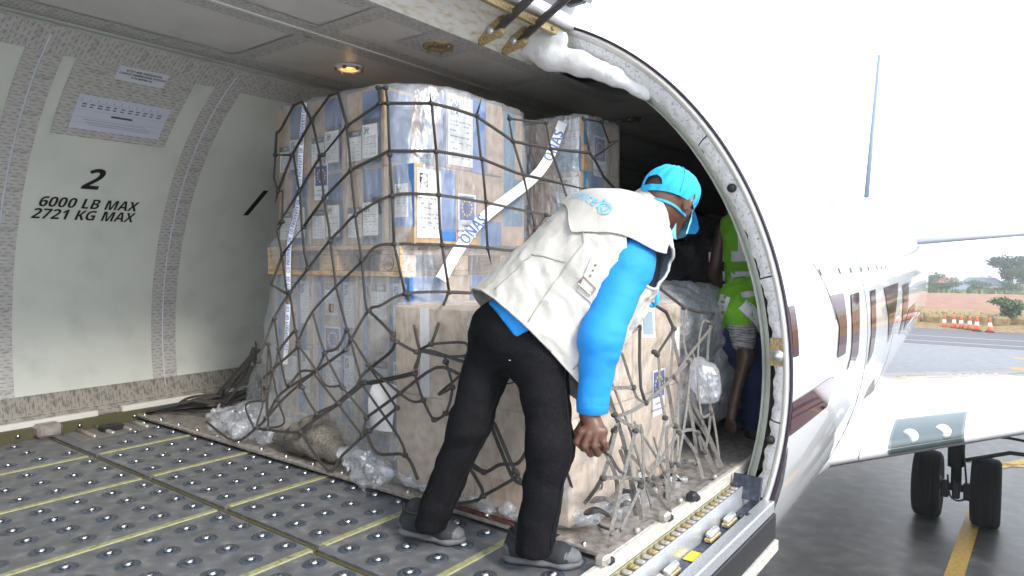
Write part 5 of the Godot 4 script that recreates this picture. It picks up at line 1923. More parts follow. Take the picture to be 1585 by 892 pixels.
	ft.bone(HIP_L, HIP_R, 0.095, 0.098, 0.05)
	ft.bone(HIP_R, KN_R, 0.088, 0.068, 0.04)
	ft.bone(KN_R, AN_R + Vector3(0, -0.015, 0), 0.066, 0.060, 0.04)
	ft.bone(HIP_L, KN_L, 0.088, 0.070, 0.04)
	ft.bone(KN_L, AN_L + Vector3(0, -0.015, 0), 0.066, 0.056, 0.04)
	ft.cut(Vector3(0, 0.066, 0), Vector3.DOWN)
	ft.cut(WAIST + (WAIST - HIP).normalized() * 0.02, WAIST - HIP)
	var tb := bounds([HIP, WAIST, KN_R, KN_L, AN_R, AN_L], 0.15)
	var tr: MeshInstance3D = add.call("trousers", field_mesh(ft, tb[0], tb[1], 0.0095), M.jeans_black, man)
	for leg in 2:
		var hp: Vector3 = [HIP_R, HIP_L][leg]
		var kn: Vector3 = [KN_R, KN_L][leg]
		var an: Vector3 = [AN_R, AN_L][leg]
		var pts := []
		for k in 15:
			var t := k / 14.0
			var c := hp.lerp(kn, t * 2.0) if t < 0.5 else kn.lerp(an, t * 2.0 - 1.0)
			var dir := (RIGHTWARD * 0.75 + VIEW_RIGHT * 0.65).normalized()
			var lo := 0.02
			var hi := 0.2
			for it in 14:
				var mid := (lo + hi) * 0.5
				if ft.at(c + dir * mid) < 0.0:
					lo = mid
				else:
					hi = mid
			pts.append(c + dir * lo)
		var sm := start(true)
		tube(sm, pts, 0.0022, 5, 1.8)
		put("seam", done(sm), M.jeans_seam, tr)
	var em := start()
	var ec := Vector3(-1.215, 0.652, -1.597)
	for k in 4:
		tri(em, ec + VIEW_RIGHT * (0.003 - 0.004 * k) + Vector3.UP * (-0.004 * k + 0.004), ec + VIEW_RIGHT * (0.014 - 0.003 * k) + Vector3.UP * (0.002 - 0.003 * k), ec + VIEW_RIGHT * 0.001 + Vector3.UP * (-0.012))
	put("emblem", done(em), M.shoe_mark, tr)
	# --- sweater: torso under the vest, and both sleeves
	var fs := Field.new()
	cloth_noise(fs, 22, 9.0, 0.006, Vector3(1.0, 1.3, 1.0))
	var axis := (CHEST - HIP).normalized()
	fs.bone(HIP + axis * 0.0, CHEST, 0.128, 0.125, 0.05)
	fs.bone(CHEST, NECK - axis * 0.02, 0.12, 0.07, 0.05)
	fs.cut(HIP - axis * 0.012, -axis - FACING * 0.05)
	var sb := bounds([HIP, NECK], 0.16)
	add.call("sweater", field_mesh(fs, sb[0], sb[1], 0.0095), M.sweater_blue, man)
	for arm in 2:
		var sh: Vector3 = [SH_R, SH_L][arm]
		var el: Vector3 = [EL_R, EL_L][arm]
		var wr: Vector3 = [WR_R, WR_L][arm]
		var fa := Field.new()
		cloth_noise(fa, 24 + arm, 7.0, 0.0048, Vector3(0.7, 1.6, 0.7))
		fa.bone(sh + (sh - el) * 0.1, el, 0.072, 0.062, 0.035)
		fa.bone(el, wr + Vector3(0, 0.012, 0), 0.060, 0.048, 0.04)
		fa.bone(sh, sh.lerp(CHEST, 0.6), 0.07, 0.08, 0.05)
		fa.cut(wr + Vector3(0, 0.010, 0), Vector3.DOWN)
		var ab := bounds([sh, el, wr, sh.lerp(CHEST, 0.6)], 0.10)
		add.call("sleeve", field_mesh(fa, ab[0], ab[1], 0.0075), M.sweater_blue, man)
	# cuff
	for wr in [WR_R, WR_L]:
		var cf := start(true)
		tube(cf, [wr + Vector3(0, 0.035, 0), wr + Vector3(0, 0.028, 0), wr + Vector3(0.0, -0.010, 0), wr + Vector3(0, -0.014, 0)], [0.045, 0.049, 0.047, 0.040], 20)
		add.call("cuff", done(cf), M.sweater_blue, man)
	# --- vest
	vest_noise = noise_of(5.0, 23, 3)
	vest_noise.fractal_type = FastNoiseLite.FRACTAL_RIDGED
	var vt := start(true)
	var NS := 84
	var NA := 180
	var hole := func(s: float, deg: float) -> bool:
		var dd := deg if deg < 180.0 else deg - 360.0
		return pow((s - 3.42) / 0.66, 2) + pow((dd + 26.0) / 34.0, 2) < 1.0
	for i in NS:
		for k in NA:
			var s0 := 5.9 * i / NS
			var s1 := 5.9 * (i + 1) / NS
			var d0 := 360.0 * k / NA
			var d1 := 360.0 * (k + 1) / NA
			if hole.call((s0 + s1) * 0.5, (d0 + d1) * 0.5):
				continue
			quad(vt, vest_point(s0, d1), vest_point(s0, d0), vest_point(s1, d0), vest_point(s1, d1))
	var vest: MeshInstance3D = add.call("vest", done(vt), M.vest_canvas, man)
	# inner face, so that hems and arm openings show thickness
	var vi := start(true)
	for i in NS:
		for k in NA:
			var s0 := 5.9 * i / NS
			var s1 := 5.9 * (i + 1) / NS
			var d0 := 360.0 * k / NA
			var d1 := 360.0 * (k + 1) / NA
			if hole.call((s0 + s1) * 0.5, (d0 + d1) * 0.5):
				continue
			quad(vi, vest_point(s0, d0, -0.006), vest_point(s0, d1, -0.006), vest_point(s1, d1, -0.006), vest_point(s1, d0, -0.006))
	put("lining", done(vi), M.vest_canvas, vest)
	# yoke flap over the shoulders, with a pointed lower edge
	var yk := start(true)
	var low := func(deg: float) -> float:
		var x := (deg - 46.0) / 74.0
		return 2.62 + 1.15 * absf(x) - 0.06 * cos(x * 7.0)
	for i in 14:
		for k in 44:
			var d0 := lerpf(-26.0, 124.0, k / 44.0)
			var d1 := lerpf(-26.0, 124.0, (k + 1) / 44.0)
			var p := func(d: float, t: float) -> Vector3: return vest_point(lerpf(low.call(d), 5.5, t), d, 0.009 - 0.004 * t)
			quad(yk, p.call(d1, i / 14.0), p.call(d0, i / 14.0), p.call(d0, (i + 1) / 14.0), p.call(d1, (i + 1) / 14.0))
	put("yoke_flap", done(yk), M.vest_canvas, vest)
	var ye := start(true)
	var yp := []
	for k in 45:
		var d := lerpf(-26.0, 124.0, k / 44.0)
		yp.append(vest_point(low.call(d), d, 0.007))
	tube(ye, yp, 0.0028, 6)
	put("hem", done(ye), M.vest_canvas, vest)
	for e in [[0.02, 0.004], [5.88, 0.004]]:
		var hs := start(true)
		var hp := []
		for k in 49:
			hp.append(vest_point(e[0], 360.0 * k / 48.0, 0.0))
		tube(hs, hp, e[1], 6)
		put("hem", done(hs), M.vest_canvas, vest)
	var ah := start(true)
	var ap := []
	for k in 49:
		ap.append(vest_point(3.42 + 0.665 * sin(TAU * k / 48.0), -26.0 + 34.3 * cos(TAU * k / 48.0), -0.002))
	tube(ah, ap, 0.0048, 6)
	put("armhole_hem", done(ah), M.vest_canvas, vest)
	# collar standing round the neck
	var co := start(true)
	for k in 40:
		var d0 := 360.0 * k / 40.0
		var d1 := 360.0 * (k + 1) / 40.0
		var up := (NECK - CHEST).normalized()
		var hgt := func(d: float) -> float: return 0.022 + 0.016 * sin(deg_to_rad(d))
		quad(co, vest_point(5.85, d1, 0.002), vest_point(5.85, d0, 0.002), vest_point(5.9, d0, 0.0) + up * hgt.call(d0), vest_point(5.9, d1, 0.0) + up * hgt.call(d1))
	put("collar", done(co), M.vest_canvas, vest)
	# side pocket with flap, strap with eyelets and buckle, stitched seams
	var pk := start(true)
	for i in 10:
		for k in 12:
			var p := func(u: float, v: float) -> Vector3: return vest_point(lerpf(0.18, 1.35, v), lerpf(-62.0, -18.0, u), 0.012 * sin(PI * clampf(u, 0.04, 0.96)) * sin(PI * clampf(v, 0.03, 0.97)) + 0.003)
			quad(pk, p.call(k / 12.0, i / 10.0), p.call((k + 1) / 12.0, i / 10.0), p.call((k + 1) / 12.0, (i + 1) / 10.0), p.call(k / 12.0, (i + 1) / 10.0))
	put("pocket", done(pk), M.vest_canvas, vest)
	for line in [[[1.45, -64.0], [1.40, -16.0]], [[0.2, 20.0], [2.5, 30.0]], [[2.5, 30.0], [2.9, 45.0]], [[0.15, -66.0], [1.4, -66.0]], [[0.16, -16.0], [1.4, -16.0]], [[0.3, 60.0], [1.6, 62.0]], [[1.6, 62.0], [1.9, 30.0]], [[4.3, 8.0], [5.6, 30.0]]]:
		var ls := start(true)
		var lp := []
		for k in 13:
			lp.append(vest_point(lerpf(line[0][0], line[1][0], k / 12.0), lerpf(line[0][1], line[1][1], k / 12.0), 0.003))
		tube(ls, lp, 0.0016, 5)
		put("stitching", done(ls), M.stitch, vest)
	var sp := start(true)
	for k in 12:
		var p := func(t: float, e: float) -> Vector3: return vest_point(lerpf(2.35, 1.55, t), lerpf(12.0, 4.0, t) + e * 5.0, 0.007)
		quad(sp, p.call(k / 12.0, 1.0), p.call(k / 12.0, -1.0), p.call((k + 1) / 12.0, -1.0), p.call((k + 1) / 12.0, 1.0))
	var strap := put("waist_strap", done(sp), M.vest_canvas, vest)
	for k in 3:
		var eb := start(true)
		tube(eb, [vest_point(2.25 - 0.13 * k, 11.0 - 1.0 * k, 0.006), vest_point(2.25 - 0.13 * k, 11.0 - 1.0 * k, 0.0105)], 0.0032, 8)
		put("eyelet", done(eb), M.buckle, strap)
	var bk := start()
	for c in [[1.85, 12.0, 1.85, 2.0], [1.66, 12.0, 1.66, 2.0], [1.85, 12.0, 1.66, 12.0], [1.85, 2.0, 1.66, 2.0]]:
		tube(bk, [vest_point(c[0], c[1], 0.012), vest_point(c[2], c[3], 0.012)], 0.0022, 6)
	put("buckle", done(bk), M.buckle, strap)
	# print on the yoke
	var word := lettering("unicef", 0.034, 400, func(x, y): return vest_point(3.66 + y * 9.5 - x * 1.0, 62.0 - x * 330.0, 0.012))
	put("lettering", word, M.print_cyan, vest)
	var em2 := start()
	var ring := func(rr: float, w: float) -> void:
		for k in 24:
			var q := func(a: float, r_: float) -> Vector3: return vest_point(3.54 + sin(a) * r_ * 9.5, 36.0 - cos(a) * r_ * 330.0, 0.012)
			var a0 := TAU * k / 24.0
			var a1 := TAU * (k + 1) / 24.0
			quad(em2, q.call(a0, rr), q.call(a0, rr + w), q.call(a1, rr + w), q.call(a1, rr))
	ring.call(0.016, 0.004)
	ring.call(0.007, 0.003)
	put("emblem", done(em2), M.print_cyan, vest)
	# --- cap
	var cp := start(true)
	var capc := hc + hu * 0.019 - hf * 0.004
	var dome := func(el: float, az: float, lift: float) -> Vector3:
		var d := hf * cos(az) * cos(el) * 1.07 + hr * sin(az) * cos(el) * 0.95 + hu * sin(el) * 0.92
		return capc + d * (0.0955 + lift + 0.0016 * sin(az * 6.0) * cos(el) + 0.0012 * sin(az * 17.0 + el * 5.0))
	for i in 56:
		for k in 180:
			var e0 := lerpf(-0.42, PI / 2, i / 56.0)
			var e1 := lerpf(-0.42, PI / 2, (i + 1) / 56.0)
			var a0 := TAU * k / 180.0
			var a1 := TAU * (k + 1) / 180.0
			var am := absf(wrapf((a0 + a1) * 0.5 - PI, -PI, PI))
			var emid := (e0 + e1) * 0.5
			if emid > -0.20 and am < 0.42 and emid < -0.20 + 0.40 * sqrt(maxf(0.0, 1.0 - pow(am / 0.42, 2))):
				continue
			quad(cp, dome.call(e0, a1, 0.0), dome.call(e0, a0, 0.0), dome.call(e1, a0, 0.0), dome.call(e1, a1, 0.0))
	var cap: MeshInstance3D = add.call("cap", done(cp), M.cap_cyan, man)
	for k in 6:
		var ss := start(true)
		var sp2 := []
		for i in 14:
			sp2.append(dome.call(lerpf(-0.28 if k != 3 else 0.42, 1.5, i / 13.0), TAU * k / 6.0, 0.0015))
		tube(ss, sp2, 0.0014, 5)
		put("panel_seam", done(ss), M.cap_cyan, cap)
	var bt := start(true)
	lathe(bt, [Vector2(0.009, -0.002), Vector2(0.008, 0.003), Vector2(0.0, 0.005)], 12, Transform3D(Basis(hr, hu, -hf), capc + hu * 0.0855))
	put("button", done(bt), M.cap_cyan, cap)
	var bs := start(true)
	for k in 16:
		var p := func(a: float, e: float) -> Vector3: return dome.call(e, a, 0.003)
		var a0 := PI - 0.62 + 1.24 * k / 16.0
		var a1 := PI - 0.62 + 1.24 * (k + 1) / 16.0
		quad(bs, p.call(a1, -0.42), p.call(a0, -0.42), p.call(a0, -0.20), p.call(a1, -0.20))
	put("back_strap", done(bs), M.cap_cyan, cap)
	var oe := start(true)
	var op := []
	for k in 25:
		var a := -0.42 + 0.84 * k / 24.0
		op.append(dome.call(-0.20 + 0.40 * sqrt(maxf(0.0, 1.0 - pow(a / 0.42, 2))), PI + a, 0.0005))
	tube(oe, op, 0.0024, 6)
	put("opening_hem", done(oe), M.cap_cyan, cap)
	for side in [0.0, 0.004]:
		var br := start(true)
		sheet(br, 16, 8, func(u, v):
			var a := lerpf(-0.95, 0.95, u)
			var b: Vector3 = dome.call(-0.36, a, 0.0)
			var l: float = 0.075 * pow(maxf(0.0, cos(a * 1.45)), 0.6)
			return b + (hf * 1.0 - hu * (0.25 + 0.25 * v)) * l * v - hu * (0.012 * a * a + side))
		put("brim", done(br), M.cap_cyan, cap)
	# --- face mask and its loop
	var mk := start(true)
	sheet(mk, 14, 10, func(u, v):
		var a := lerpf(-1.25, 1.25, u)
		var y := lerpf(-0.100, -0.020, v)
		var rr := 0.066 + 0.014 * sin(v * 12.0) * 0.15
		return hc + hf * (0.032 + cos(a) * rr * (1.0 + 0.12 * sin(PI * v))) + hr * sin(a) * 0.066 + hu * y)
	var mask: MeshInstance3D = add.call("face_mask", done(mk), M.mask_blue, man)
	var tab := start(true)
	sheet(tab, 4, 4, func(u, v): return MASK_A.lerp(MASK_B, u).lerp(MASK_C, v * (1.0 - absf(u - 0.5)) * 0.9) + RIGHTWARD * (0.012 * sin(PI * u)))
	put("mask_fold", done(tab), M.mask_blue, mask)
	var lo2 := start(true)
	var lp2 := []
	for k in 17:
		var t := k / 16.0
		var an := lerpf(-0.5, 2.15, t)
		var dr := -hf * cos(an) + hr * sin(an)
		var c0 := hc - hf * 0.01 + hu * lerpf(-0.040, -0.052, t)
		var near := 0.0
		var far := 0.14
		for it in 14:
			var mid := (near + far) * 0.5
			if fh.at(c0 + dr * mid) < 0.0:
				near = mid
			else:
				far = mid
		lp2.append(c0 + dr * (far + 0.002))
	tube(lo2, lp2, 0.0024, 6, 2.2, hr)
	put("ear_loop", done(lo2), M.mask_loop, mask)
	# --- lanyard and badge
	var ln := start(true)
	tube(ln, curve_pts([LANYARD_A, TAG_TOP, TAG_LOOP + Vector3(0.012, 0.01, 0), TAG_LOOP + Vector3(-0.005, -0.012, 0.0), TAG_CLIP + Vector3(0, 0.01, 0), TAG_CLIP - Vector3(0, 0.02, 0)], 6), 0.0026, 6, 2.6, RIGHTWARD)
	add.call("lanyard", done(ln), M.cap_cyan, man)
	var bc := TAG_BADGE
	var bg := start()
	var bx := (VIEW_RIGHT * 0.96 + RIGHTWARD * 0.1).normalized()
	var by := (Vector3.UP * 0.99 - VIEW_RIGHT * 0.05).normalized()
	block(bg, Vector3(-0.021, -0.048, -0.002), Vector3(0.021, 0.048, 0.002), 0.001, Transform3D(Basis(bx, by, bx.cross(by)), bc))
	var badge: MeshInstance3D = add.call("badge", done(bg), M.ribbon_white, man)
	sticker(badge, "badge_card", M.badge, bc + bx.cross(by) * 0.004, bx, by, 0.030, 0.074)
	# --- shoes
	for k in 2:
		var heel: Vector3 = [HEEL_R, HEEL_L][k]
		var toe: Vector3 = [TOE_R, TOE_L][k]
		var an: Vector3 = [AN_R, AN_L][k]
		var dir := (toe - heel).normalized()
		var sd := dir.cross(Vector3.UP)
		var lift: float = [0.0, 0.012][k]
		heel += dir * 0.012 + Vector3.UP * lift
		toe -= dir * 0.0
		var fo := Field.new()
		fo.bone(heel + Vector3(0, 0.045, 0), heel.lerp(toe, 0.30) + Vector3(0, 0.05, 0), 0.034, 0.036, 0.02)
		fo.bone(heel.lerp(toe, 0.30) + Vector3(0, 0.055, 0), heel.lerp(toe, 0.80) + Vector3(0, 0.034, 0), 0.037, 0.033, 0.02, sd, 1.1)
		fo.bone(heel.lerp(toe, 0.80) + Vector3(0, 0.034, 0), toe + Vector3(0, 0.030, 0), 0.033, 0.023, 0.02, sd, 1.25)
		fo.bone(heel.lerp(toe, 0.12) + Vector3(0, 0.05, 0), heel.lerp(toe, 0.16) + Vector3(0, 0.095, 0), 0.036, 0.036, 0.02)
		fo.bone(heel - dir * 0.010 + Vector3(0, 0.06, 0), heel - dir * 0.014 + Vector3(0, 0.085, 0), 0.014, 0.008, 0.015)
		var xb := bounds([heel, toe, heel + Vector3(0, 0.12, 0)], 0.07)
		var sh: MeshInstance3D = add.call("shoe", field_mesh(fo, xb[0], xb[1], 0.006, func(p): return p.y > 0.022), M.shoe_grey, man)
		var fl := Field.new()
		fl.bone(heel + dir * 0.004 + Vector3(0, 0.016, 0), heel.lerp(toe, 0.45) + Vector3(0, 0.015, 0), 0.042, 0.036, 0.02, Vector3.UP, 0.42)
		fl.bone(heel.lerp(toe, 0.45) + Vector3(0, 0.015, 0), heel.lerp(toe, 0.85) + Vector3(0, 0.014, 0), 0.036, 0.043, 0.02, Vector3.UP, 0.40)
		fl.bone(heel.lerp(toe, 0.85) + Vector3(0, 0.014, 0), toe + Vector3(0, 0.017, 0), 0.042, 0.030, 0.02, Vector3.UP, 0.42)
		put("sole", field_mesh(fl, xb[0] - Vector3(0, 0.0, 0), xb[1], 0.006, func(p): return p.y > 0.0005), M.shoe_sole, sh)
		var col := start(true)
		var cpts := []
		for j in 21:
			var ang := TAU * j / 20.0
			cpts.append(heel.lerp(toe, 0.15) + dir * cos(ang) * 0.042 + sd * sin(ang) * 0.036 + Vector3(0, 0.092 - 0.008 * cos(ang), 0))
		tube(col, cpts, 0.006, 6)
		put("collar", done(col), M.black_rubber, sh)
		var tc := Field.new()
		tc.bone(heel.lerp(toe, 0.86) + Vector3(0, 0.034, 0), toe + Vector3(0, 0.030, 0), 0.0335, 0.0245, 0.02, sd, 1.25)
		tc.cut(heel.lerp(toe, 0.82), -dir)
		tc.cut(Vector3(0, 0.024, 0), Vector3.DOWN)
		put("toe_cap", field_mesh(tc, xb[0], xb[1], 0.005), M.shoe_sole, sh)
		var hk := Field.new()
		hk.bone(heel + Vector3(0, 0.045, 0), heel.lerp(toe, 0.30) + Vector3(0, 0.05, 0), 0.0352, 0.037, 0.02)
		hk.cut(heel.lerp(toe, 0.16), dir)
		hk.cut(Vector3(0, 0.062, 0), Vector3.UP)
		hk.cut(Vector3(0, 0.024, 0), Vector3.DOWN)
		put("heel_counter", field_mesh(hk, xb[0], xb[1], 0.005), M.shoe_sole, sh)
		for j in 4:
			var lc := heel.lerp(toe, 0.42 + 0.08 * j) + Vector3(0, 0.088 - 0.0055 * j, 0)
			var la := start(true)
			tube(la, curve_pts([lc + sd * 0.022 - Vector3(0, 0.010, 0), lc, lc - sd * 0.022 - Vector3(0, 0.010, 0)], 3), 0.0028, 5, 1.4)
			put("lace", done(la), M.shoe_grey, sh)
		var mk2 := start(true)
		var mp := []
		for j in 8:
			var t := j / 7.0
			mp.append(heel.lerp(toe, 0.30 + 0.16 * t) + sd * (0.0385 + 0.001 * j) + Vector3(0, 0.050 + 0.016 * sin(t * 2.2), 0))
		tube(mk2, mp, 0.0028, 5, 1.6)
		put("side_mark", done(mk2), M.shoe_mark, sh)

# ---------------------------------------------------------------- two workers inside, beyond the door frame
func build_workers() -> void:
	var w := thing("person", "person in lime hi-vis vest and striped sleeve stooping just inside the door frame", "person", Vector3(-1.10, 0, -3.5))
	var org := w.position
	var add := func(called: String, mesh: ArrayMesh, m: Material) -> MeshInstance3D:
		return put(called, mesh, m, w, -org)
	var f := Field.new()
	f.bone(W_HEAD, W_HEAD + Vector3(0.01, -0.02, -0.02), 0.075, 0.07, 0.03)
	f.bone(W_NECK, W_HEAD, 0.045, 0.05, 0.03)
	f.bone(W_HEAD + Vector3(0.06, -0.02, 0.0), W_HEAD + Vector3(0.075, -0.035, 0.0), 0.012, 0.012, 0.02)
	f.bone(W_SH, W_EL, 0.046, 0.034, 0.03)
	f.bone(W_EL, W_WR, 0.033, 0.022, 0.03)
	f.bone(W_WR, W_HAND, 0.022, 0.026, 0.02)
	for k in 5:
		var b := W_HAND + Vector3(0.012 * (k - 2), -0.02, 0.006 * k)
		f.bone(b, b + Vector3(0.0, -0.035, -0.006), 0.009, 0.008, 0.006)
		f.bone(b + Vector3(0.0, -0.035, -0.006), b + Vector3(-0.008, -0.055, -0.018), 0.008, 0.007, 0.004)
	f.bone(W_CHEST, W_NECK, 0.09, 0.05, 0.05)
	var bb := bounds([W_HEAD, W_SH, W_HAND, W_CHEST], 0.14)
	add.call("body", field_mesh(f, bb[0], bb[1], 0.010), M.skin_deep)
	var v := Field.new()
	cloth_noise(v, 31, 9.0, 0.015, Vector3.ONE)
	v.bone(W_HIP + Vector3(0.05, 0.0, 0), W_CHEST + Vector3(0.02, -0.02, 0), 0.125, 0.145, 0.05)
	v.bone(W_CHEST + Vector3(0.01, -0.02, 0), W_NECK + Vector3(0.02, 0.02, 0), 0.145, 0.10, 0.06)
	v.bone(W_SH + Vector3(0, 0.02, 0), W_SH + Vector3(0, -0.01, 0), 0.095, 0.085, 0.05)
	var vb := bounds([W_HIP, W_CHEST, W_NECK, W_SH], 0.22)
	var vest: MeshInstance3D = add.call("hi_vis_vest", field_mesh(v, vb[0], vb[1], 0.012), M.hi_vis)
	# reflective bands laid over the vest
	var band := func(a: Vector3, b: Vector3, nrm: Vector3, wd: float) -> void:
		var st := start(true)
		var push := func(p: Vector3) -> Vector3:
			var lo := -0.05
			var hi := 0.35
			for it in 16:
				var mid := (lo + hi) * 0.5
				if v.at(p + nrm * mid) < 0.0:
					lo = mid
				else:
					hi = mid
			return p + nrm * (hi + 0.004)
		var side := (b - a).cross(nrm).normalized()
		sheet(st, 3, 22, func(u, t): return push.call(a.lerp(b, t) + side * wd * (u - 0.5)))
		put("reflective_band", done(st), M.reflective, vest)
	var toward := -VIEW_AWAY
	band.call(W_CHEST + Vector3(-0.10, 0.10, 0), W_CHEST + Vector3(0.10, 0.13, -0.02), (toward + Vector3.UP * 0.9).normalized(), 0.05)
	band.call(W_SH + Vector3(-0.02, 0.06, 0), W_SH + Vector3(0.16, -0.12, -0.08), toward, 0.06)
	band.call(W_SH + Vector3(-0.02, 0.07, 0), W_SH + Vector3(0.17, 0.12, -0.08), (toward + Vector3.UP * 0.5).normalized(), 0.035)
	band.call(W_HIP + Vector3(0.0, 0.12, 0), W_HIP + Vector3(-0.06, -0.06, 0), (toward - VIEW_RIGHT * 0.3).normalized(), 0.045)
	var sl := Field.new()
	cloth_noise(sl, 32, 12.0, 0.008, Vector3.ONE)
	sl.bone(W_SH, W_SH.lerp(W_EL, 0.62), 0.078, 0.060, 0.02)
	var sb := bounds([W_SH, W_EL], 0.1)
	add.call("striped_sleeve", field_mesh(sl, sb[0], sb[1], 0.010), M.stripe_shirt)
	var tr := Field.new()
	cloth_noise(tr, 33, 8.0, 0.012, Vector3.ONE)
	tr.bone(W_HIP + Vector3(0, -0.03, 0), W_HIP + Vector3(0.06, -0.12, -0.03), 0.14, 0.12, 0.05)
	tr.bone(W_HIP + Vector3(0.1, -0.1, 0), Vector3(-1.08, 0.36, -3.48), 0.11, 0.085, 0.04)
	tr.bone(Vector3(-1.08, 0.36, -3.48), Vector3(-1.10, 0.06, -3.56), 0.085, 0.07, 0.04)
	tr.bone(W_HIP + Vector3(0.0, -0.1, -0.1), Vector3(-1.22, 0.36, -3.6), 0.11, 0.085, 0.04)
	tr.bone(Vector3(-1.22, 0.36, -3.6), Vector3(-1.23, 0.06, -3.7), 0.085, 0.07, 0.04)
	add.call("trousers", field_mesh(tr, Vector3(-1.5, 0.0, -4.0), Vector3(-0.85, 0.9, -3.1), 0.013, func(p): return p.y > 0.03), M.navy_cloth)
	for q in [Vector3(-1.10, 0.0, -3.56), Vector3(-1.23, 0.0, -3.7)]:
		var sh := Field.new()
		sh.bone(q + Vector3(0, 0.035, 0.03), q + Vector3(0.05, 0.03, -0.13), 0.045, 0.035, 0.02)
		sh.bone(q + Vector3(0, 0.04, 0.02), q + Vector3(0, 0.08, 0.02), 0.045, 0.045, 0.02)
		add.call("shoe", field_mesh(sh, q - Vector3(0.12, 0.02, 0.22), q + Vector3(0.14, 0.16, 0.12), 0.010, func(p): return p.y > 0.001), M.black_rubber)
	var mk := start(true)
	sheet(mk, 8, 6, func(u, t):
		var a := lerpf(-1.2, 1.2, u)
		return W_HEAD + Vector3(0.02, -0.055 + 0.075 * t, 0.0) + toward * (0.078 * cos(a)) + VIEW_RIGHT * 0.072 * sin(a))
	add.call("face_mask", done(mk), M.mask_blue)
	var hr := Field.new()
	hr.bone(W_HEAD + Vector3(0, 0.015, -0.01), W_HEAD + Vector3(0.01, 0.0, -0.03), 0.079, 0.074, 0.03)
	add.call("hair", field_mesh(hr, W_HEAD - Vector3.ONE * 0.14, W_HEAD + Vector3.ONE * 0.14, 0.012, func(p): return (p - W_HEAD).y > 0.0), M.hair)
	# second worker, standing further aft
	var s := thing("person", "person in lime hi-vis vest standing behind the stooping worker", "person", Vector3(-1.2, 0, -3.85))
	var o2 := s.position
	var add2 := func(called: String, mesh: ArrayMesh, m: Material) -> MeshInstance3D:
		return put(called, mesh, m, s, -o2)
	var b2 := Field.new()
	b2.bone(W2_HEAD + Vector3(0, 0.02, 0), W2_HEAD + Vector3(0, -0.03, 0.01), 0.078, 0.07, 0.03)
	b2.bone(W2_HEAD, W2_CHEST + Vector3(0, 0.12, 0), 0.05, 0.06, 0.03)
	b2.bone(W2_HEAD + Vector3(0.05, -0.01, 0.06), W2_HEAD + Vector3(0.055, -0.025, 0.07), 0.012, 0.013, 0.02)
	b2.bone(W2_CHEST + Vector3(-0.17, 0.05, 0), W2_CHEST + Vector3(-0.2, -0.2, 0.05), 0.045, 0.04, 0.03)
	b2.bone(W2_CHEST + Vector3(-0.2, -0.2, 0.05), W2_CHEST + Vector3(-0.1, -0.35, 0.18), 0.038, 0.028, 0.03)
	b2.bone(W2_CHEST + Vector3(-0.1, -0.35, 0.18), W2_CHEST + Vector3(-0.06, -0.40, 0.22), 0.028, 0.026, 0.03)
	for k in 5:
		var h := W2_CHEST + Vector3(-0.06 + 0.014 * (k - 2), -0.41, 0.22 + 0.005 * k)
		b2.bone(h, h + Vector3(0.01, -0.04, 0.03), 0.009, 0.007, 0.006)
	add2.call("body", field_mesh(b2, W2_CHEST - Vector3(0.32, 0.55, 0.15), W2_CHEST + Vector3(0.2, 0.45, 0.36), 0.012), M.skin_deep)
	var v2 := Field.new()
	cloth_noise(v2, 41, 9.0, 0.012, Vector3.ONE)
	v2.bone(W2_HIP, W2_CHEST, 0.165, 0.17, 0.05, VIEW_AWAY, 0.75)
	v2.bone(W2_CHEST + Vector3(-0.12, 0.08, 0), W2_CHEST + Vector3(0.12, 0.08, 0), 0.07, 0.07, 0.05)
	var vest2: MeshInstance3D = add2.call("hi_vis_vest", field_mesh(v2, W2_HIP - Vector3(0.26, 0.25, 0.26), W2_CHEST + Vector3(0.27, 0.25, 0.27), 0.013), M.hi_vis)
	for st in [[W2_CHEST + Vector3(-0.075, 0.15, 0.05), W2_CHEST + Vector3(-0.05, -0.10, 0.08)], [W2_CHEST + Vector3(0.08, 0.15, -0.0), W2_CHEST + Vector3(0.08, -0.10, 0.0)], [W2_CHEST + Vector3(-0.18, -0.10, 0.1), W2_CHEST + Vector3(0.18, -0.09, -0.06)], [W2_CHEST + Vector3(-0.18, -0.21, 0.1), W2_CHEST + Vector3(0.18, -0.20, -0.06)]]:
		var rb := start(true)
		var a: Vector3 = st[0]
		var b: Vector3 = st[1]
		var side := (b - a).cross(toward).normalized()
		sheet(rb, 3, 18, func(u, t):
			var p = a.lerp(b, t) + side * 0.055 * (u - 0.5)
			var lo := -0.12
			var hi := 0.3
			for it in 14:
				var mid := (lo + hi) * 0.5
				if v2.at(p + toward * mid) < 0.0:
					lo = mid
				else:
					hi = mid
			return p + toward * (hi + 0.004))
		put("reflective_band", done(rb), M.reflective, vest2)
	var t2 := Field.new()
	t2.bone(W2_HIP + Vector3(0, -0.05, 0), W2_HIP + Vector3(0, -0.12, 0), 0.14, 0.13, 0.05)
	for sx in [-0.08, 0.08]:
		t2.bone(W2_HIP + Vector3(sx, -0.12, 0), Vector3(W2_HIP.x + sx, 0.4, W2_HIP.z), 0.09, 0.07, 0.04)
		t2.bone(Vector3(W2_HIP.x + sx, 0.4, W2_HIP.z), Vector3(W2_HIP.x + sx, 0.07, W2_HIP.z), 0.07, 0.06, 0.04)
	add2.call("trousers", field_mesh(t2, Vector3(W2_HIP.x - 0.3, 0.0, W2_HIP.z - 0.25), Vector3(W2_HIP.x + 0.3, 0.9, W2_HIP.z + 0.25), 0.016, func(p): return p.y > 0.03), M.navy_cloth)
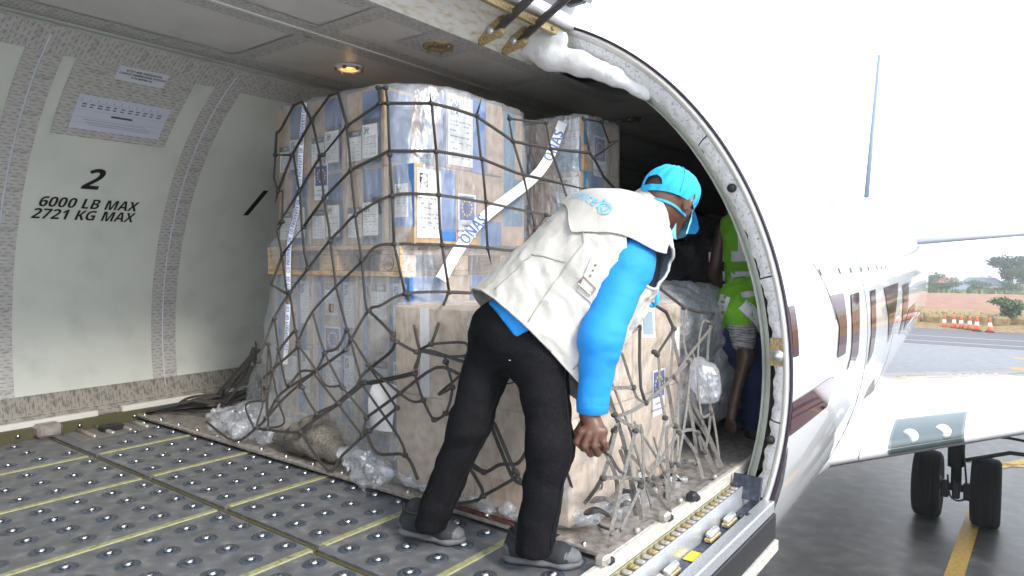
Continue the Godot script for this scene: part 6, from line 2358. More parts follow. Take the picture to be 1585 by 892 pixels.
	for sx in [-0.08, 0.08]:
		var q := Vector3(W2_HIP.x + sx, 0.0, W2_HIP.z)
		var sh := Field.new()
		sh.bone(q + Vector3(0, 0.035, -0.03), q + Vector3(0.0, 0.03, 0.13), 0.045, 0.035, 0.02)
		add2.call("shoe", field_mesh(sh, q - Vector3(0.1, 0.02, 0.12), q + Vector3(0.1, 0.12, 0.22), 0.012, func(p): return p.y > 0.001), M.black_rubber)
	var h2 := Field.new()
	h2.bone(W2_HEAD + Vector3(0, 0.03, -0.01), W2_HEAD + Vector3(0, 0.02, -0.02), 0.082, 0.078, 0.03)
	add2.call("hair", field_mesh(h2, W2_HEAD - Vector3.ONE * 0.13, W2_HEAD + Vector3.ONE * 0.15, 0.012, func(p): return (p - W2_HEAD).y > 0.02), M.hair)

# ---------------------------------------------------------------- beyond the apron
func cone(at: Vector3, label: String) -> void:
	var t := thing("traffic_cone", label, "cone", at, "traffic cones along the road edge")
	put("base", block_mesh(Vector3(-0.26, 0.0, -0.26), Vector3(0.26, 0.06, 0.26), 0.02), M.cone_base, t)
	for s in [[0.06, 0.36, M.cone_orange], [0.36, 0.62, M.cone_white], [0.62, 0.98, M.cone_orange]]:
		var st := start(true)
		var r := func(y: float) -> float: return lerpf(0.19, 0.035, (y - 0.06) / 0.92)
		lathe(st, [Vector2(r.call(s[0]), s[0]), Vector2(r.call(s[1]), s[1])], 18)
		put("sleeve" if s[2] == M.cone_white else "cone_body", done(st), s[2], t)

func leaf_mass(f: Array, count: int, leaf: float, sd: int) -> ArrayMesh:
	# many small leaf-sized faces spread through the lobes of a crown
	var st := start()
	var r := RandomNumberGenerator.new()
	r.seed = sd
	var nz := noise_of(0.7, sd, 2)
	for k in count:
		var lobe: Array = f[r.randi() % f.size()]
		var d := Vector3(r.randfn(), r.randfn(), r.randfn()).normalized()
		var c: Vector3 = lobe[0]
		var rad: Vector3 = lobe[1]
		var p := c + d * rad * pow(r.randf(), 0.35) * (0.85 + 0.45 * nz.get_noise_3dv(c + d * 2.0))
		var a := Vector3(r.randfn(), r.randfn(), r.randfn()).normalized() * leaf * r.randf_range(0.6, 1.3)
		var b := a.cross(Vector3(r.randfn(), r.randfn(), r.randfn())).normalized() * leaf * r.randf_range(0.4, 0.9)
		quad(st, p - a, p - b, p + a, p + b)
	return done(st)

func tree(called: String, label: String, category: String, at: Vector3, h: float, w: float, m: Material, sd: int, trunk: bool, group: String) -> void:
	var t := thing(called, label, category, at, group)
	var r := RandomNumberGenerator.new()
	r.seed = sd
	var lobes := []
	for k in 9:
		var a := r.randf() * TAU
		lobes.append([Vector3(cos(a) * w * 0.3 * r.randf(), h * r.randf_range(0.45 if trunk else 0.25, 0.82), sin(a) * w * 0.3 * r.randf()), Vector3(w * r.randf_range(0.16, 0.28), h * r.randf_range(0.12, 0.2), w * r.randf_range(0.16, 0.28))])
	put("crown", leaf_mass(lobes, 2600, maxf(0.10, h * 0.026), sd), m, t)
	var st := start(true)
	tube(st, [Vector3.ZERO, Vector3(0.1, h * 0.35, 0), Vector3(0.0, h * 0.7, 0.05)], [h * 0.03, h * 0.022, h * 0.008], 8)
	for k in 4:
		var a := TAU * k / 4.0 + 0.4
		tube(st, [Vector3(0.05, h * 0.35, 0), Vector3(cos(a) * w * 0.2, h * 0.65, sin(a) * w * 0.2)], [h * 0.014, h * 0.005], 6)
	put("trunk", done(st), M.bark, t)

func house(label: String, at: Vector3, w: float, d: float, h: float, rh: float, wallm: Material, roofm: Material) -> void:
	var t := thing("house", label, "house", at, "houses beyond the field")
	put("wall", block_mesh(Vector3(-w / 2, 0, -d / 2), Vector3(w / 2, h, d / 2), 0.03), wallm, t)
	var st := start()
	var e := 0.5
	var a := Vector3(-w / 2 - e, h, d / 2 + e)
	var b := Vector3(w / 2 + e, h, d / 2 + e)
	var c := Vector3(w / 2 + e, h, -d / 2 - e)
	var g := Vector3(-w / 2 - e, h, -d / 2 - e)
	var r0 := Vector3(-w * 0.22, h + rh, 0)
	var r1 := Vector3(w * 0.22, h + rh, 0)
	quad(st, a, b, r1, r0)
	quad(st, c, g, r0, r1)
	tri(st, b, c, r1)
	tri(st, g, a, r0)
	quad(st, a, g, c, b)
	var roof := put("roof", done(st), roofm, t)
	put("chimney", block_mesh(Vector3(w * 0.1, h + rh * 0.5, -0.4), Vector3(w * 0.1 + 0.6, h + rh + 0.4, 0.3), 0.02), wallm, roof)
	for k in 3:
		var x := lerpf(-w * 0.33, w * 0.33, k / 2.0)
		var win := put("window", block_mesh(Vector3(x - 0.55, h * 0.35, d / 2), Vector3(x + 0.55, h * 0.75, d / 2 + 0.06), 0.01), M.house_cream, t)
		put("pane", block_mesh(Vector3(x - 0.45, h * 0.39, d / 2 + 0.06), Vector3(x + 0.45, h * 0.71, d / 2 + 0.07), 0.0), M.window_dark, win)

# beyond the field the land dips into a shallow vale
func vale(z: float) -> float:
	return gy(z) + 1.1 - 0.052 * maxf(0.0, -127.0 - z)

func build_outdoors() -> void:
	# earth bank, bare field and grass behind the road
	var bank := start(true)
	var nz := noise_of(0.09, 3, 4)
	sheet(bank, 90, 10, func(u, v):
		var x := lerpf(-60.0, 110.0, u)
		var z := lerpf(-55.0, -62.0, v)
		return Vector3(x, gy(z) + 1.05 * smoothstep(0.0, 0.7, v) + 0.3 * nz.get_noise_2d(x * 3.0, z * 3.0) * smoothstep(0.0, 0.3, v), z))
	put("bank", done(bank), M.bank, self).set_meta("kind", "structure")
	var field := start(true)
	sheet(field, 60, 14, func(u, v):
		var x := lerpf(-90.0, 130.0, u)
		var z := lerpf(-61.5, -128.0, v)
		return Vector3(x, gy(z) + 1.0 + 0.25 * nz.get_noise_2d(x, z), z))
	put("field", done(field), M.earth, self).set_meta("kind", "structure")
	var meadow := start(true)
	sheet(meadow, 40, 8, func(u, v):
		var x := lerpf(-300.0, 400.0, u)
		var z := lerpf(-127.0, -330.0, v)
		return Vector3(x, vale(z) + 0.3 * nz.get_noise_2d(x, z), z))
	put("meadow", done(meadow), M.verge_soil, self).set_meta("kind", "structure")
	# low stone blocks along the foot of the bank
	var r := RandomNumberGenerator.new()
	r.seed = 6
	for k in 7:
		var x := -6.6 + 1.35 * k
		var st := start()
		block(st, Vector3(-0.55, -0.1, -0.3), Vector3(0.5 + r.randf() * 0.2, 0.75 + r.randf() * 0.3, 0.3), 0.16, Transform3D(Basis(Vector3.UP, r.randf_range(-0.2, 0.2)), Vector3.ZERO))
		tag(put("earth_block", done(st), M.bank, self, Vector3(x, gy(-57.2), -57.2)), "weathered ochre block, %s from the aircraft along the bank foot" % ["first", "second", "third", "fourth", "fifth", "sixth", "seventh"][k], "block", "ochre blocks at the foot of the bank")
	var spots := [Vector2(-4.39, -56.0), Vector2(-3.81, -55.9), Vector2(-3.38, -55.6), Vector2(-2.89, -55.4), Vector2(-2.44, -54.6), Vector2(-1.72, -54.2)]
	for k in 6:
		cone(Vector3(spots[k].x, gy(spots[k].y) + 0.02, spots[k].y), ["leftmost orange and white cone by the road edge", "second orange cone from the left by the road edge", "third orange cone from the left by the road edge", "fourth orange cone from the left by the road edge", "fifth orange cone, nearest the lone one", "lone faded orange cone to the right of the five"][k])
	tree("bush", "round green bush growing on the bank beside the road", "bush", Vector3(-0.75, gy(-58.0) + 0.5, -58.0), 2.1, 3.0, M.leaf_b, 31, false, "shrubs beyond the road")
	var bushes := [[-9.5, -128.0, 3.0, 7.0], [-6.0, -130.0, 2.4, 8.0], [-2.5, -131.0, 2.6, 7.0], [-12.5, -126.0, 3.4, 6.0]]
	for k in 4:
		tree("hedge_shrub", "leafy green shrub in the hedge across the field, %s from the left" % ["third", "fourth", "fifth", "second"][k], "shrub", Vector3(bushes[k][0], vale(bushes[k][1]) - 0.2, bushes[k][1]), bushes[k][2], bushes[k][3], M.leaf_b if k % 2 else M.leaf_a, 40 + k, false, "shrubs in the hedge across the field")
	var trees := [[-2.2, -150.0, 8.6, 7.5, 0], [0.6, -146.0, 6.4, 6.5, 2], [3.2, -140.0, 7.2, 8.0, 0], [6.5, -145.0, 7.5, 8.0, 2], [10.0, -150.0, 8.0, 9.0, 0], [-16.0, -165.0, 5.6, 6.0, 2]]
	for k in 6:
		tree("broadleaf_tree", ["tall open-crowned tree standing beyond the slate roof", "dark tree just right of the tall open-crowned tree", "dense dark green tree at the right edge of the picture", "broad dark tree just out past the right edge", "large tree further out along the meadow", "small tree beside the red house"][k], "tree", Vector3(trees[k][0], vale(trees[k][1]) - 0.2, trees[k][1]), trees[k][2], trees[k][3], [M.leaf_c, M.leaf_b, M.leaf_a][trees[k][4]], 50 + k, true, "trees beyond the field")
	house("red-walled house with a red roof behind the aircraft", Vector3(-14.5, vale(-168.0) - 0.2, -168.0), 6.0, 6.0, 3.4, 1.5, M.house_red, M.roof_red)
	house("long low house with a blue-grey hipped roof", Vector3(-6.2, vale(-150.0) - 0.2, -150.0), 9.0, 7.0, 1.6, 2.2, M.house_cream, M.roof_slate)
	house("cream house with a red roof behind the slate-roofed one", Vector3(-8.5, vale(-185.0) - 0.2, -185.0), 6.5, 6.0, 4.0, 1.6, M.house_cream, M.roof_red)
	house("long low red shed left of the dense tree", Vector3(0.5, vale(-142.0) - 0.2, -142.0), 10.0, 5.0, 1.6, 0.5, M.house_red, M.roof_red)
	# grass tufts on bank and meadow
	var gm := start()
	for k in 2600:
		var x := r.randf_range(-24.0, 8.0)
		var z := r.randf_range(-57.0, -61.5) if k % 2 else r.randf_range(-124.0, -150.0)
		var hgt := r.randf_range(0.12, 0.4) if k % 2 else r.randf_range(0.3, 0.9)
		var b := Vector3(x, (gy(z) + 0.75 if k % 2 else vale(z) - 0.1), z)
		var s := Vector3(r.randf_range(-1, 1), 0, r.randf_range(-1, 1)).normalized() * hgt * 0.35
		tri(gm, b - s, b + s, b + Vector3(r.randf_range(-0.1, 0.1), hgt, r.randf_range(-0.1, 0.1)))
	var go := put("grass", done(gm), M.grass, self)
	tag(go, "rough green and yellow grass on the bank and beyond the bare field", "grass")
	go.set_meta("kind", "stuff")

# ---------------------------------------------------------------- measured points
const LIVERY := [
	[[9.67, -2.946, -3.031], [7.15, -2.946, -3.035], [5.06, -2.946, -3.033], [2.94, -2.946, -3.026]],
	[[10.05, -3.721, -4.085], [8.52, -3.765, -4.088], [4.63, -3.863, -4.078], [1.49, -3.818, -4.049], [-0.38, -3.777, -4.012]],
	[[9.42, -4.323, -4.645], [5.88, -4.266, -4.571], [1.79, -4.242, -4.512], [-1.95, -4.193, -4.485], [-4.08, -4.093, -4.341]],
	[[8.91, -5.277, -5.626], [3.98, -5.181, -5.508], [-0.31, -5.171, -5.500], [-5.21, -5.096, -5.385], [-7.26, -5.018, -5.067]],
	[[8.50, -6.353, -8.040], [3.82, -6.447, -7.691], [-1.64, -6.675, -7.346], [-7.40, -6.775, -6.901]],
	[[7.03, -8.661, -9.838], [1.29, -8.544, -9.610], [-5.74, -8.600, -9.470], [-10.32, -8.415, -8.604]],
	[[-3.86, -9.854, -11.492], [-7.33, -9.445, -11.605], [-11.19, -9.292, -11.824], [-11.16, -9.190, -9.390]],
	[[-2.84, -2.946, -3.735], [-5.03, -2.946, -3.730], [-7.46, -2.946, -3.634]],
]

const NET_WIDE := [
	[-2.995, 1.469, -1.990, -2.982, 1.576, -1.990, -2.949, 1.588, -1.990, -2.840, 1.690, -1.990, -2.773, 1.703, -1.990, -2.705, 1.611, -1.990, -2.695, 1.607, -1.990],
	[-2.856, 1.456, -1.990, -2.695, 1.607, -1.990, -2.563, 1.699, -1.990, -2.503, 1.702, -1.990, -2.446, 1.561, -1.990, -2.442, 1.547, -1.990],
	[-2.978, 1.288, -1.990, -2.856, 1.456, -1.990],
	[-2.978, 1.288, -1.990, -3.007, 1.219, -1.990, -2.978, 1.288, -1.990],
	[-2.606, 1.438, -1.990, -2.615, 1.433, -1.990, -2.442, 1.547, -1.990, -2.242, 1.622, -2.007, -2.201, 1.618, -2.015, -2.007, 1.603, -2.080, -1.979, 1.597, -2.186, -1.949, 1.580, -2.305, -1.912, 1.520, -2.444, -1.896, 1.492, -2.506, -1.838, 1.482, -2.729, -1.772, 1.486, -2.982, -1.775, 1.470, -3.032, -1.775, 1.385, -3.133, -1.775, 1.307, -3.304],
	[-2.943, 1.133, -1.990, -2.981, 1.121, -1.990, -2.802, 1.277, -1.990, -2.640, 1.426, -1.990, -2.606, 1.438, -1.990, -2.615, 1.433, -1.990],
	[-2.775, 1.102, -1.990, -2.609, 1.235, -1.990, -2.418, 1.348, -1.990, -2.237, 1.400, -2.008, -2.200, 1.414, -2.015, -2.001, 1.406, -2.104, -1.957, 1.398, -2.271, -1.941, 1.395, -2.335, -1.890, 1.348, -2.528, -1.840, 1.327, -2.721, -1.779, 1.302, -2.956, -1.810, 1.247, -2.836],
	[-2.947, 0.972, -1.990, -2.770, 1.108, -1.990, -2.775, 1.102, -1.990],
	[-2.905, 0.777, -1.985, -3.045, 0.819, -1.990, -2.947, 0.972, -1.990],
	[-3.005, 0.440, -1.904, -3.032, 0.438, -1.903, -3.010, 0.534, -1.926, -2.970, 0.660, -1.956, -2.882, 0.787, -1.987, -2.744, 0.900, -1.990, -2.579, 1.030, -1.990, -2.476, 1.093, -1.990, -2.390, 1.145, -1.990, -2.184, 1.222, -2.018, -2.000, 1.220, -2.106, -1.935, 1.201, -2.355, -1.890, 1.181, -2.528, -1.845, 1.161, -2.701, -1.785, 1.132, -2.931, -1.810, 1.247, -2.836],
	[-2.745, 0.556, -1.932, -2.682, 0.693, -1.964, -2.536, 0.818, -1.990, -2.345, 0.940, -1.990, -2.275, 1.000, -2.000, -2.180, 1.013, -2.019, -1.997, 1.009, -2.120, -1.933, 0.998, -2.365, -1.890, 0.994, -2.528, -1.862, 1.088, -2.638],
	[-2.391, 0.545, -1.929, -2.368, 0.589, -1.939, -2.287, 0.722, -1.971, -2.215, 0.747, -1.977, -2.118, 0.799, -2.030, -1.986, 0.806, -2.161, -1.955, 0.797, -2.279, -1.985, 0.803, -2.164],
	[-2.926, 0.324, -1.876, -2.995, 0.332, -1.878, -2.906, 0.409, -1.896, -2.749, 0.523, -1.923, -2.745, 0.556, -1.932],
	[-2.906, 0.409, -1.896, -2.880, 0.445, -1.905, -2.883, 0.500, -1.918, -2.790, 0.602, -1.942],
	[-2.646, 0.355, -1.883, -2.682, 0.360, -1.884, -2.570, 0.435, -1.902, -2.391, 0.545, -1.929],
	[-2.242, 0.410, -1.897, -2.274, 0.404, -1.895, -2.246, 0.458, -1.908, -2.187, 0.499, -1.918, -1.971, 0.622, -1.835, -2.283, 0.722, -1.971],
	[-2.228, 0.420, -1.899, -1.874, 0.507, -1.828, -1.851, 0.529, -1.830, -1.831, 0.602, -1.834],
	[-1.963, 0.622, -1.835, -1.851, 0.591, -1.833, -1.783, 0.601, -1.834, -1.604, 0.574, -1.832, -1.598, 0.595, -1.834],
	[-2.535, 0.525, -1.924, -2.450, 0.549, -1.930, -2.412, 0.622, -1.947, -2.406, 0.631, -1.950],
	[-2.770, 0.350, -1.882, -2.742, 0.359, -1.884, -2.678, 0.425, -1.900, -2.571, 0.441, -1.904, -2.533, 0.519, -1.923],
	[-2.591, 0.179, -1.841, -2.558, 0.198, -1.845, -2.405, 0.302, -1.870, -2.245, 0.423, -1.900, -2.191, 0.421, -1.899, -1.857, 0.506, -1.828],
	[-2.873, 0.189, -1.843, -2.767, 0.294, -1.869, -2.583, 0.431, -1.901, -2.580, 0.423, -1.899],
	[-1.934, 0.422, -1.823, -1.746, 0.541, -1.830, -1.617, 0.526, -1.830, -1.593, 0.551, -1.831],
	[-2.183, 0.283, -1.866, -1.934, 0.422, -1.823],
	[-2.188, 0.209, -1.848, -2.183, 0.283, -1.866],
	[-2.596, 0.164, -1.837, -2.591, 0.179, -1.841, -2.370, 0.317, -1.874, -2.231, 0.417, -1.898],
	[-3.393, 0.099, -1.822, -3.102, 0.047, -1.809, -2.945, 0.131, -1.829, -2.878, 0.188, -1.843, -2.803, 0.308, -1.872, -2.570, 0.435, -1.902],
	[-2.935, 0.132, -1.830, -2.596, 0.164, -1.837, -2.506, 0.256, -1.859, -2.405, 0.302, -1.870],
	[-2.596, 0.164, -1.837, -2.364, 0.038, -1.807, -2.291, 0.114, -1.825, -2.150, 0.235, -1.854, -1.949, 0.363, -1.820],
	[-2.150, 0.235, -1.854, -2.170, 0.232, -1.854, -2.051, 0.168, -1.808, -1.893, 0.188, -1.809, -1.819, 0.108, -1.804],
	[-1.498, 0.197, -1.810, -1.577, 0.215, -1.811, -1.497, 0.114, -1.805, -1.641, 0.053, -1.801],
	[-1.497, 0.114, -1.805, -1.354, 0.209, -1.811, -1.363, 0.225, -1.812],
	[-1.577, 0.215, -1.811, -1.498, 0.197, -1.810, -1.427, 0.237, -1.812, -1.350, 0.256, -1.813, -1.305, 0.329, -1.818],
	[-1.075, 0.429, -1.980, -1.073, 0.419, -2.035, -1.075, 0.429, -2.211, -1.088, 0.484, -2.478, -1.096, 0.522, -2.644],
	[-1.090, 0.494, -2.142, -1.093, 0.510, -1.946, -1.075, 0.429, -1.980, -1.060, 0.359, -2.105, -1.059, 0.352, -2.103],
	[-1.067, 0.391, -1.983, -1.065, 0.380, -1.961, -1.412, 0.030, -2.463, -1.315, 0.030, -2.112, -1.336, 0.030, -2.164],
	[-1.065, 0.380, -1.961, -1.067, 0.391, -1.983, -1.038, 0.261, -1.835, -1.275, 0.030, -2.084, -1.275, 0.030, -2.125],
	[-1.060, 0.359, -2.105, -1.059, 0.352, -2.103, -1.030, 0.224, -1.957, -1.016, 0.159, -1.896, -1.003, 0.100, -1.831, -1.001, 0.089, -1.885],
	[-1.164, 0.831, -2.512, -1.154, 0.786, -2.388, -1.143, 0.735, -2.529, -1.127, 0.665, -2.571, -1.109, 0.583, -2.377, -1.112, 0.594, -2.359],
	[-1.154, 0.786, -2.388, -1.164, 0.831, -2.512, -1.145, 0.743, -2.714, -1.138, 0.716, -2.856, -1.135, 0.699, -3.033, -1.126, 0.660, -2.971],
	[-1.457, 0.371, -1.820, -1.474, 0.369, -1.820, -1.381, 0.215, -1.811, -1.339, 0.190, -1.809, -1.326, 0.193, -1.810],
	[-1.474, 0.369, -1.820, -1.457, 0.371, -1.820, -1.363, 0.225, -1.812, -1.326, 0.193, -1.810, -1.339, 0.190, -1.809],
	[-1.038, 0.259, -1.842, -1.023, 0.191, -2.073, -0.990, 0.041, -2.240],
	[-1.049, 0.309, -2.413, -1.049, 0.307, -2.336, -1.013, 0.144, -2.277, -0.990, 0.041, -2.240],
	[-1.043, 0.281, -2.430, -1.035, 0.247, -2.604, -0.994, 0.059, -2.700, -1.017, 0.165, -2.630],
]
const NET_THIN := [
	[-2.856, 1.456, -1.990, -2.995, 1.469, -1.990, -3.009, 1.358, -1.990, -2.978, 1.288, -1.990],
	[-2.845, 1.455, -1.990, -2.802, 1.277, -1.990],
	[-2.695, 1.607, -1.990, -2.690, 1.588, -1.990, -2.639, 1.432, -1.990, -2.614, 1.235, -1.990, -2.578, 1.093, -1.990, -2.570, 1.030, -1.990, -2.531, 0.821, -1.990, -2.406, 0.631, -1.950, -2.370, 0.597, -1.941, -2.368, 0.589, -1.939],
	[-2.442, 1.547, -1.990, -2.442, 1.538, -1.990, -2.426, 1.407, -1.990, -2.418, 1.348, -1.990, -2.390, 1.145, -1.990, -2.382, 1.087, -1.990, -2.349, 0.943, -1.990, -2.322, 0.772, -1.983, -2.296, 0.722, -1.971],
	[-2.978, 1.288, -1.990, -2.939, 1.286, -1.990, -2.943, 1.133, -1.990, -2.988, 1.089, -1.990, -2.952, 0.972, -1.990, -2.905, 0.777, -1.985, -2.886, 0.784, -1.986],
	[-2.797, 1.277, -1.990, -2.785, 1.102, -1.990, -2.767, 0.977, -1.990, -2.743, 0.903, -1.990],
	[-2.242, 1.622, -2.007, -2.251, 1.690, -2.005, -2.211, 1.685, -2.013],
	[-2.201, 1.618, -2.015, -2.211, 1.685, -2.013, -2.251, 1.690, -2.005],
	[-2.007, 1.603, -2.080, -2.009, 1.656, -2.074, -2.007, 1.603, -2.080],
	[-2.193, 1.397, -2.016, -2.201, 1.618, -2.015],
	[-2.181, 1.221, -2.018, -2.193, 1.397, -2.016],
	[-2.173, 1.013, -2.020, -2.181, 1.221, -2.018],
	[-2.118, 0.799, -2.030, -2.173, 1.013, -2.020],
	[-2.001, 1.403, -2.104, -2.006, 1.603, -2.083],
	[-1.998, 1.221, -2.115, -2.001, 1.403, -2.104],
	[-1.994, 1.009, -2.130, -1.997, 1.081, -2.121, -1.998, 1.221, -2.115],
	[-1.985, 0.806, -2.164, -1.994, 1.009, -2.130],
	[-1.948, 1.583, -2.308, -1.940, 1.675, -2.336, -1.948, 1.583, -2.308],
	[-1.941, 1.395, -2.335, -1.942, 1.403, -2.328, -1.948, 1.583, -2.308],
	[-1.935, 1.204, -2.355, -1.941, 1.395, -2.335],
	[-1.933, 0.998, -2.365, -1.935, 1.088, -2.359, -1.935, 1.204, -2.355],
	[-1.933, 0.998, -2.365, -1.927, 0.914, -2.386, -1.933, 0.998, -2.365],
	[-1.987, 0.798, -2.157, -1.722, 0.774, -1.844, -1.985, 0.803, -2.164],
	[-1.896, 1.492, -2.506, -1.897, 1.500, -2.502, -1.903, 1.609, -2.480, -1.901, 1.593, -2.487],
	[-1.903, 1.609, -2.480, -1.901, 1.593, -2.487, -1.848, 1.601, -2.688, -1.845, 1.603, -2.700],
	[-1.848, 1.601, -2.688, -1.845, 1.603, -2.700, -1.838, 1.482, -2.729, -1.822, 1.354, -2.790, -1.810, 1.247, -2.836, -1.779, 1.302, -2.956],
	[-1.775, 1.663, -3.110, -1.781, 1.654, -2.945, -1.772, 1.490, -2.982],
	[-1.896, 1.492, -2.506, -1.881, 1.342, -2.565, -1.862, 1.088, -2.638, -1.845, 1.161, -2.701],
	[-1.781, 1.654, -2.945, -1.775, 1.663, -3.110, -1.775, 1.568, -3.193, -1.775, 1.597, -3.301, -1.775, 1.470, -3.032],
	[-2.886, 0.784, -1.986, -2.780, 0.602, -1.943, -2.747, 0.562, -1.933],
	[-2.673, 0.693, -1.964, -2.535, 0.525, -1.924, -2.378, 0.393, -1.892, -2.363, 0.384, -1.890],
	[-2.967, 0.654, -1.955, -2.887, 0.512, -1.921, -2.770, 0.350, -1.882, -2.742, 0.359, -1.884],
	[-2.118, 0.799, -2.030, -2.105, 0.791, -2.033, -1.846, 0.623, -1.835, -1.834, 0.602, -1.834],
	[-2.366, 0.583, -1.938, -2.262, 0.438, -1.903, -2.245, 0.423, -1.900],
	[-2.366, 0.583, -1.938, -2.345, 0.585, -1.938, -2.227, 0.495, -1.917, -1.949, 0.363, -1.820],
	[-1.985, 0.803, -2.164, -1.987, 0.798, -2.157, -1.753, 0.676, -1.839, -1.777, 0.626, -1.836, -1.831, 0.602, -1.834],
	[-1.777, 0.626, -1.836, -1.607, 0.643, -1.837, -1.598, 0.595, -1.834],
	[-2.739, 0.539, -1.927, -2.727, 0.534, -1.926, -2.571, 0.441, -1.904, -2.479, 0.382, -1.890, -2.378, 0.393, -1.892],
	[-2.231, 0.417, -1.898, -2.242, 0.410, -1.897, -1.932, 0.251, -1.813, -1.893, 0.188, -1.809],
	[-2.227, 0.495, -1.917, -2.208, 0.486, -1.915, -1.934, 0.422, -1.823, -1.858, 0.399, -1.822, -1.807, 0.411, -1.823],
	[-2.583, 0.431, -1.901, -2.580, 0.423, -1.899, -2.346, 0.296, -1.869, -2.188, 0.209, -1.848],
	[-2.378, 0.393, -1.892, -2.363, 0.384, -1.890, -2.175, 0.284, -1.866],
	[-1.604, 0.574, -1.832, -1.593, 0.551, -1.831, -1.731, 0.442, -1.825, -1.662, 0.476, -1.827],
	[-2.931, 0.263, -1.861, -3.069, 0.224, -1.852, -2.968, 0.134, -1.830, -2.945, 0.131, -1.829],
	[-2.935, 0.132, -1.830, -2.852, 0.144, -1.833, -2.895, 0.267, -1.862, -2.909, 0.403, -1.895, -2.979, 0.527, -1.925],
	[-2.979, 0.527, -1.925, -2.926, 0.324, -1.876, -2.873, 0.189, -1.843],
	[-3.032, 0.438, -1.903, -3.005, 0.440, -1.904, -2.931, 0.263, -1.861, -2.943, 0.155, -1.835, -2.935, 0.132, -1.830],
	[-2.906, 0.409, -1.896, -2.813, 0.277, -1.865, -2.731, 0.185, -1.842, -2.852, 0.144, -1.833],
	[-2.727, 0.534, -1.926, -2.739, 0.539, -1.927, -2.646, 0.355, -1.883, -2.510, 0.255, -1.859],
	[-1.154, 0.786, -2.388, -1.140, 0.724, -2.248, -1.133, 0.693, -2.277, -1.107, 0.574, -2.226, -1.087, 0.483, -2.198, -1.075, 0.429, -2.211],
	[-1.133, 0.693, -2.277, -1.125, 0.654, -2.111, -1.112, 0.594, -2.115, -1.090, 0.494, -2.142, -1.081, 0.453, -2.160, -1.075, 0.429, -2.211],
	[-1.109, 0.583, -2.377, -1.112, 0.594, -2.359, -1.105, 0.563, -2.385, -1.083, 0.464, -2.346, -1.059, 0.352, -2.345],
	[-1.127, 0.665, -2.571, -1.092, 0.503, -2.469, -1.088, 0.484, -2.478],
	[-1.126, 0.660, -2.971, -1.122, 0.640, -2.968, -1.104, 0.558, -2.703, -1.088, 0.484, -2.478],
	[-1.059, 0.352, -2.103, -1.057, 0.344, -2.149, -1.004, 0.103, -2.060, -1.020, 0.175, -2.067],
	[-1.021, 0.180, -2.159, -1.021, 0.183, -2.120, -1.043, 0.281, -2.430, -1.049, 0.309, -2.413],
	[-1.001, 0.089, -1.885, -1.001, 0.090, -1.894, -1.020, 0.175, -2.067, -1.023, 0.191, -2.073],
	[-1.088, 0.484, -2.478, -1.078, 0.440, -2.507, -1.049, 0.309, -2.413, -1.022, 0.188, -2.314, -1.020, 0.176, -2.366],
	[-1.096, 0.522, -2.644, -1.096, 0.521, -2.677, -1.055, 0.336, -2.531, -1.020, 0.176, -2.366, -1.022, 0.188, -2.314],
	[-1.126, 0.660, -2.971, -1.128, 0.667, -2.875, -1.094, 0.513, -2.743, -1.049, 0.311, -2.673, -1.046, 0.294, -2.771],
	[-1.145, 0.743, -2.714, -1.142, 0.732, -2.729, -1.120, 0.630, -2.651, -1.096, 0.522, -2.644],
	[-1.059, 0.352, -2.345, -1.040, 0.268, -2.262, -1.021, 0.180, -2.159, -1.021, 0.183, -2.120],
	[-1.660, 0.030, -2.734, -1.054, 0.330, -1.878, -1.037, 0.252, -1.950, -1.023, 0.193, -2.065],
	[-1.176, 0.323, -1.817, -1.660, 0.030, -2.734, -1.479, 0.030, -2.500, -1.315, 0.030, -2.315, -1.038, 0.261, -1.835],
	[-1.275, 0.030, -2.084, -1.275, 0.030, -2.125, -1.136, 0.030, -2.001, -1.001, 0.089, -1.885, -1.001, 0.090, -1.894],
	[-1.660, 0.030, -2.734, -1.176, 0.323, -1.817, -1.148, 0.245, -1.813, -1.336, 0.030, -2.164, -1.315, 0.030, -2.112],
	[-1.122, 0.640, -2.968, -1.126, 0.660, -2.971, -1.091, 0.501, -2.846, -1.046, 0.294, -2.771, -1.017, 0.165, -2.630, -1.035, 0.247, -2.604],
	[-1.857, 0.506, -1.828, -1.807, 0.411, -1.823, -1.746, 0.346, -1.819, -1.689, 0.378, -1.821],
	[-1.699, 0.586, -1.833, -1.698, 0.567, -1.832, -1.662, 0.476, -1.827, -1.689, 0.378, -1.821, -1.746, 0.346, -1.819],
	[-1.831, 0.602, -1.834, -1.830, 0.592, -1.834, -1.858, 0.531, -1.830, -1.851, 0.529, -1.830],
	[-1.830, 0.592, -1.834, -1.816, 0.594, -1.834, -1.699, 0.586, -1.833, -1.598, 0.595, -1.834, -1.604, 0.574, -1.832],
]

const HIP := Vector3(-1.279, 0.714, -1.694)
const WAIST := Vector3(-1.259, 0.765, -1.711)
const NECK := Vector3(-0.981, 1.070, -2.026)
const CHEST := Vector3(-1.088, 0.917, -1.887)
const SH_R := Vector3(-0.960, 0.924, -1.847)
const EL_R := Vector3(-0.973, 0.719, -1.707)
const WR_R := Vector3(-1.002, 0.507, -1.712)
const SH_L := Vector3(-1.071, 1.060, -2.121)
const EL_L := Vector3(-1.134, 0.823, -2.149)
const WR_L := Vector3(-1.217, 0.599, -2.024)
const HIP_R := Vector3(-1.179, 0.655, -1.692)
const HIP_L := Vector3(-1.360, 0.713, -1.720)
const KN_R := Vector3(-1.105, 0.393, -1.647)
const KN_L := Vector3(-1.407, 0.419, -1.632)
const AN_R := Vector3(-1.150, 0.094, -1.622)
const AN_L := Vector3(-1.520, 0.107, -1.569)
const HEAD := Vector3(-0.928, 1.142, -2.070)
const HEEL_BACK := Vector3(-0.988, 1.117, -2.024)
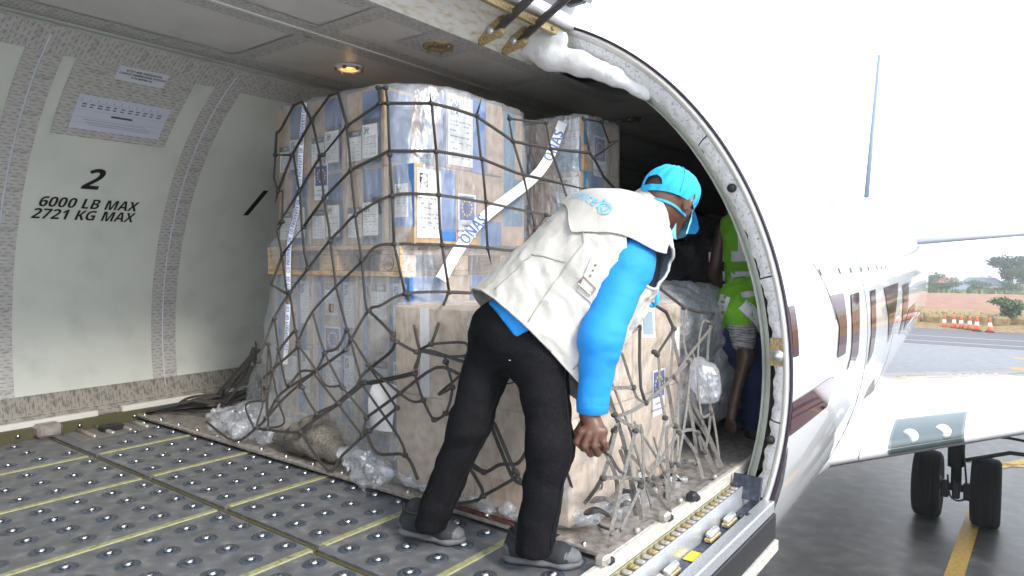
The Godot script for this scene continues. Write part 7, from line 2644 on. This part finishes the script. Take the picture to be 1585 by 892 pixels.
const PALM := Vector3(-1.011, 0.430, -1.745)
const KNUCK := Vector3(-0.999, 0.425, -1.741)
const TOE_R := Vector3(-1.081, 0.000, -1.738)
const HEEL_R := Vector3(-1.263, 0.000, -1.656)
const TOE_L := Vector3(-1.480, 0.000, -1.650)
const HEEL_L := Vector3(-1.655, 0.000, -1.582)
const VEST_BACK := [Vector3(-1.377, 0.850, -1.627), Vector3(-1.318, 0.924, -1.681), Vector3(-1.252, 1.001, -1.742), Vector3(-1.187, 1.088, -1.808), Vector3(-1.141, 1.158, -1.872), Vector3(-1.066, 1.165, -1.941), Vector3(-1.009, 1.152, -1.996)]
const VEST_FRONT := [Vector3(-1.104, 0.504, -1.817), Vector3(-1.063, 0.609, -1.859), Vector3(-1.013, 0.731, -1.909), Vector3(-0.962, 0.841, -1.966), Vector3(-0.940, 0.940, -2.013), Vector3(-0.936, 0.990, -2.031), Vector3(-0.948, 1.028, -2.037)]
const VIEW_RIGHT := Vector3(0.797, 0.000, -0.605)
const VIEW_UP := Vector3(0.000, 1.000, 0.000)
const VIEW_AWAY := Vector3(-0.604, 0.000, -0.796)
const PALM_A := Vector3(-1.009, 0.488, -1.705)
const PALM_B := Vector3(-0.985, 0.443, -1.702)
const FINGERS := [[Vector3(-1.013, 0.445, -1.669), Vector3(-1.026, 0.414, -1.664), Vector3(-1.021, 0.390, -1.692), Vector3(-1.017, 0.392, -1.719)], [Vector3(-0.992, 0.440, -1.672), Vector3(-1.000, 0.407, -1.664), Vector3(-0.998, 0.377, -1.695), Vector3(-1.003, 0.380, -1.729)], [Vector3(-0.974, 0.442, -1.686), Vector3(-0.975, 0.408, -1.677), Vector3(-0.979, 0.379, -1.703), Vector3(-0.987, 0.385, -1.736)], [Vector3(-0.960, 0.447, -1.703), Vector3(-0.957, 0.416, -1.697), Vector3(-0.964, 0.392, -1.722), Vector3(-0.973, 0.398, -1.741)]]
const THUMB := [Vector3(-1.027, 0.461, -1.703), Vector3(-1.045, 0.431, -1.694), Vector3(-1.049, 0.410, -1.684), Vector3(-1.031, 0.398, -1.697)]
const TAG_TOP := Vector3(-0.952, 0.885, -2.039)
const TAG_LOOP := Vector3(-0.955, 0.806, -2.020)
const TAG_CLIP := Vector3(-0.973, 0.802, -1.994)
const TAG_BADGE := Vector3(-0.964, 0.740, -1.997)
const LANYARD_A := Vector3(-0.946, 0.938, -2.046)
const LOOP_A := Vector3(-0.955, 1.127, -1.961)
const LOOP_B := Vector3(-0.910, 1.083, -1.955)
const LOOP_C := Vector3(-0.885, 1.049, -1.991)
const MASK_A := Vector3(-0.931, 1.002, -2.011)
const MASK_B := Vector3(-0.883, 1.061, -2.025)
const MASK_C := Vector3(-0.908, 1.007, -2.079)
const W_HIP := Vector3(-1.219, 0.649, -3.413)
const W_CHEST := Vector3(-1.124, 0.731, -3.421)
const W_NECK := Vector3(-1.032, 0.664, -3.418)
const W_HEAD := Vector3(-0.997, 0.568, -3.440)
const W_SH := Vector3(-1.101, 0.675, -3.297)
const W_EL := Vector3(-1.058, 0.481, -3.251)
const W_WR := Vector3(-1.097, 0.264, -3.210)
const W_HAND := Vector3(-1.106, 0.192, -3.200)
const W_KNEE := Vector3(-1.098, 0.324, -3.489)
const W_FOOT := Vector3(-1.092, 0.092, -3.482)
const W2_HIP := Vector3(-1.193, 0.811, -3.800)
const W2_CHEST := Vector3(-1.204, 1.062, -3.804)
const W2_HEAD := Vector3(-1.244, 1.318, -3.849)
const BAG := Vector3(-1.067, 0.426, -2.757)
const PAPER_A := Vector3(-1.874, 0.413, -1.880)
